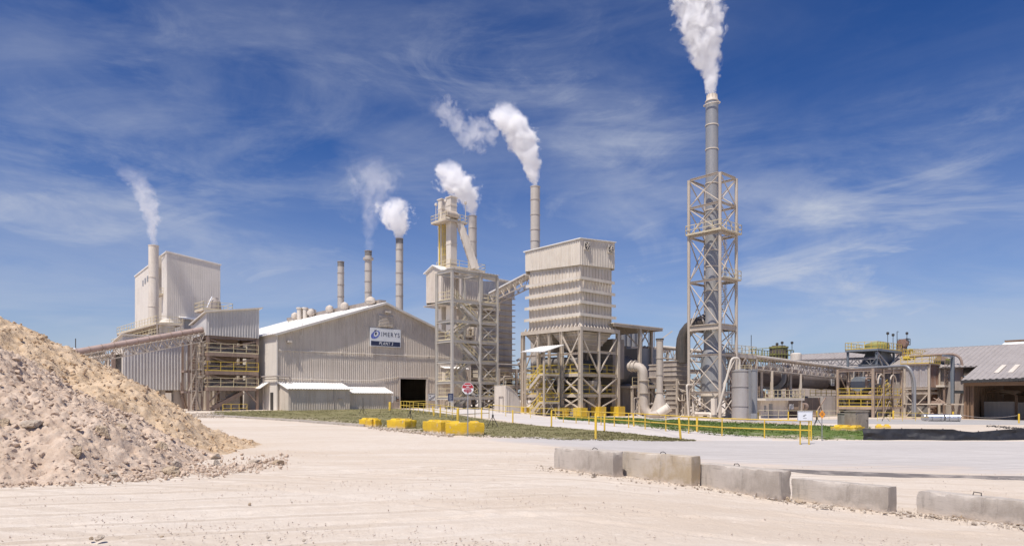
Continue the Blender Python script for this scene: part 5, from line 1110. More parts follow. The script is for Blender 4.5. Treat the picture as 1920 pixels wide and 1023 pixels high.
for k in range(12): x = rr_.uniform(-3.4, xr_); z = rr_.uniform(.3, z0_-1); m.tube(pipe_path([(x, -1.3, 0), (x, -1.3, z), (x+rr_.uniform(.5, 2), -1.3-rr_.uniform(0, .3), z), (x+1.6, .5, z+.6)], .25), rr_.choice([.05, .08, .12]), 7)
m.build('pipework', M['vess'], t)
q = Fr(1166, 100, -.4); t = thing('vent_bank', q, 'bank of short vertical ducts on a slab behind the open roof frame', 'ventilation unit')
z0_ = q.z(650)
for k in range(4): MB().lathe([(.55, 0), (.55, 3.1), (.4, 3.3)], (k*1.15, 0, z0_), 16).build('duct_pipe', M['stackg'], t, True)
MB().box(-1.5, -2, z0_-.5, 9, 3, z0_-.05).build('slab', M['vess'], t); columns(t, [(-1.2, -1.8), (8.6, -1.8), (3, -1.8)], -.4, z0_-.5, .3, M['steel'])
# grey hoppered ducts left of the chimney tower
q = Fr(1268, 86, -.4); t = thing('duct_stack', q, 'tall ribbed grey duct box topped by a black elbow leading into the chimney tower', 'duct')
yl_ = q.y(1247); xr_ = q.x(1292)
zA, zB, zC = q.z(676), q.z(706), q.z(728)
def frus(m, x0, y0, x1, y1, z0, X0, Y0, X1_, Y1_, z1): m.hexa([(x0, y0, z0), (x1, y0, z0), (x1, y1, z0), (x0, y1, z0), (X0, Y0, z1), (X1_, Y0, z1), (X1_, Y1_, z1), (X0, Y1_, z1)])
m = MB(); frus(m, .2, .2, xr_, 1.8, zC, -.1, -.1, xr_+.1, 1.9, zB); m.box(-.1, -.1, zB, xr_+.1, 1.9, zA); m.box(.2, .2, q.z(765), xr_, 1.6, zC-.01); frus(m, .5, .5, .9, .9, -.2, .2, .2, xr_, 1.6, q.z(765)); m.build('duct_shell', M['vess'], t)
for k in range(11):
    z = q.z(765)+(zA-q.z(765))*k/10; MB().box(-.2, -.2, z-.05, xr_+.18, -.095, z+.05).box(-.2, -.094, z-.05, -.095, 1.8, z+.05).build('stiffener_fin', M['steel'], t)
m = MB(); yl_ = max(2.2, yl_); m.box(.1, 2.0, zB, 1.6, 2.0+yl_, zA-.3); frus(m, .6, 2.5, 1.0, 2.9, zC-.4, .1, 2.0, 1.6, 2.0+yl_, zB); m.build('side_hopper', M['vess'], t)
for z in (zA-.4, (zA+zB)/2, zB): MB().box(0, 2.0, z-.05, .1, 2.05+yl_, z+.05).box(0, 1.93, z-.05, 1.6, 2.0, z+.05).build('stiffener_fin', M['steel'], t)
e0 = Vector((q.X, q.D, q.z0)); p_ = [(1279, 680, 86.5), (1279, 612, 86.5), (1340, 598, 83.8)]
R_ = Matrix.Rotation(-TH, 3, 'Z')
m = MB().tube([R_ @ (v-e0) for v in pipe_path([Vector(at(*a)) for a in p_], 2.6)], .78, 22); m.build('elbow', M['black'], t, True)
pt = [R_ @ (Vector(at(*a))-e0) for a in ((1297, 611, 85.6), (1301, 610, 85.4), (1321, 603, 84.6), (1324, 602, 84.5))]
MB().tube(pt[:2], .95, 22).tube(pt[2:], .95, 22).build('elbow_flange', M['vess'], t)
columns(t, [(-.4, -.4), (xr_+.3, -.4), (-.4, 4.2)], -.3, zB-.2, .26, M['steel'])
m = MB(); m.beam((-.4, -.4, 0), (xr_+.3, -.4, 3.2), .12); m.beam((xr_+.3, -.4, 0), (-.4, -.4, 3.2), .12); m.build('bracing', M['steel'], t)
m = MB(); rr_ = random.Random(12)
for k in range(12): x = rr_.uniform(-.5, 5.5); z = rr_.uniform(.4, 4.5); m.tube(pipe_path([(x, -1.2, -.2), (x, -1.2, z), (x+rr_.uniform(-2, 2), -1.3, z), (x+.6, .5, z+.9)], .22), rr_.choice([.05, .08, .11]), 7)
m.build('pipework', M['steel'], t)
# ================================================================ CHIMNEY TOWER
q = Fr(1350, 80, -.38); t = thing('chimney_tower', q, 'tallest grey steaming chimney inside a square pale lattice tower with platforms and ladder', 'chimney tower')
xr_ = q.x(1380.5); yl_ = q.y(1291.5); zt_ = q.z(323)
for x, y in ((0, 0), (xr_, 0), (0, yl_), (xr_, yl_)): MB().tube([(x, y, -.3), (x, y, zt_)], .185, 12).build('leg', M['tower'], t, True)
lv = [q.z(p) for p in (784, 735, 664, 611, 522, 434, 378, 323)]
for i, z in enumerate(lv[1:]):
    m = MB(); w_ = .34 if i in (2,) else .2
    for a, b in (((.2, 0), (xr_-.2, 0)), ((.2, yl_), (xr_-.2, yl_)), ((0, .2), (0, yl_-.2)), ((xr_, .2), (xr_, yl_-.2))): m.hbeam((*a, z), (*b, z), w_, w_*(1.9 if i == 2 else 1.2))
    m.build('ring_beam', M['tower'], t)
C4 = [(0, 0), (xr_, 0), (xr_, yl_), (0, yl_)]
for fi in range(4):
    m = MB(); a, b = C4[fi], C4[(fi+1) % 4]
    pairs = [(lv[0], lv[1]), (lv[1], lv[2]), (lv[2], lv[3]), (lv[3], lv[4]), (lv[4], lv[5]), (lv[5], lv[6]), (lv[6], lv[7])]
    for z0_, z1_ in pairs:
        k = .985; m.tube([(*a, z0_+.1), (*b, z1_-.1)], .07, 7); m.tube([(b[0]*k, b[1]*k, z0_+.1), (a[0]*k, a[1]*k, z1_-.1)], .065, 7)
    m.build('bracing', M['tower'], t)
def ringdeck(z, sides, R_=1.2, ov=.8):
    m = MB()
    if 'w' in sides: m.box(-ov, -ov, z, -.0, yl_+ov*.3, z+.06)
    if 's' in sides: m.box(0, -ov, z+.001, xr_+ov, 0, z+.061)
    m.box(.2, .2, z+.002, xr_-.2, xr_*.25, z+.06); m.box(.2, xr_*.25, z+.002, xr_*.2, yl_-.2, z+.06); m.box(xr_*.85, xr_*.25, z+.002, xr_-.2, yl_-.2, z+.06)
    m.build('deck', M['steel'], t); r_ = MB()
    if 'w' in sides: r_.rail([(0, yl_+ov*.3, z+.06), (-ov, yl_+ov*.3, z+.06), (-ov, -ov, z+.06)], 1.1, 1.2)
    if 's' in sides: r_.rail([(-ov if 'w' in sides else 0, -ov, z+.06), (xr_+ov, -ov, z+.06), (xr_+ov, 0, z+.06)], 1.1, 1.2)
    r_.build('handrail', M['crail'], t)
ringdeck(q.z(434)+.15, 'ws', ov=.45); ringdeck(q.z(522)+.1, 's', ov=.4); ringdeck(q.z(611)+.35, '')
m = MB(); ladder(m, xr_+.15, yl_*.45, lv[3], lv[5]+.3, .5, True, 1, 0); ladder(m, xr_+.2, .9, lv[1], lv[3], .45, False, 1, 0); m.build('ladder', M['steel'], t)
cxl, cyl = q.loc(1334.8, 83.0); px2, py2 = q.loc(1338, 83)
zc0, zc1 = q.z(660), q.z(186); r_ = .74
m = MB().lathe([(.95, zc0-3), (.95, q.z(612)), (r_, q.z(590)), (r_, H+(745-190)*83/F-q.z0)], (cxl, cyl, 0), 32); m.build('shaft', M['stackg'], t, True)
ztip = H+(745-190)*83/F-q.z0
m = MB().lathe([(r_, 0), (r_*.78, .45), (r_*.74, .75), (r_*.6, .75), (r_*.6, .2)], (cxl, cyl, ztip), 32); m.build('stack_tip', M['clad'], t, True)
m = MB()
for k in range(10): a = k*.628; m.beam((cxl+r_*.86*math.cos(a), cyl+r_*.86*math.sin(a), ztip+.05), (cxl+r_*.8*math.cos(a), cyl+r_*.8*math.sin(a), ztip+.75), .07)
m.tube([(cxl+(r_+.22)*math.cos(a), cyl+(r_+.22)*math.sin(a), ztip-.35+.22*math.cos(a*1)) for a in np.linspace(0, 2*math.pi, 25)], .06, 6); m.build('lifting_ring', M['clad'], t)
flanges(t, M['clad'], [H+(745-p)*83/F-q.z0 for p in (191, 236, 281, 345, 395, 430, 470, 500, 545)], cxl, cyl, r_, 30, .05, .06)
m = MB().lathe([(.5, q.z(784)), (.55, q.z(768)), (1.42, q.z(741)), (1.45, q.z(738)), (1.45, q.z(668)), (1.3, q.z(655)), (.98, q.z(645)), (.96, q.z(640))], (px2, py2, 0), 32); m.build('scrubber_vessel', M['stackg'], t, True)
m = MB().lathe([(1.44, 0), (1.62, .02), (1.62, .4), (1.44, .42)], (px2, py2, q.z(742)), 28); m.build('vessel_skirt', M['cladl'], t)
m = MB()
for k in range(14): a = k*.45; m.box(px2+1.5*math.cos(a)-.08, py2+1.5*math.sin(a)-.08, q.z(741), px2+1.5*math.cos(a)+.08, py2+1.5*math.sin(a)+.08, q.z(738))
m.tube(pipe_path([(-.3, yl_-.2, 0), (-.6, yl_-.1, 4.0), (0.4, yl_-.2, 4.0), (.4, yl_-.4, 0)], .25), .12, 8); m.build('service_pipe', M['cladl'], t); m = MB().tube(pipe_path([(-.5, yl_*.7, .6), (-.5, yl_*.2, .6), (-.5, yl_*.2, 0)], .25), .2, 8); m.box(-.8, .2, .5, -.3, .7, 2.4); m.build('pump_pipework', M['cladl'], t)
plumes.append(('F', (q.w(cxl, cyl)[0], q.w(cxl, cyl)[1], ztip+.6+q.z0), r_*.75))
# ================================================================ SILO
t, tip, r = chimney('round_silo', 1390, 73, 35, 694, 790, [724, 760], paint('silo wall', (.42, .39, .37), (.33, .27, .24), .7, .6, .2), 'short wide grey cylindrical tank with thin pipes down its side, right of the chimney tower', sooty=False)
hS_ = tip[2]-t.location.z
m = MB().lathe([(r*1.001, hS_-.02), (.3, hS_+.15), (.2, hS_+.15)], n=28); m.build('tank_roof', M['stackg'], t, True)
m = MB().tube(pipe_path([(-.2, 0, hS_), (-.2, 0, hS_+1.3), (-1.1, -.3, hS_+1.3), (-2.1, -.5, 3.0), (-2.6, -.3, 1)], .4), .12, 10); m.build('fill_pipe', M['cladl'], t, True)
for a, rr_ in ((.45, .06), (.62, .05), (.9, .04)): an = -math.pi/2+a; MB().tube([((r+.12)*math.cos(an), (r+.12)*math.sin(an), 0), ((r+.12)*math.cos(an), (r+.12)*math.sin(an), hS_+.1)], rr_, 7).build('side_pipe', M['stackg'], t)
m = MB().rail([(-.6, -.8, hS_), (.8, -.8, hS_)], .5, .6, .02, False); m.build('roof_rail', M['crail'], t)
MB().box(r*.5, -r-.5, .0, r*1.1, -r-.1, .9).build('control_box', M['stackg'], t)
t2, tip2, r2 = chimney('round_silo', 1412, 75, 15, 692, 790, [], M['stackg'], 'narrow grey tank tucked behind the right side of the wide tank', sooty=False)
# ================================================================ KILN AREA
conveyor('truss_conveyor', W3(1232, 651, 99), W3(1418, 670, 99), .3, 1.4, 'pale lattice conveyor passing behind the chimney tower', M['cladl'], M['steel'], 14, 1.5, False)
tcv = conveyor('truss_conveyor', W3(1400, 668, 92), W3(1603, 694, 114), .3, 1.6, 'pale lattice conveyor bridge running above the long dark kiln', M['cladl'], M['steel'], 17, 1.5, False, ((.155, .32), (.40, .30)))
q = Fr(1412, 98, -.6); t = thing('rotary_kiln', q, 'very long dark horizontal steel cylinder under the lattice conveyor bridge', 'kiln')
xe = q.x(1650); Za = q.z(704, 0); Zb = q.z(720, xe); R = 1.42
def kz(x): return Za+(Zb-Za)*x/xe
def seg(x0, x1, r, mat, name): MB().lathe([(r, 0), (r, x1-x0)], (x0, 0, 0), 36, 'x')
segs = [(-3, q.x(1446), R, 'kiln'), (q.x(1446), q.x(1490), R*.99, 'kiln'), (q.x(1490), q.x(1542), R, 'kilnl'), (q.x(1542), q.x(1590), R*.985, 'kiln'), (q.x(1590), xe, R, 'kiln')]
for a, b, r_, mm in segs: MB().tube([(a, 0, kz(a)), (b, 0, kz(b))], r_, 40).build('kiln_shell', M[mm], t, True)
for px, r_, w_, mm in ((1449, R*1.42, .35, 'stackg'), (1463, R*1.2, .6, 'kilnl'), (1540, R*1.04, .2, 'kilnl'), (1588, R*1.1, .5, 'kilnl'), (1628, R*1.25, .5, 'kilnl')):
    x = q.x(px); MB().tube([(x-w_/2, 0, kz(x)), (x+w_/2, 0, kz(x))], r_, 40).build('kiln_ring', M[mm], t, True)
x = q.x(1457); MB().hexa([(x-.5, -.9, 0), (x+.6, -.9, 0), (x+.6, .9, 0), (x-.5, .9, 0), (x-.2, -.4, kz(x)-R), (x+.3, -.4, kz(x)-R), (x+.3, .4, kz(x)-R), (x-.2, .4, kz(x)-R)]).build('roller_support', M['stackg'], t)
MB().box(x-6, -2.6, -.6, x+11, 4, -.2).build('slab', M['conc'], t)
x0, x1 = q.x(1500, -2.2), q.x(1600, -2.2); zp = q.z(743)
deck(t, q.x(1490), -2.4, x1+6, 2.4, zp, M['brown'], M['yrail'], 's', .35, sp=1.8, r=.035)
m = MB()
for k in range(9): x = q.x(1492)+k*2.4; m.beam((x, -2.2, 0), (x, -2.2, zp-.3), .2); m.beam((x, 2.2, 0), (x, 2.2, zp-.3), .2)
m.build('platform_post', M['brown'], t)
wx, wz = q.x(1561, -1.6), q.z(711, q.x(1561, -1.6), -1.6); s_ = MB().box(wx-.6, -1.66, wz-1.0, wx+.6, -1.6, wz+1.0).build('warning_sign', M['white'], t)
m = MB(); [m.box(wx-.45, -1.68, wz+.7-i*.3, wx+.45, -1.665, wz+.78-i*.3) for i in range(6)]; m.build('printed_lines', M['stackg'], s_)
# concrete piers
q = Fr(1543, 101, -.75); t = thing('concrete_pier', q, 'broad pale concrete pier with Y-shaped brown stain and small grey door under the kiln', 'concrete pier')
xw = q.x(1599); zt_ = q.z(742); MB().box(0, 0, -.4, xw, 3, zt_).build('pier', M['conc'], t)
m = MB(); xc = xw*.5; m.beam((xc, -.01, 0), (xc, -.01, zt_*.55), .5, .015, (0, 0, 1)) if 0 else m.box(xc-.22, -.012, 0, xc+.22, -.004, zt_*.55); m.hexa([(xc-.25, -.012, zt_*.5), (xc+.05, -.012, zt_*.5), (xc+.05, -.004, zt_*.5), (xc-.25, -.004, zt_*.5), (xc-1.8, -.012, zt_-.05), (xc-.9, -.012, zt_-.05), (xc-.9, -.004, zt_-.05), (xc-1.8, -.004, zt_-.05)]); m.hexa([(xc-.05, -.014, zt_*.5), (xc+.25, -.014, zt_*.5), (xc+.25, -.006, zt_*.5), (xc-.05, -.006, zt_*.5), (xc+.9, -.014, zt_-.05), (xc+1.8, -.014, zt_-.05), (xc+1.8, -.006, zt_-.05), (xc+.9, -.006, zt_-.05)]); m.build('stain', M['duct'], t)
MB().box(xw*.72, -.05, -.1, xw*.9, -.005, 1.8).build('door', M['stackg'], t)
q = Fr(1601, 108, -.8); t = thing('concrete_pier', q, 'narrow ribbed concrete pier right of the broad stained one', 'concrete pier')
MB().box(0, 0, -.4, q.x(1620), 3, q.z(741)).build('pier', M['conc'], t); m = MB(); [m.box(.2+k*.32, -.06, -.4, .32+k*.32, -.003, q.z(743)) for k in range(6)]; m.build('pier_rib', M['conc'], t)
for px, zt__ in ((1600, 693), (1617, 692)): pass
q = Fr(1599, 104, -.8); t = thing('steel_bent', q, 'pair of beige steel posts carrying the right end of the lattice conveyor', 'steel frame')
columns(t, [(0, 0), (q.x(1617), 0)], -.3, q.z(694), .42, M['steel']); MB().hbeam((-.5, 0, q.z(694)+.1), (q.x(1617)+.5, 0, q.z(694)+.1), .3, .3).build('cap_beam', M['steel'], t)
# low white block with roof platform
q = Fr(1424, 88, -.6); t = thing('pump_house', q, 'low pale block building with railed roof platform, right of the round tank', 'building')
xw = q.x(1478); zt_ = q.z(746); xd = q.x(1442)
MB().box(.3, 0, -.3, xw, 5, zt_-.3).build('wall', M['cladl'], t); MB().box(-.6, -1.2, zt_-.3, xw+2.2, 5.2, zt_).build('roof_slab', M['cladl'], t)
r_ = MB().rail([(-.6, -1.15, zt_), (xw+2.2, -1.15, zt_)], 1.05, 1.1, .035).rail([(-.6, 4.8, zt_), (xw+2.2, 4.8, zt_)], 1.05, 1.3, .03); r_.build('handrail', M['crail'], t)
MB().box(xd, -.05, -.2, xd+.85, -.005, 1.9).build('door', M['stackg'], t); MB().box(q.x(1433), -.06, .9, q.x(1436), -.005, 1.7).build('electric_box', M['stackg'], t)
s_, w, h = wall_sign('map_sign', 1480, 1488, 757, 766.5, M['white'], 'white map sign with dark diagonal stripes beside the low pale pump house', -.3, q)
m = MB()
for k in (-.18, 0, .18): m.beam((-w*.4, -.03, -h*.35+k), (w*.4, -.03, h*.35+k), .01, .05)
m.build('map_marking', M['navy'], s_)
MB().hbeam((q.x(1501, -1), -1, -.3), (q.x(1501, -1), -1, q.z(726, 4, -1)), .34, .34, (0, 1, 0)).build('column', M['steel'], t)
# machinery
q = Fr(1503, 96, -.7); t = thing('kiln_drive', q, 'dark reddish ribbed gear housing under the kiln, left of the stained pier', 'machine')
xw = q.x(1538); m = MB().box(0, 0, .6, xw, 2.5, q.z(745)); [m.box(.2+k*.5, -.08, .8, .32+k*.5, -.003, q.z(748)) for k in range(7)]; m.build('housing', M['kiln'], t)
m = MB().box(-1.2, -.4, -.3, -.3, 1.5, 1.5).lathe([(.5, -.5), (.5, .5)], (-.7, -.6, 1.6), 14, 'x').box(xw*.4, -.9, -.3, xw*.9, -.2, .8); m.build('motor', M['brown'], t)
MB().beam((xw*.5, -.4, .2), (xw+.8, -.4, q.z(745)), .14).beam((xw, -.4, .2), (xw-1.5, -.4, q.z(745)), .12).build('strut', M['brown'], t)
# dark service hall behind kiln (undergrowth of steel)
def steelwork(name, px0, D, px1, yb, pyt, lev, mat, railm, label, seed, nx=3, pipes=14, pm='brown', zoff=-.8):
    q = Fr(px0, D, zoff); t = thing(name, q, label, 'steel frame'); x1 = q.x(px1); zt_ = q.z(pyt)
    columns(t, [(x1*i/(nx-1), y) for i in range(nx) for y in (0, yb)], -.3, zt_, .34, mat)
    ring_beams(t, 0, x1, 0, yb, [zt_-.2], .3, .4, mat)
    for p in lev: deck(t, 0, 0, x1, yb, q.z(p), mat, railm, 'sw', .4, r=.035)
    r = random.Random(seed); m = MB()
    for k in range(pipes):
        x, y, z = r.uniform(0, x1*.8), r.uniform(.3, yb), r.uniform(.3, zt_-1.2); m.tube(pipe_path([(x, y, z-r.uniform(.2, 1.5)), (x, y, z), (x+r.uniform(.8, x1*.4), y, z), (x+r.uniform(.5, 2), y, z+r.uniform(.4, 1.4))], .25), r.choice([.07, .1, .16, .22]), 8)
    m.build('pipework', M[pm], t)
    m = MB()
    for i in range(nx-1): a, b = x1*i/(nx-1), x1*(i+1)/(nx-1); m.beam((a, 0, 0), (b, 0, zt_*.5), .12); m.beam((b, yb, zt_*.5), (a, yb, zt_-.3), .12)
    m.build('bracing', mat, t); return q, t, x1, zt_
q, t, x1, zt_ = steelwork('pipe_rack', 1637, 100, 1690, 5, 690, (741, 762), M['tanst'], M['yrail'], 'open beige pipe rack with yellow rails at the right end of the kiln', 31, 4, 26)
MB().lathe([(1.1, 0), (1.1, x1*.7)], (1, 2.5, zt_-2.2), 20, 'x').build('process_drum', M['galvd'], t, True)
m = MB()
for a in (1.5, x1*.55):
    pts = [(a+1.3+1.3*math.cos(u_), -.1, zt_-2.2+1.4*math.sin(u_)) for u_ in np.linspace(math.pi, 0, 9)]; m.tube(pts, .12, 7)
m.build('arched_brace', M['steel'], t)
MB().box(.5, 1, .2, x1-.5, 4, 2.0).box(2, .2, .1, 4, 1, 1.5).build('machine_base', M['soot'], t)
m, m2 = MB(), MB(); flight(m, m2, (x1*.45, .6, q.z(741)), (x1*.85, .6, q.z(722)), .8, (0, 1, 0)); m.build('stair_flight', M['brown'], t); m2.build('handrail', M['yrail'], t)
steelwork('pipe_rack', 1425, 108, 1500, 5, 722, (745,), M['brown'], M['crail'], 'dark brown steelwork crowded with pipes behind the pump house', 41, 4, 22)
steelwork('pipe_rack', 1502, 112, 1545, 5, 745, (), M['brown'], M['yrail'], 'low brown steelwork behind the reddish gear housing', 42, 3, 14)
steelwork('pipe_rack', 1622, 118, 1660, 6, 735, (760,), M['brown'], M['crail'], 'low brown steelwork behind the beige pipe rack', 43, 3, 18)
steelwork('pipe_rack', 1085, 104, 1165, 6, 690, (735, 712), M['steel'], M['crail'], 'pale steelwork with pipes visible through the legs of the big filter house', 44, 4, 26, 'vess', -.4)
steelwork('pipe_rack', 1255, 100, 1345, 6, 690, (735,), M['steel'], M['crail'], 'pale steelwork with pipes behind the chimney tower', 45, 4, 26, 'vess', -.5)
steelwork('pipe_rack', 935, 106, 1000, 6, 690, (745, 722), M['steel'], M['crail'], 'pale steelwork with pipes between the two filter houses', 46, 3, 24, 'vess', .2)
# walkway deck behind silo top
q = Fr(1376, 88, -.5); t = thing('walkway_platform', q, 'cream railed walkway platform with a whip mast behind the top of the wide round tank', 'platform')
x1 = q.x(1418); z = q.z(662); deck(t, 0, 0, x1, 3, z, M['steel'], M['crail'], 'swne', .5, sp=.9); columns(t, [(0, 0), (x1, 0), (0, 3), (x1, 3)], -.3, z-.5, .28, M['steel'])
m = MB(); m.beam((0, 0, z-3.5), (x1/2, 0, z-.5), .14); m.beam((x1, 0, z-3.5), (x1/2, 0, z-.5), .14); m.beam((x1*.2, 0, 0), (x1*.6, 0, z-3.5), .14); m.build('bracing', M['steel'], t)
MB().beam((x1*.8, .1, z), (x1*.8, .1, z+2.6), .06).build('mast', M['dark'], t)
m = MB()
for k in range(8): m.tube([(.3+k*.6, 1.0, 1), (.3+k*.6, 1.0, z-.6)], .09+.05*(k % 3), 7)
m.box(.2, .8, z-3.2, x1, 1.6, z-2); m.build('pipework', M['brown'], t)
# yellow-railed drum tower above the kiln
q = Fr(1443, 124, -1); t = thing('drum_tower', q, 'dark drum on a green-yellow railed platform with three lamp poles above the conveyor bridge', 'platform')
x1 = q.x(1488); z0_, zp = q.z(700), q.z(672)
deck(t, 0, 0, x1, 4, zp, M['green'], M['green'], 'swne', .3, 1.9, sp=1.2, r=.05); a, b = q.x(1460, 1), q.x(1479, 1)
MB().lathe([(1.6, 0), (1.6, 2.2), (1.2, 2.8)], ((a+b)/2, 2, zp), 20).build('drum', M['kiln'], t, True)
MB().lathe([(1.75, 2.3), (1.75, 2.6)], ((a+b)/2, 2, zp), 20).lathe([(1.75, 1.0), (1.75, 1.2)], ((a+b)/2, 2, zp), 20).build('drum_band', M['green'], t)
columns(t, [(.2, .2), (x1-.2, .2), (.2, 3.8), (x1-.2, 3.8)], 0, zp-.2, .3, M['steel'])
for px, py in ((1457, 645), (1466.5, 642.5), (1485, 642.5)):
    x = q.x(px, .1); zl_ = q.z(py, x); m = MB().beam((x, .1, zp), (x, .1, zl_), .08); m.lathe([(.05, -.25), (.25, -.1), (.25, .2), (.05, .3)], (x, .1, zl_), 10); m.build('lamp_pole', M['dark'], t)
q2 = W3(1492.5, 677, 112); t = thing('small_tank', q2, 'small white vertical tank at the right of the yellow-railed drum', 'tank'); MB().lathe([(.85, -3), (.85, 1.2), (.6, 1.35)], n=22).build('tank_shell', M['cladl'], t, True); MB().lathe([(.9, .1), (.9, .2)], n=22).build('tank_band', M['stackg'], t)
# long pipe truss in front of the far roof
conveyor('pipe_bridge', W3(1495, 675, 128), W3(1646, 670, 112), .16, .95, 'thin dark pipe bridge crossing in front of the far weathered roof', M['kilnl'], M['stackg'], 8, .8, True)
# ================================================================ GREY HOPPER TOWER
q = Fr(1643.5, 112, -.9); t = thing('hopper_tower', q, 'blue-grey braced hopper tower with yellow railed top and dark drive machinery', 'process tower')
x1 = q.x(1700); zb_, zd_, ztp_ = q.z(686), q.z(653), q.z(640)
columns(t, [(0, 0), (x1*.55, 0), (x1, 0), (0, 4.5), (x1, 4.5)], zb_-4, zd_, .32, M['galvd'])
deck(t, -.3, -.3, x1*.75, 4.8, zd_, M['galvd'], M['yrail'], 'swn', .35, 1.15, sp=1.1, r=.035); deck(t, -.2, -.2, x1+1, 4.7, zb_, M['galvd'], None)
m = MB(); frus(m, x1*.22, .6, x1*.78, 3.9, zb_, x1*.36, 1.0, x1*.64, 3.4, zd_-.1); m.build('hopper', M['galvd'], t)
m = MB()
for a, b in (((0, 0, zd_-.5), (x1*.18, 0, zb_+.1)), ((0.2, 0, zd_-.5), (x1*.4, 0, zb_+.1)), ((x1*.75, 0, zd_-.5), (x1*.4, 0, zb_+.1))): m.beam(a, b, .2)
m.build('bracing', M['steelg'], t)
MB().lathe([(1.7, 0), (1.9, .25), (1.9, .9), (1.7, 1.1), (.8, 1.35)], (x1*.42, 2, zd_+.1), 24).build('top_drum', M['green'], t, True)
m = MB(); xa = q.x(1693, .5); m.box(xa-.9, 0, zb_-2, xa+.3, 1.3, ztp_-.4); m.beam((xa-2.8, .3, zd_+1.1), (xa+1.4, .3, zd_+1.35), .25); m.build('elevator_leg', M['brown'], t)
m = MB().lathe([(.75, -.7), (.75, .7)], (xa-.1, .5, ztp_+.4), 16, 'x').box(xa-.6, .1, ztp_-.4, xa+.9, 1.2, ztp_+.2).lathe([(.35, -.5), (.35, .5)], (xa+.8, .4, ztp_+.9), 12, 'x'); m.build('drive', M['rust'], t)
m = MB().rail([(xa-.3, -.1, zd_+1.3), (xa+1.7, -.1, zd_+1.3), (xa+1.7, 2, zd_+1.3)], 1.1, .6, .04); m.build('handrail', M['dark'], t)
m = MB()
for k in range(4): m.rail([(xa+.8, -.2, zd_-.3-k*.9), (xa+2.6, -.2, zd_-.3-k*.9)], .9, .5, .05)
m.build('cage_stair', M['yrail'], t)
MB().beam((xa-.2, -.4, zd_+.3), (q.x(1718, -.4), -.4, q.z(680)), .3).build('diagonal_spout', M['brown'], t)
for px, py in ((1664.5, 625), (1674.5, 628), (1700.5, 625)):
    x = q.x(px, .0); zl_ = q.z(py, x); m = MB().beam((x, 0, zd_+.2), (x, 0, zl_), .07); m.lathe([(.05, -.22), (.22, -.1), (.22, .2), (.05, .28)], (x, 0, zl_), 10); m.build('lamp_pole', M['dark'], t)
m = MB(); x = q.x(1682, 0); zl_ = q.z(621, x); m.beam((x, 0, zd_), (x, 0, zl_), .08); m.beam((x, 0, zl_), (x+.8, 0, zl_), .06); m.build('mast', M['dark'], t)
for k, dz in ((0, 0), (1, .35)):
    t = root('grey_pipe', 1712+3*k, 778, 99-1.5*k, ('outer' if k else 'inner')+' of two grey pipes that run level and then bend down before the ribbed bin', 'pipe')
    part_path(t, 'pipe_run', [(1600, 689+2*k, 112), (1704, 687-2*k, 99-1.5*k), (1712+3*k, 712, 99-1.5*k), (1712+3*k, 780, 99-1.5*k)], .2, M['stackg'], 1.1, 12)
# ================================================================ RIBBED BIN
q = Fr(1740, 106, -1); t = thing('ribbed_bin', q, 'ribbed metal bin with silver left side and rusty right side on steel legs', 'bin')
yl_ = q.y(1697); x1 = q.x(1758.5); z0_, z1_ = q.z(725), q.z(682)
MB().rib((0, yl_, z0_), (0, .01, z0_), (0, .01, z1_), (0, yl_, z1_), .85, .1).build('left_side', paint('dusty silver sheet', (.50, .47, .46), (.36, .28, .22), .7, .5, .3), t)
MB().rib((.01, 0, z0_), (x1, 0, z0_), (x1, 0, z1_), (.01, 0, z1_), .6, .12).build('right_side', M['rust'], t)
MB().box(.07, .07, z0_, x1, yl_, z1_-.02).build('core', M['brown'], t)
columns(t, [(-.15, -.2), (x1, -.2), (-.15, yl_)], -.3, z1_, .3, M['steel'])
m = MB(); frus(m, x1*.35, yl_*.3, x1*.65, yl_*.7, q.z(755), .1, .1, x1-.1, yl_-.1, z0_-.02); m.build('hopper', M['vess'], t)
for p in (727, 736): m = MB().hbeam((-.15, 0, q.z(p)), (-.15, yl_, q.z(p)), .2, .35).hbeam((0, -.2, q.z(p)), (x1, -.2, q.z(p)), .2, .35); m.build('girt', M['steel'], t)
deck(t, -.4, -.3, x1, yl_+.5, z1_+.1, M['brown'], M['yrail'], 'sw', .2, 1.2, sp=1.1, r=.03)
m = MB(); m.beam((-.15, 0, 0), (-.15, yl_, q.z(738)), .12); m.beam((-.15, yl_, 0), (-.15, 0, q.z(738)), .12); m.beam((-.3, yl_+1, q.z(757)), (-.3, -6, q.z(757)), .2); m.build('bracing', M['steel'], t)
m = MB(); rr_ = random.Random(77)
for k in range(14): y = rr_.uniform(0, yl_); z = rr_.uniform(.3, 2.6); m.tube(pipe_path([(1, y, 0), (1, y, z), (1.2, y-rr_.uniform(.5, 2.2), z), (2, y-1, z+.6)], .2), rr_.choice([.08, .13, .2]), 7)
m.build('pipework', M['brown'], t)
MB().box(.6, .3, -.2, 3, yl_-.2, 1.8).build('machine_base', M['soot'], t)
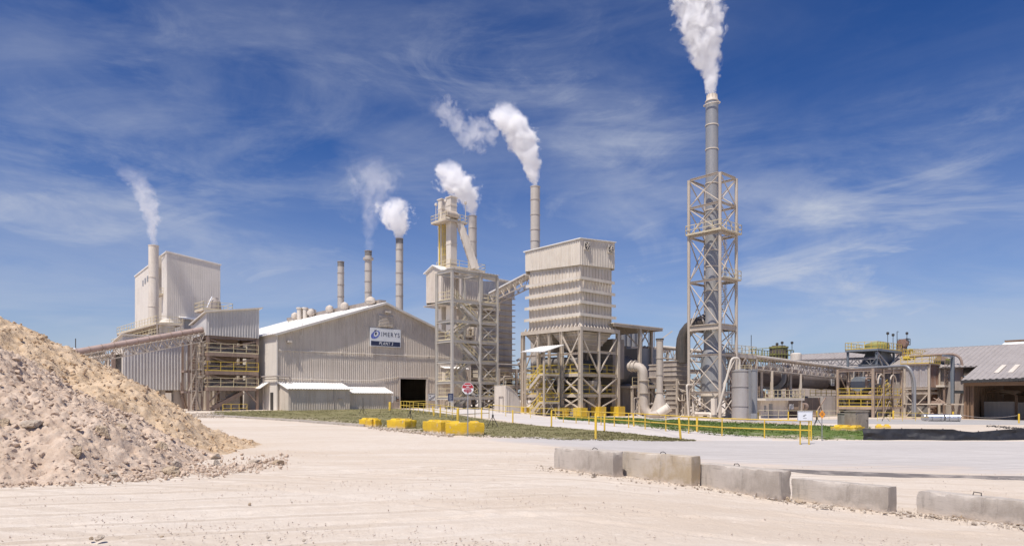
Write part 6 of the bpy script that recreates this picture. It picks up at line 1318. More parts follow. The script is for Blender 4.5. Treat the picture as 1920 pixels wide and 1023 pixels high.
# yellow platform with curved pipe
q = Fr(1712, 116, -1); t = thing('gangway', q, 'pale yellow railed gangway in front of the far roof, left of the curved pipe', 'platform')
x1 = q.x(1760); z = q.z(668); deck(t, 0, 0, x1, 1.6, z, M['yrail'], M['yrail'], 'swne', .35, 1.25, sp=.9, r=.035); columns(t, [(0, .2), (x1, .2)], -.3, z-.3, .3, M['steel'])
t = root('curved_pipe', 1804, 712, 108, 'brown pipe arching over and down to the corner of the open barn', 'pipe')
part_path(t, 'pipe_run', [(1706, 668, 113), (1804, 662, 107), (1804, 712, 107)], .2, M['brown'], 1.9, 12)
q = Fr(1776, 110, -1); t = thing('bucket_elevator', q, 'dark rusty elevator casing with yellow box at its head, right of the ribbed bin', 'elevator')
MB().box(-.7, 0, q.z(722), .9, 1.6, q.z(676)).build('casing', M['dark'], t); MB().lathe([(.9, -.7), (.9, .7)], (.1, .8, q.z(677)), 18, 'x').build('head_pulley_cover', M['brown'], t, True)
MB().box(-.9, -.5, q.z(684), -.0, -.02, q.z(672)).build('head_box', M['green'], t); MB().beam((.9, -.2, q.z(690)), (-.6, -.3, q.z(720)), .4).build('spout', M['brown'], t)
for p in (678, 694, 711): m = MB().rail([(-3.2, -.6, q.z(p)-1), (-1, -.6, q.z(p)-1)], 1, .9, .035); m.build('handrail', M['brown'], t)
deck(t, -3.4, -.6, 2.6, 2.4, q.z(722), M['cladl'], M['brown'], 's', .3); MB().lathe([(1.5, 0), (1.5, q.z(724))], (-1.2, 2.4, -.2), 20).box(.4, 0, -.2, 2.6, 2, q.z(726)).build('process_vessel', M['rust'], t, True)
columns(t, [(-3.2, -.5), (0, -.5), (2.5, -.5)], -.3, q.z(724), .28, M['brown'])
q = Fr(1786, 104, -1); t = thing('grey_post', q, 'tall blue-grey square post with an arm and low pipe beside the barn', 'post')
MB().hbeam((0, 0, q.z(756)), (0, 0, q.z(667)), .45).build('post', M['galvd'], t); MB().beam((.2, 0, q.z(734)), (q.x(1806), 0, q.z(734)), .35, .45).beam((0, 0, q.z(668)), (-4.5, 0, q.z(668)), .2, .3).build('arm', M['galvd'], t)
MB().hbeam((1.2, .3, -.3), (1.2, .3, q.z(740)), .3).beam((.6, .3, q.z(742)), (1.9, .3, q.z(770)), .12).beam((-3, 0, q.z(757)), (2, 0, q.z(757)), .15).build('leg', M['steel'], t)
# ================================================================ BARN
q = Fr(1807, 100, -1.0); t = thing('storage_barn', q, 'huge open-fronted storage barn with weathered ribbed roof and brown lined bay at right edge', 'barn')
# local -y runs toward camera-right; local +x is depth
ye = -26.0; ze_ = q.z(708); dx = 20.5; zrd = H+(745-648)*115/F-q.z0
def ez(y): return ze_+.35*(-y/7.1)*.5
m = MB().rib((-1.2, 8, ze_-.35), (-1.2, ye, ez(ye)-.35), (dx, ye, zrd+.5), (dx, 8, zrd), .75, .09, .12) if 0 else MB().rib((-1.2, 0, ze_-.35), (-1.2, ye, ez(ye)-.35), (dx, ye, zrd), (dx, 0, zrd), .75, .09, .12); m.build('roof', M['roofb'], t)
m = MB()
for py_a in (1872, 1898):
    y0 = q.y(py_a, 3.0); sl__ = (zrd-ze_+.35)/(dx+1.2)
    a, b = 1.9, 6.2; m.hexa([(a, y0-.3, ze_-.35+sl__*(a+1.2)+.18), (b, y0-.3, ze_-.35+sl__*(b+1.2)+.18), (b, y0+.3, ze_-.35+sl__*(b+1.2)+.18), (a, y0+.3, ze_-.35+sl__*(a+1.2)+.18), (a, y0-.3, ze_-.35+sl__*(a+1.2)+.24), (b, y0-.3, ze_-.35+sl__*(b+1.2)+.24), (b, y0+.3, ze_-.35+sl__*(b+1.2)+.24), (a, y0+.3, ze_-.35+sl__*(a+1.2)+.24)])
m.build('skylight', M['cladl'], t)
m = MB().rib((-1.25, 0, ze_-.75), (-1.25, ye, ez(ye)-.75), (-1.25, ye, ez(ye)-.37), (-1.25, 0, ze_-.37), .5, .06); m.build('fascia', M['dark'], t)
zs_ = q.z(718); MB().box(-.2, ye, zs_-.4, .0, 0, ze_-.4).hexa([(-1.1, ye, ze_-.75), (-.25, ye, zs_+.1), (-.25, 0, zs_+.1), (-1.1, 0, ze_-.75), (-1.1, ye, ze_-.65), (-.25, ye, zs_+.2), (-.25, 0, zs_+.2), (-1.1, 0, ze_-.65)]).build('lintel', M['barnin'], t)
m = MB().box(0, -.0, -.3, dx, -.25, ze_); [m.box(k*1.6+.2, -.31, -.3, k*1.6+.35, -.26, ze_) for k in range(10)]; [m.box(0, -.29, k*.9, dx, -.27, k*.9+.1) for k in range(1, 6)]; m.build('side_lining', M['barnin'], t)
MB().box(dx-.3, ye, -.3, dx, -.3, ze_+3).build('back_wall', M['barnin'], t)
columns(t, [(0.2, -.5), (.2, -1.0)], -.3, zs_, .35, M['barnin'])
MB().rib((0, .06, -.3), (dx, .06, -.3), (dx, .06, zrd-.2), (0, .06, ze_-.2), .5, .05).build('end_wall', M['roofb'], t) if 0 else None
m = MB().hexa([(0, .0, ze_-.1), (dx, 0, ze_-.1), (dx, .1, ze_-.1), (0, .1, ze_-.1), (0, .0, ze_-.05), (dx, 0, zrd-.15), (dx, .1, zrd-.15), (0, .1, ze_-.05)]); m.build('gable_wall', M['vess'], t)
ys = q.y(1843, 7); yt = q.y(1906, 7); zt_ = q.z(754, 7, -6)
MB().box(7, ys, -.3, 7.4, yt, zt_).box(7.4, ys, -.3, 15, ys-.25, zt_).box(7.4, yt, -.3, 15, yt+.25, zt_).box(6.95, ys+.1, zt_-.1, 7.45, yt-.1, zt_+.12).build('bay_wall', M['conc'], t)
for y in (ys, yt): MB().hbeam((6.9, y, -.3), (6.9, y, q.z(740, 7, y)), .3).build('bay_post', M['barnin'], t)
xs_ = np.linspace(7.5, 15.5, 24); yy_ = np.linspace(ys-.3, yt+.3, 30); XX, YY = np.meshgrid(xs_, yy_, indexing='ij')
ZZ = 1+(zt_+.9)*np.clip(1-((XX-11)/6)**2*.35-((YY-(ys*.6+yt*.4))/4.2)**2*.42, 0, 1)*1.0+fbm(XX, YY, 4, 5)*.4
g_ = grid_obj('clay_heap', np.stack([XX, YY, ZZ], -1), M['tan']); g_.location = (0, 0, 0)
tt_ = thing('stored_heap', q, 'heap of tan material stored behind the low bay wall inside the barn', 'heap'); g_.parent = tt_; del_ = None
MB().box(-1.5, ye, -.28, dx-.4, -.3, -.05).build('floor', M['conc'], t)
# far roof
P0 = Vector(((1856-CX)/F*115, 115, 0)); q = Fr(1856, 115, -1.0); t = thing('long_barn', q, 'very long low barn with weathered ribbed metal roof stretching behind the kiln area', 'barn')
yl_ = q.y(1497); zr_ = q.z(648); wd = 13.5; zlo = zr_-wd*.285
MB().rib((-wd, yl_, zlo), (-wd, -1.68, zlo), (0, -1.68, zr_), (0, yl_, zr_), .75, .09, .12).build('roof', M['roofb'], t)
MB().hexa([(0.01, -30, zr_), (14, -30, zr_-4.5), (14, yl_, zr_-4.5), (0.01, yl_, zr_), (0.01, -30, zr_+.1), (14, -30, zr_-4.4), (14, yl_, zr_-4.4), (0.01, yl_, zr_+.1)]).build('rear_roof', M['roofb'], t)
MB().box(-wd+1, .5, -.3, -wd+1.2, yl_, zlo).box(13, .5, -.3, 13.2, yl_, zr_-4.6).hexa([(-wd+1.2, yl_-.2, -.3), (13, yl_-.2, -.3), (13, yl_, -.3), (-wd+1.2, yl_, -.3), (-wd+1.2, yl_-.2, zlo), (13, yl_-.2, zr_-4.6), (13, yl_, zr_-4.6), (-wd+1.2, yl_, zlo)]).build('wall', M['vess'], t)
# monitor
y0 = q.y(1862, 1); z0_, z1_ = q.z(650, 1, 0), q.z(640, 1, 0)
MB().hexa([(1.5, -30, z0_-.6), (6, -30, z0_-.6), (6, y0, z0_-.6), (1.5, y0, z0_-.6), (3.4, -30, z1_), (4.2, -30, z1_), (4.2, y0-1.2, z1_), (3.4, y0-1.2, z1_)]).build('ridge_monitor', M['roofw'], t)
MB().box(3.2, -30, z1_+.01, 4.4, y0-1.1, z1_+.25).build('ridge_cap', M['barnin'], t)
# culvert pipes
for px, lab in ((1752.5, 'dark side, left of the pair of silver bundled culvert sections before the barn'), (1784.5, 'bright side, right of the pair of silver bundled culvert sections before the barn')):
    t = root('culvert_bundle', px, 783, 88, lab.replace('dark side, ', '').replace('bright side, ', ''), 'culvert pipe'); t['group'] = 'silver culvert sections'; g_ = gz(t.location.x, 88); t.location.z = g_
    for k, (yy_, z) in enumerate(((0, .45), (.9, .45))):
        m = MB(); prof = []
        for i in range(28): prof.append((.44+.035*(i % 2), -.98+i*.07))
        m.lathe(prof, (0, yy_, z), 20, 'x'); m.build('culvert_pipe', M['silver'], t, True)
    m = MB()
    for x in (-.55, .55): m.tube([(x-.04, 0, .45), (x+.04, 0, .45)], .51, 16)
    m.build('strap', M['stackg'], t)
# ================================================================ FOREGROUND OBJECTS
def blockmesh(L, W_, Hh, seed, amp_=.02, studs=0, segs=22):
    r = np.random.default_rng(seed); m = MB(); nx, ny, nz = segs, 8, 8
    def P(x, y, z):
        e = .035; q_ = np.array([x, y, z], float); lo = np.array([-L/2, -W_/2, 0]); hi = np.array([L/2, W_/2, Hh])
        near = np.minimum(q_-lo, hi-q_); k = np.sum(near < .03)
        c = (lo+hi)/2; ch = 0
        if k >= 2:
            n_ = float(fbm(np.array([x*5+seed]), np.array([y*5+z*4]), 4, seed)[0]); ch = max(0, .012+n_*.17)
            q_ = q_+np.where(near < .03, np.sign(c-q_)*ch*.8, 0)
        n2 = float(fbm(np.array([x*1.6+seed+y]), np.array([z*2.2-y]), 4, seed+3)[0]); d = np.where(near < .03, np.sign(q_-c), 0)
        return q_+d*n2*amp_
    faces = []
    def face(o, a, b, na, nb):
        base = len(m.v)
        for i in range(na+1):
            for j in range(nb+1): m.v.append(tuple(P(*(np.array(o)+np.array(a)*i/na+np.array(b)*j/nb))))
        for i in range(na):
            for j in range(nb): s = base+i*(nb+1)+j; m.f.append((s, s+nb+1, s+nb+2, s+1))
    x, y = L/2, W_/2
    face((-x, -y, 0), (L, 0, 0), (0, 0, Hh), nx, nz); face((x, y, 0), (-L, 0, 0), (0, 0, Hh), nx, nz)
    face((x, -y, 0), (0, W_, 0), (0, 0, Hh), ny, nz); face((-x, y, 0), (0, -W_, 0), (0, 0, Hh), ny, nz)
    face((-x, -y, Hh), (L, 0, 0), (0, W_, 0), nx, ny)
    for k in range(studs):
        cx_ = -L/2+L*(k+.5)/studs; a = min(L/studs*.36, .3)
        b = W_*.34; m.hexa([(cx_-a, -b, Hh-.03), (cx_+a, -b, Hh-.03), (cx_+a, b, Hh-.03), (cx_-a, b, Hh-.03), (cx_-a*.7, -b*.7, Hh+.1), (cx_+a*.7, -b*.7, Hh+.1), (cx_+a*.7, b*.7, Hh+.1), (cx_-a*.7, b*.7, Hh+.1)])
    return m
def conc_mat(name, base, stain):
    m, t, b = newmat(name); g = N(t, 'ShaderNodeTexCoord').outputs['Object']
    big_ = noise(t, mapping(t, g, (1, 1, .6)), 1.3, 7, .7); st = noise(t, mapping(t, g, (5, 5, .7)), 1.0, 7, .7); fn = noise(t, g, 22, 8, .8); sp = noise(t, g, 60, 3, .7)
    c = mixc(t, mapr(t, big_, .40, .66), base, stain); c = mixc(t, mapr(t, st, .55, .74, 0, .6), c, (.14, .12, .105))
    c = mixc(t, mapr(t, fn, .55, .75, 0, .5), c, tuple(x*1.25 for x in base)); c = mixc(t, mapr(t, sp, .66, .74, 0, .7), c, (.16, .14, .12))
    s_ = N(t, 'ShaderNodeSeparateXYZ'); t.links.new(g, s_.inputs[0]); lo_ = mth(t, 'ADD', s_.outputs[2], mth(t, 'MULTIPLY', mth(t, 'SUBTRACT', noise(t, g, 5, 6, .7), .5), -.45))
    c = mixc(t, mapr(t, lo_, .02, .22, .85, 0), c, (.62, .53, .44)); c = mixc(t, mapr(t, noise(t, mapping(t, g, (1.2, 1.2, 9)), 1, 5, .6), .60, .68, 0, .35), c, (.20, .175, .15))
    t.links.new(c, b.inputs['Base Color']); b.inputs['Roughness'].default_value = .9; b.inputs['Specular IOR Level'].default_value = .2
    bp = N(t, 'ShaderNodeBump'); bp.inputs['Strength'].default_value = .7; bp.inputs['Distance'].default_value = .015
    t.links.new(mth(t, 'ADD', fn, mth(t, 'MULTIPLY', sp, .6)), bp.inputs['Height']); t.links.new(bp.outputs[0], b.inputs['Normal']); return m
M['barrier'] = conc_mat('weathered barrier concrete', (.53, .47, .41), (.38, .33, .28))
M['barrier2'] = conc_mat('weathered barrier concrete ochre', (.54, .47, .39), (.42, .33, .22))
BL = [((1038, 875), (1151, 892), 834, 'leftmost, farthest concrete barrier block, partly stained, with a lifting loop'),
      ((1157, 887), (1298, 910), 842, 'second concrete barrier from the left, yellow-stained along its top edge'),
      ((1303, 906), (1463, 937), 863, 'third concrete barrier from the left, overlapping the gap with a dark right end'),
      ((1481, 932), (1668, 960), 892, 'fourth concrete barrier from the left, standing after a rubble-filled gap'),
      ((1716, 958), (1935, 986), 915, 'nearest concrete barrier block cut off by the right edge of the picture')]
for i, (a, b, ty, lab) in enumerate(BL):
    A_, B_ = Vector(hit(*a)), Vector(hit(*b)); d = B_-A_; L_ = d.length; ang_ = math.atan2(d.y, d.x); nrm = Vector((-d.y, d.x)).normalized()
    c = (A_+B_)/2+nrm*.23; z = min(gz(*A_), gz(*B_))-.06; Hh = H-(ty+4-HY)*A_.y/F-z
    t = thing('concrete_barrier', (c.x, c.y, z), lab, 'concrete barrier', 'concrete barriers along the yard edge'); t.rotation_euler = (random.uniform(-.03, .03), 0, ang_)
    zb1 = H-(ty-HY)*A_.y/F
    m = blockmesh(L_-.05, .46, Hh, 40+i, .018); m.build('block', M['barrier2' if i == 1 else 'barrier'], t, True)
    for k in ([.12], [.07], [-.05], [], [.02])[i]:
        MB().tube([(k*L_-.10, 0, Hh-.05), (k*L_-.08, .01*i, Hh+.03+.01*i), (k*L_+.02*i-.03, .02*i, Hh+.06), (k*L_+.07, .02, Hh+.03), (k*L_+.09, 0, Hh-.05)], .011, 7).build('lifting_loop', M['dark'], t, True)
def yblock(pl, pr, ptop, dep, studs, lab, seed, grp='yellow concrete blocks'):
    A_, B_ = Vector(hit(*pl)), Vector(hit(*pr)); B_.y = min(B_.y, A_.y*1.0+6); d = B_-A_; nrm = Vector((-d.y, d.x)).normalized(); c = (A_+B_)/2+nrm*dep/2; z = gz(c.x, c.y)-.06
    Hh = H-(ptop-HY)*A_.y/F-z
    t = thing('concrete_block', (c.x, c.y, z), lab, 'concrete block', grp); t.rotation_euler = (0, 0, math.atan2(d.y, d.x)); blockmesh(d.length, dep, Hh, seed, .05, studs, 14).build('block', M['yblock'], t, True)
    return t
yblock((672, 798.5), (697, 799.5), 785.5, 1.0, 2, 'farthest left long block of the yellow row on the grass bank edge', 60)
yblock((704, 799.5), (714, 799), 787, .7, 1, 'small yellow block end peeking out behind the leftmost one', 61)
yblock((724, 802), (759, 803.5), 786.5, 1.1, 2, 'second long yellow block from the left, shadowed right end', 62)
yblock((766, 803), (775, 802.5), 787, .7, 1, 'small yellow block piece behind the right end of the second block', 63)
yblock((792, 809), (827, 812), 789, 1.1, 2, 'third long yellow block, tapering corner, left of the red and white sign', 64)
yblock((836, 815), (908, 814.5), 792.5, .9, 2, 'largest yellow block with two studs, directly behind the red and white sign', 65)
yblock((1557, 806.5), (1604, 808.5), 799, 1.6, 3, 'low yellow block left of the grey concrete cabinet', 66)
yblock((1641, 803), (1671, 803.5), 798, 1.6, 2, 'low yellow block half hidden behind the black silt fence', 67)
# restricted area sign
x, y = hit(877, 815.5); y -= .75; x = (877-CX)/F*y; g_ = gz(x, y)
t = thing('octagonal_sign', (x, y, g_), 'octagonal red over white sign on a grey post before the big yellow block', 'sign')
zt_ = H-(713-HY)*y/F-g_; sc_ = y/F; rO = 10.7*sc_; zc = H-(727.5-HY)*y/F-g_
MB().beam((0, .03, -.1), (0, .03, zc+rO*.7), .055).build('post', M['stackg'], t)
def octa(r, z0, z1, yy, th_=.012):
    pts = [(r*math.cos(math.pi/8+k*math.pi/4)/math.cos(math.pi/8), r*math.sin(math.pi/8+k*math.pi/4)/math.cos(math.pi/8)) for k in range(8)]
    P_ = []
    def clip(pts, zc_, up):
        o = []
        for i in range(len(pts)):
            a, b = pts[i], pts[(i+1) % len(pts)]; ia = (a[1] >= zc_) == up; ib = (b[1] >= zc_) == up
            if ia: o.append(a)
            if ia != ib: f = (zc_-a[1])/(b[1]-a[1]); o.append((a[0]+(b[0]-a[0])*f, zc_))
        return o
    pts = clip(clip(pts, z0, True), z1, False); n = len(pts)
    return MB().add([(a, yy, zc+b) for a, b in pts]+[(a, yy+th_, zc+b) for a, b in pts], [tuple(range(n))[::-1], tuple(range(n, 2*n))]+[(i, (i+1) % n, (i+1) % n+n, i+n) for i in range(n)])
octa(rO, -9, 9, -.02).build('sign_border', M['white'], t); octa(rO*.94, .02*rO, 9, -.026, .005).build('red_field', M['signred'], t)
octa(rO*.90, -9, -.03*rO, -.025, .004).build('white_field', M['white'], t)
for txt, zz_, w_, mm in (('RESTRICTED', .55, 1.15, 'white'), ('AREA', .24, .55, 'white'), ('AUTHORIZED', -.17, 1.25, 'signred'), ('PERSONNEL ONLY', -.38, 1.45, 'signred'), ('NO TRESPASSING', -.58, 1.15, 'signred'), ('STOP', -.77, .35, 'signred')):
    if txt == 'STOP': txt = 'BEYOND'
    text_mesh(txt, rO*.2, M[mm], 'sign_lettering', t, face_my(0, -.034, zc+zz_*rO), width=rO*w_, bold=.003)
# blue notice on stand
x, y = hit(846, 770); y = 80; x = (845-CX)/F*y; g_ = gz(x, y); z0_, z1_ = H-(751-HY)*y/F-g_, H-(737-HY)*y/F-g_; w_ = 5*y/F
t = thing('blue_notice', (x, y, g_), 'navy blue notice board on a small easel at the foot of the galvanised stair tower', 'sign'); t.rotation_euler = (0, 0, .15)
MB().box(-w_, -.03, z0_, w_, .03, z1_).build('board', M['navy'], t); m = MB()
for s_ in (-.3, .3): m.beam((s_*.4, .05, z1_-.2), (s_*1.3, -.0, -.1), .05)
m.beam((0, .1, z1_-.2), (0, .6, -.1), .05); m.build('easel', M['crail'], t)
m = MB(); m.box(-w_*.7, -.045, z0_-.12, w_*.8, -.02, z0_-.03); [m.box(-w_*.6, -.036, z1_-.2-i*.11, w_*(.6 if i % 2 else .3), -.031, z1_-.16-i*.11) for i in range(6)]; m.build('printed_lines', M['silver'], t)
# bollards
BO = [(731, 753, 769, 4.5, 0, 'pale yellow fat bollard at the corner left of the dark doorway'), (813.5, 761, 780, 2.6, .12, 'leaning thin bollard on the path edge left of an upright one'), (825.5, 763, 782, 2.6, 0, 'thin upright bollard right of the leaning one on the path'),
 (858.5, 765, 790, 5, 0, 'fat yellow bollard at the rail end left of the octagonal sign'), (903, 765, 785.5, 2.6, 0, 'thin bollard just right of the octagonal sign'), (961.5, 768, 792.5, 2.6, 0, 'thin bollard on the grass edge before the tan wedge shed'),
 (1034, 769, 800, 3, 0, 'thin bollard on the grass before the yellow stair'), (1117, 774, 823, 4.6, 0, 'fattest foreground bollard on the grass tip'), (1133.5, 775, 808, 3.2, 0, 'bollard just right of and behind the fattest one'), (1188.5, 774, 799, 3, .05, 'bollard before the bent duct at the left end of the sagging chain'),
 (1276.5, 782, 824, 4.2, .09, 'leaning bollard at the grass tip at the right end of the sagging chain'), (1307, 780, 809, 4, 0, 'upright bollard on the lawn before the chimney tower'), (1421.5, 772, 787, 2.5, 0, 'bollard at the left end of the cream rail by the round tank'),
 (1478, 771, 786.5, 2.5, 0, 'bollard on the cream rail before the pump house'), (1531.5, 769.5, 785.5, 2.6, 0, 'bollard on the cream rail left of the orange diamond sign'), (1594.5, 771, 785, 2.4, 0, 'bollard just left of the grey concrete cabinet'),
 (1675, 769, 785, 3, 0, 'bollard right of the cabinet before the brown machinery'), (1787, 771, 789.5, 2.8, 0, 'bollard in front of the silver culverts'), (1910.5, 775, 793.5, 3, 0, 'bollard at far right before the open barn')]
for px, yt, yb, w_, lean, lab in BO:
    x, y = hit(px, yb); g_ = gz(x, y); h_ = (yb-yt)*y/F; r_ = w_/2*y/F
    t = thing('bollard', (x, y, g_), lab, 'bollard', 'yellow bollards'); t.rotation_euler = (0, -lean, 0)
    MB().lathe([(r_, -.25), (r_, h_-r_*.5), (r_*.8, h_-r_*.1), (r_*.3, h_)], n=16).build('post', M['yellow'], t, True)
    if w_ > 4.4: MB().lathe([(r_*1.02, h_*.12), (r_*1.05, h_*.14), (r_*1.05, h_*.18), (r_*1.02, h_*.2)], n=16).build('band', M['yrail'], t)
def railing(pts, label, mat='yrail', hs=1.05, posts=None, r=.03, w=1.0):
    P_ = [hit(*p) if len(p) == 2 else ((p[0]-CX)/F*p[2], p[2]) for p in pts]; o_ = Vector((*P_[0], gz(*P_[0])))
    t = thing('railing', o_, label, 'railing'); V3 = [Vector((a, b, gz(a, b)))-o_ for a, b in P_]
    dense = resample([(v.x, v.y) for v in V3], max(2, int(sum((b-a).length for a, b in zip(V3, V3[1:]))/2.2)+1))
    D3 = [Vector((a, b, gz(a+o_.x, b+o_.y)-o_.z)) for a, b in dense]
    for d in D3: MB().tube([d-Vector((0, 0, .2)), d+Vector((0, 0, hs))], r, 8).build('post', M[mat], t, True)
    for h_ in (hs, hs*.5): MB().tube([d+Vector((0, 0, h_)) for d in D3], r*.95, 8).build('rail', M[mat], t, True)
    return t, D3, o_
railing([(1034, 790), (1097, 794.5), (1203, 804), (1303, 814), (1365, 818), (1443, 821.5), (1521, 824)], 'long bright yellow two-rail pipe railing along the path edge before the plant', 'yellow', 1.02, r=.036)
railing([(752, 0, 86), (772, 0, 78), (800, 0, 72), (830, 0, 66), (860, 786.5)], 'yellow pipe railing descending beside the path from the dark doorway', 'yrail', 1.05)
railing([(751, 0, 88.5), (799, 0, 92)], 'cream and yellow gate rail across the dark doorway', 'yrail', 1.0)
railing([(858, 788), (903, 785), (917, 784)], 'short yellow railing joining the fat bollard behind the octagonal sign', 'yrail', 1.0)
railing([(917, 0, 72), (950, 0, 70), (985, 0, 70), (1034, 0, 69), (1090, 0, 69)], 'yellow railing before the tan wedge shed and the yellow stair', 'yrail', 1.05)
railing([(1421, 787), (1478, 786.5), (1531, 786), (1594, 785.5)], 'cream pipe railing in front of the pump house and stained pier', 'crail', 1.1)
railing([(1645, 0, 84), (1690, 0, 86), (1740, 0, 88)], 'yellow pipe railing before the beige pipe rack and ribbed bin', 'yrail', 1.05)
# sagging chain
A_, B_ = hit(1188.5, 799), hit(1276.5, 824); t = thing('chain', (*A_, gz(*A_)), 'sagging pale chain hung between two yellow bollards', 'chain')
pts = [Vector(((B_[0]-A_[0])*f, (B_[1]-A_[1])*f, 1.0+(.1)*f-1.3*f*(1-f))) for f in np.linspace(0, 1, 24)]; MB().tube(pts, .018, 6).build('chain_run', M['white'], t)
A_, B_ = hit(1800, 0) if 0 else ((1800-CX)/F*88, 88), hit(1910.5, 793.5); t = thing('chain', (*A_, gz(*A_)), 'dark sagging chain before the open barn', 'chain')
pts = [Vector(((B_[0]-A_[0])*f, (B_[1]-A_[1])*f, .9+.1*f-1.4*f*(1-f))) for f in np.linspace(0, 1, 24)]; MB().tube(pts, .03, 6).build('chain_run', M['vess'], t)
# sprinkler tripods
for px, yb, D, sp, hub, top, lab in ((680.5, 776, None, 8, 762, 745, 'thin black tripod with mast on the grass before the lean-to annexes'), (769, 790, None, 8, 771, 756, 'black tripod standing behind the second yellow block'), (924, 801, None, 11.5, 779, 752, 'black tripod with mast on the grass right of the octagonal sign'),
                      (1531.5, 798, None, 9, 783, 772, 'dark tripod between the white board and orange diamond sign'), (1658.5, 783, 84, 8, 771, 768, 'rusty tripod before the beige pipe rack'), (1052, 784, 74, 5, 773, 766, 'small black tripod at the footing of the big filter house')):
    x, y = hit(px, yb) if D is None else ((px-CX)/F*D, D); g_ = gz(x, y); s_ = y/F
    t = thing('tripod', (x, y, g_), lab, 'tripod', 'tripods'); hz = (yb-hub)*s_; tz = (yb-top)*s_
    for a in (-2.6, -.5, 1.6): MB().tube([(0, 0, hz), (sp*s_*math.cos(a)*1.15, sp*s_*math.sin(a), -.05)], .022, 6).build('leg', M['dark'], t)
    MB().tube([(0, 0, hz*.45), (0, 0, tz)], .022, 6).build('mast', M['dark'], t); MB().lathe([(.05, -.06), (.08, 0), (.05, .1)], (0, 0, hz), 8).build('hub', M['dark'], t)
# white board and orange sign
x, y = hit(1509, 822); y = 34.6; x = (1509-CX)/F*y; g_ = gz(x, y); s_ = y/F
t = thing('white_board', (x, y, g_), 'blank-looking white board with faint print mounted above the end of the yellow railing', 'sign')
z0_, z1_ = H-(788-HY)*s_-g_, H-(770-HY)*s_-g_; w_ = 14*s_; MB().box(-w_, -.03, z0_, w_, -.0, z1_).build('board', M['white'], t)
m = MB(); m.box(-w_-.01, -.045, z0_-.01, w_+.01, -.031, z0_+.02); m.box(-w_-.01, -.045, z1_-.02, w_+.01, -.031, z1_+.01); m.box(-w_-.01, -.045, z0_+.021, -w_+.02, -.031, z1_-.021); m.box(w_-.02, -.045, z0_+.021, w_+.01, -.031, z1_-.021); m.build('board_frame', M['silver'], t)
m = MB(); ellipse(m, -.05, (z0_+z1_)/2+.0, .06, .035, .2, -.034); ellipse(m, .02, (z0_+z1_)/2+.05, .05, .02, 0, -.034); m.box(-.1, -.036, z0_+.12, .08, -.032, z0_+.14); m.build('faint_print', M['stackg'], t)
for k in (-.22, .22): MB().beam((k, .03, -.1), (k, .03, z0_+.3), .05).build('post', M['yellow'], t)
x, y = hit(1541.5, 824.5); g_ = gz(x, y); s_ = y/F; t = thing('diamond_sign', (x, y, g_), 'small orange diamond warning sign on a thin grey post in the grass', 'sign'); zc = H-(776-HY)*s_-g_; rr_ = 7.6*s_
MB().beam((0, .02, -.1), (0, .02, zc), .035).build('post', M['stackg'], t); m = MB(); m.add([(-rr_*.75, 0, zc), (0, 0, zc-rr_*1.05), (rr_*.75, 0, zc), (0, 0, zc+rr_*1.05), (-rr_*.75, -.01, zc), (0, -.01, zc-rr_*1.05), (rr_*.75, -.01, zc), (0, -.01, zc+rr_*1.05)], [(0, 1, 2, 3), (7, 6, 5, 4), (0, 4, 5, 1), (1, 5, 6, 2), (2, 6, 7, 3), (3, 7, 4, 0)]); m.build('sign_plate', M['orange'], t)
m = MB(); [m.box(-.05-.02*(i == 1), -.018, zc+.07-i*.06, .05+.02*(i == 1), -.012, zc+.095-i*.06) for i in range(3)]; m.build('printed_lines', M['rust'], t)
# concrete cabinet
x, y = hit(1604, 807); A_ = Vector((x, y)); t = thing('concrete_cabinet', (x, y, gz(x, y)), 'weathered grey-brown concrete cabinet, door on its right face, left end of the silt fence', 'cabinet'); t.rotation_euler = (0, 0, .5)
s_ = y/F; h_ = 35.5*s_; mt = conc_mat('dark cabinet concrete', (.33, .29, .245), (.22, .19, .16))
MB().box(-.05, -.05, -.1, 1.25, .75, h_).build('cabinet_body', mt, t); MB().box(-.09, -.09, h_+.003, 1.29, .79, h_+.07).build('cabinet_top', mt, t); MB().box(.1, -.08, .1, 1.1, -.053, h_-.1).build('cabinet_door', mt, t); MB().box(1.0, -.12, h_*.5, 1.05, -.082, h_*.56).build('handle', M['dark'], t)
x2, y2 = hit(1597, 800); t = thing('concrete_cabinet', (x2-.1, y2+.2, gz(x2, y2)), 'smaller darker concrete cabinet just behind and left of the larger one', 'cabinet'); t.rotation_euler = (0, 0, .5); MB().box(-.2, 0, -.1, .8, .8, .95).build('cabinet_body', mt, t); MB().box(-.24, -.04, .953, .84, .84, 1.0).build('cabinet_top', mt, t)
# silt fence
tops = [(1625, 803), (1700, 803), (1745, 803.5), (1790, 804), (1802, 807), (1830, 809.5), (1858, 807), (1880, 805), (1920, 803), (1990, 803)]; bots = [(1620, 823.5), (1700, 823.5), (1790, 824.5), (1920, 823.5), (1990, 823)]
n = 150; a = resample(pts_of(bots), n); m = MB(); n2 = 10; pp = [(CX+F*x/y) for x, y in a]
x0_, y0_ = a[0]; g0 = gz(x0_, y0_)
t = thing('silt_fence', (x0_, y0_, g0), 'long low sagging black silt fence fabric lying along the road at right', 'fence')
vs = []
for i, (x, y) in enumerate(a):
    px = pp[i]; yt = np.interp(px, [p[0] for p in tops], [p[1] for p in tops]); zt_ = H-(yt-HY)*(y+.12)/F; g_ = gz(x, y)
    for j in range(n2):
        f = j/(n2-1); w_ = float(fbm(np.array([x*1.1]), np.array([f*1.5]), 4, 4)[0])*.35*math.sin(math.pi*f)+float(fbm(np.array([x*3+f*3]), np.array([f*4.0]), 3, 8)[0])*.05
        vs.append((x-x0_+(.18*f if i < 2 else 0)*0, y-y0_+.15*f+w_+.06*math.sin(x*2.1), g_-g0-.06+(zt_-g_+.06)*f))
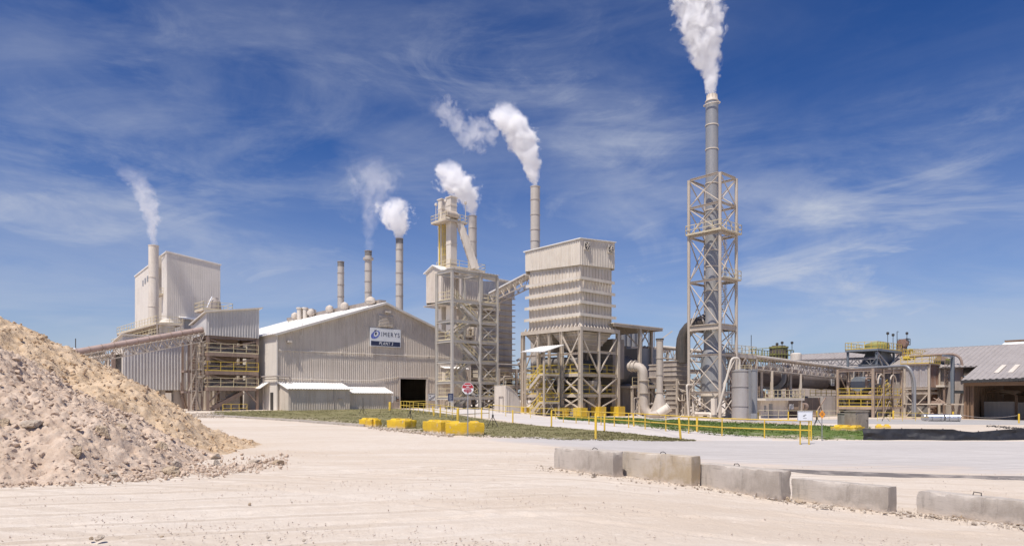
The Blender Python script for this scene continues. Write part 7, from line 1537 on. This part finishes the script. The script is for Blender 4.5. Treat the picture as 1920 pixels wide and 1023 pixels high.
fs = [(i*n2+j, (i+1)*n2+j, (i+1)*n2+j+1, i*n2+j+1) for i in range(n-1) for j in range(n2-1)]
off = len(vs); vs2 = [(x, y+.02, z) for x, y, z in vs]; fs2 = [tuple(k+off for k in f[::-1]) for f in fs]
rim = [((n2-1)+i*n2, (n2-1)+(i+1)*n2, (n2-1)+(i+1)*n2+off, (n2-1)+i*n2+off) for i in range(n-1)]
MB().add(vs+vs2, fs+fs2+rim).build('fabric', M['tarp'], t, True)
for k in range(3, n, 14): v = vs[k*n2+n2-1]; MB().beam((v[0], v[1]+.2, -.3), (v[0], v[1]+.2, v[2]+.03), .045).build('stake', M['brown'], t)
# debris line on the apron near the silt fence, right
rr_ = np.random.default_rng(3); pos = []
for k in range(160): a_, b_ = rr_.uniform(1850, 1925), 0; b_ = np.interp(a_, [1850, 1925], [798, 804])+rr_.normal(0, 1.0); x, y = hit(a_, b_); pos.append((x, y, gz(x, y)))
o = scatter('rubble', pos, np.full(160, .10), M['dark'], 44, 0, .1); o['label'] = 'scattered dark debris on the grey apron beyond the silt fence'; o['category'] = 'rubble'
# rocks near base of plant (between lawn and plant)
pos = []
for k in range(500): a_ = rr_.uniform(1330, 1500); b_ = np.interp(a_, [1330, 1500], [789, 795.5])+rr_.normal(0, 1.2); x, y = hit(a_, b_); pos.append((x, y, gz(x, y)))
for k in range(500): a_ = rr_.uniform(345, 420); b_ = rr_.uniform(774, 783); x, y = hit(a_, b_); pos.append((x, y, gz(x, y)))
for k in range(400): a_ = rr_.uniform(690, 850); b_ = np.interp(a_, [690, 850], [801, 817])+rr_.normal(0, 1.2); x, y = hit(a_, b_); pos.append((x, y, gz(x, y)))
o = scatter('rubble', pos, .06*(4**rr_.uniform(0, 1, len(pos))), M['rockp'], 46, 0, .1); o['label'] = 'pale broken stones along lawn edges and plant foot'; o['category'] = 'rubble'

# ================================================================ STEAM
def plume(label, pts, D, dens, A=1.15, sc=1.0, fade=(.0, .12), axis='z', thr=.25, wid=.35, seed=0, yscale=1.0, base_dense=0):
    P_ = [(Vector(((px-CX)/F*D, D, H-(py-HY)*D/F)), w_*D/F) for px, py, w_ in pts]; o_ = P_[0][0].copy()
    loc = [(v-o_, r_) for v, r_ in P_]
    if axis == 'z': par = [v.z for v, _ in loc]; oth = [v.x for v, _ in loc]
    else: par = [-v.x for v, _ in loc]; oth = [v.z for v, _ in loc]
    T = par[-1]; rs = [r_ for _, r_ in loc]; rm = max(rs)*1.02; lo, hi = min(oth)-.01, max(oth)+.01
    m = MB(); n = 20; k = len(pts)*4; tt = np.linspace(0, 1, k)
    vs = []
    for f in tt:
        p_ = f*T; c = np.interp(p_, par, oth); r_ = np.interp(p_, par, rs)*1.42+.02
        for a in range(n):
            an = 2*math.pi*a/n; u_, w_ = r_*math.cos(an), r_*math.sin(an)*yscale
            vs.append((c+u_, w_, p_) if axis == 'z' else (-p_, w_, c+u_))
    fs = [(i*n+j, i*n+(j+1) % n, (i+1)*n+(j+1) % n, (i+1)*n+j) for i in range(k-1) for j in range(n)]+[tuple(range(n-1, -1, -1)), tuple(range((k-1)*n, k*n))]
    m.add(vs, fs)
    mt = bpy.data.materials.new('steam'); mt.use_nodes = True; t = mt.node_tree; t.nodes.clear()
    g = N(t, 'ShaderNodeTexCoord').outputs['Object']; s = N(t, 'ShaderNodeSeparateXYZ'); t.links.new(g, s.inputs[0])
    if axis == 'z': pz, ox = s.outputs[2], s.outputs[0]
    else: pz, ox = mth(t, 'MULTIPLY', s.outputs[0], -1.0), s.outputs[2]
    f = mth(t, 'DIVIDE', pz, T, clamp=True)
    def curve(vals):
        c = N(t, 'ShaderNodeFloatCurve'); t.links.new(f, c.inputs['Value']); cu = c.mapping.curves[0]
        while len(cu.points) > 2: cu.points.remove(cu.points[1])
        cu.points[0].location = (0, vals[0]); cu.points[1].location = (1, vals[-1])
        for p_, v_ in zip(par[1:-1], vals[1:-1]): cu.points.new(min(.999, max(.001, p_/T)), v_)
        c.mapping.update(); return c.outputs[0]
    cx_ = mth(t, 'ADD', mth(t, 'MULTIPLY', curve([(o2-lo)/(hi-lo) for o2 in oth]), hi-lo), lo); rr = mth(t, 'MULTIPLY', curve([r_/rm for r_ in rs]), rm)
    dx_ = mth(t, 'SUBTRACT', ox, cx_); dy_ = mth(t, 'DIVIDE', s.outputs[1], yscale)
    d = mth(t, 'DIVIDE', mth(t, 'SQRT', mth(t, 'ADD', mth(t, 'MULTIPLY', dx_, dx_), mth(t, 'MULTIPLY', dy_, dy_))), rr)
    n1 = noise(t, mapping(t, g, (1, 1, 1), (0, 0, 0), (seed*3.1, seed, seed*1.7)), .62*sc, 7, .62, .35)
    v = mth(t, 'ADD', mth(t, 'SUBTRACT', 1.0, d), mth(t, 'MULTIPLY', mth(t, 'SUBTRACT', n1, .5), A*2.4))
    de = mapr(t, v, thr, thr+wid)
    env = mth(t, 'MULTIPLY', mapr(t, f, 1.0, 1.0-fade[1], 0, 1), mapr(t, d, 1.38, 1.1, 0, 1))
    de = mth(t, 'MULTIPLY', mth(t, 'MULTIPLY', de, env), dens)
    pv = N(t, 'ShaderNodeVolumePrincipled'); pv.inputs['Color'].default_value = (.985, .985, .99, 1); pv.inputs['Anisotropy'].default_value = .1
    t.links.new(de, pv.inputs['Density']); o = N(t, 'ShaderNodeOutputMaterial'); t.links.new(pv.outputs[0], o.inputs['Volume'])
    ob = m.build('steam_plume', mt, None, False, o_); ob['label'] = label; ob['category'] = 'steam'; ob['kind'] = 'stuff' if 0 else 'thing'; del ob['kind']; ob['group'] = 'steam plumes'
    return ob
tips = {k: (p, r) for k, p, r in plumes}
plume('largest white steam column rising from the lattice tower chimney to the top of the picture', [(1334.5, 184, 10), (1333, 165, 15), (1330, 140, 21), (1324, 112, 31), (1318, 85, 40), (1314, 55, 50), (1311, 25, 52), (1305, -10, 54), (1296, -60, 60)], 83, 3.6, .8, 1.25, (0, .05), thr=.2, wid=.32, seed=1)
plume('thick white steam leaning left from the chimney behind the big filter house', [(1003.5, 350, 8.5), (1001, 335, 13), (997, 315, 21), (990, 290, 28), (984, 268, 34), (974, 248, 38), (958, 228, 40), (948, 212, 38), (944, 192, 26)], 104, 2.6, .85, 1.1, (0, .3), thr=.2, wid=.38, seed=2)
plume('ragged white steam cloud over the elevator tower', [(886, 405, 8), (884, 390, 14), (874, 372, 26), (860, 352, 38), (852, 334, 36), (842, 312, 28), (838, 300, 20)], 118, 2.0, 1.2, 1.1, (0, .35), thr=.16, wid=.45, seed=3)
plume('small round white steam puff on the tallest of the three chimneys', [(749, 447, 6.5), (749, 438, 14), (746, 422, 25), (742, 408, 34), (740, 394, 34), (742, 378, 26), (742, 368, 16)], 116, 1.7, 1.5, 1.2, (0, .35), thr=.2, wid=.5, seed=4)
plume('thin faint steam rising from the collared middle chimney', [(690.5, 470, 6), (690.5, 455, 13), (691, 440, 14), (693, 420, 18), (698, 390, 30), (703, 355, 42), (700, 320, 50), (690, 285, 48)], 118, .10, 1.5, .8, (0, .35), thr=.15, wid=.55, seed=5)
plume('soft grey-white steam drifting left from the white chimney of the tall left building', [(288, 460, 8), (287, 440, 10), (285, 415, 14), (280, 392, 20), (274, 370, 21), (264, 350, 24), (250, 332, 30), (232, 312, 40), (195, 300, 48)], 111, .5, 1.15, 1.1, (0, .75), thr=.15, wid=.45, seed=6)
plume('torn wisps of thin steam drifting left of the thick leaning plume', [(936, 246, 14), (915, 252, 30), (880, 248, 38), (850, 225, 36), (822, 205, 30), (798, 200, 16)], 104, .22, 1.7, 1.0, (0, .3), 'x', .3, .45, seed=7)
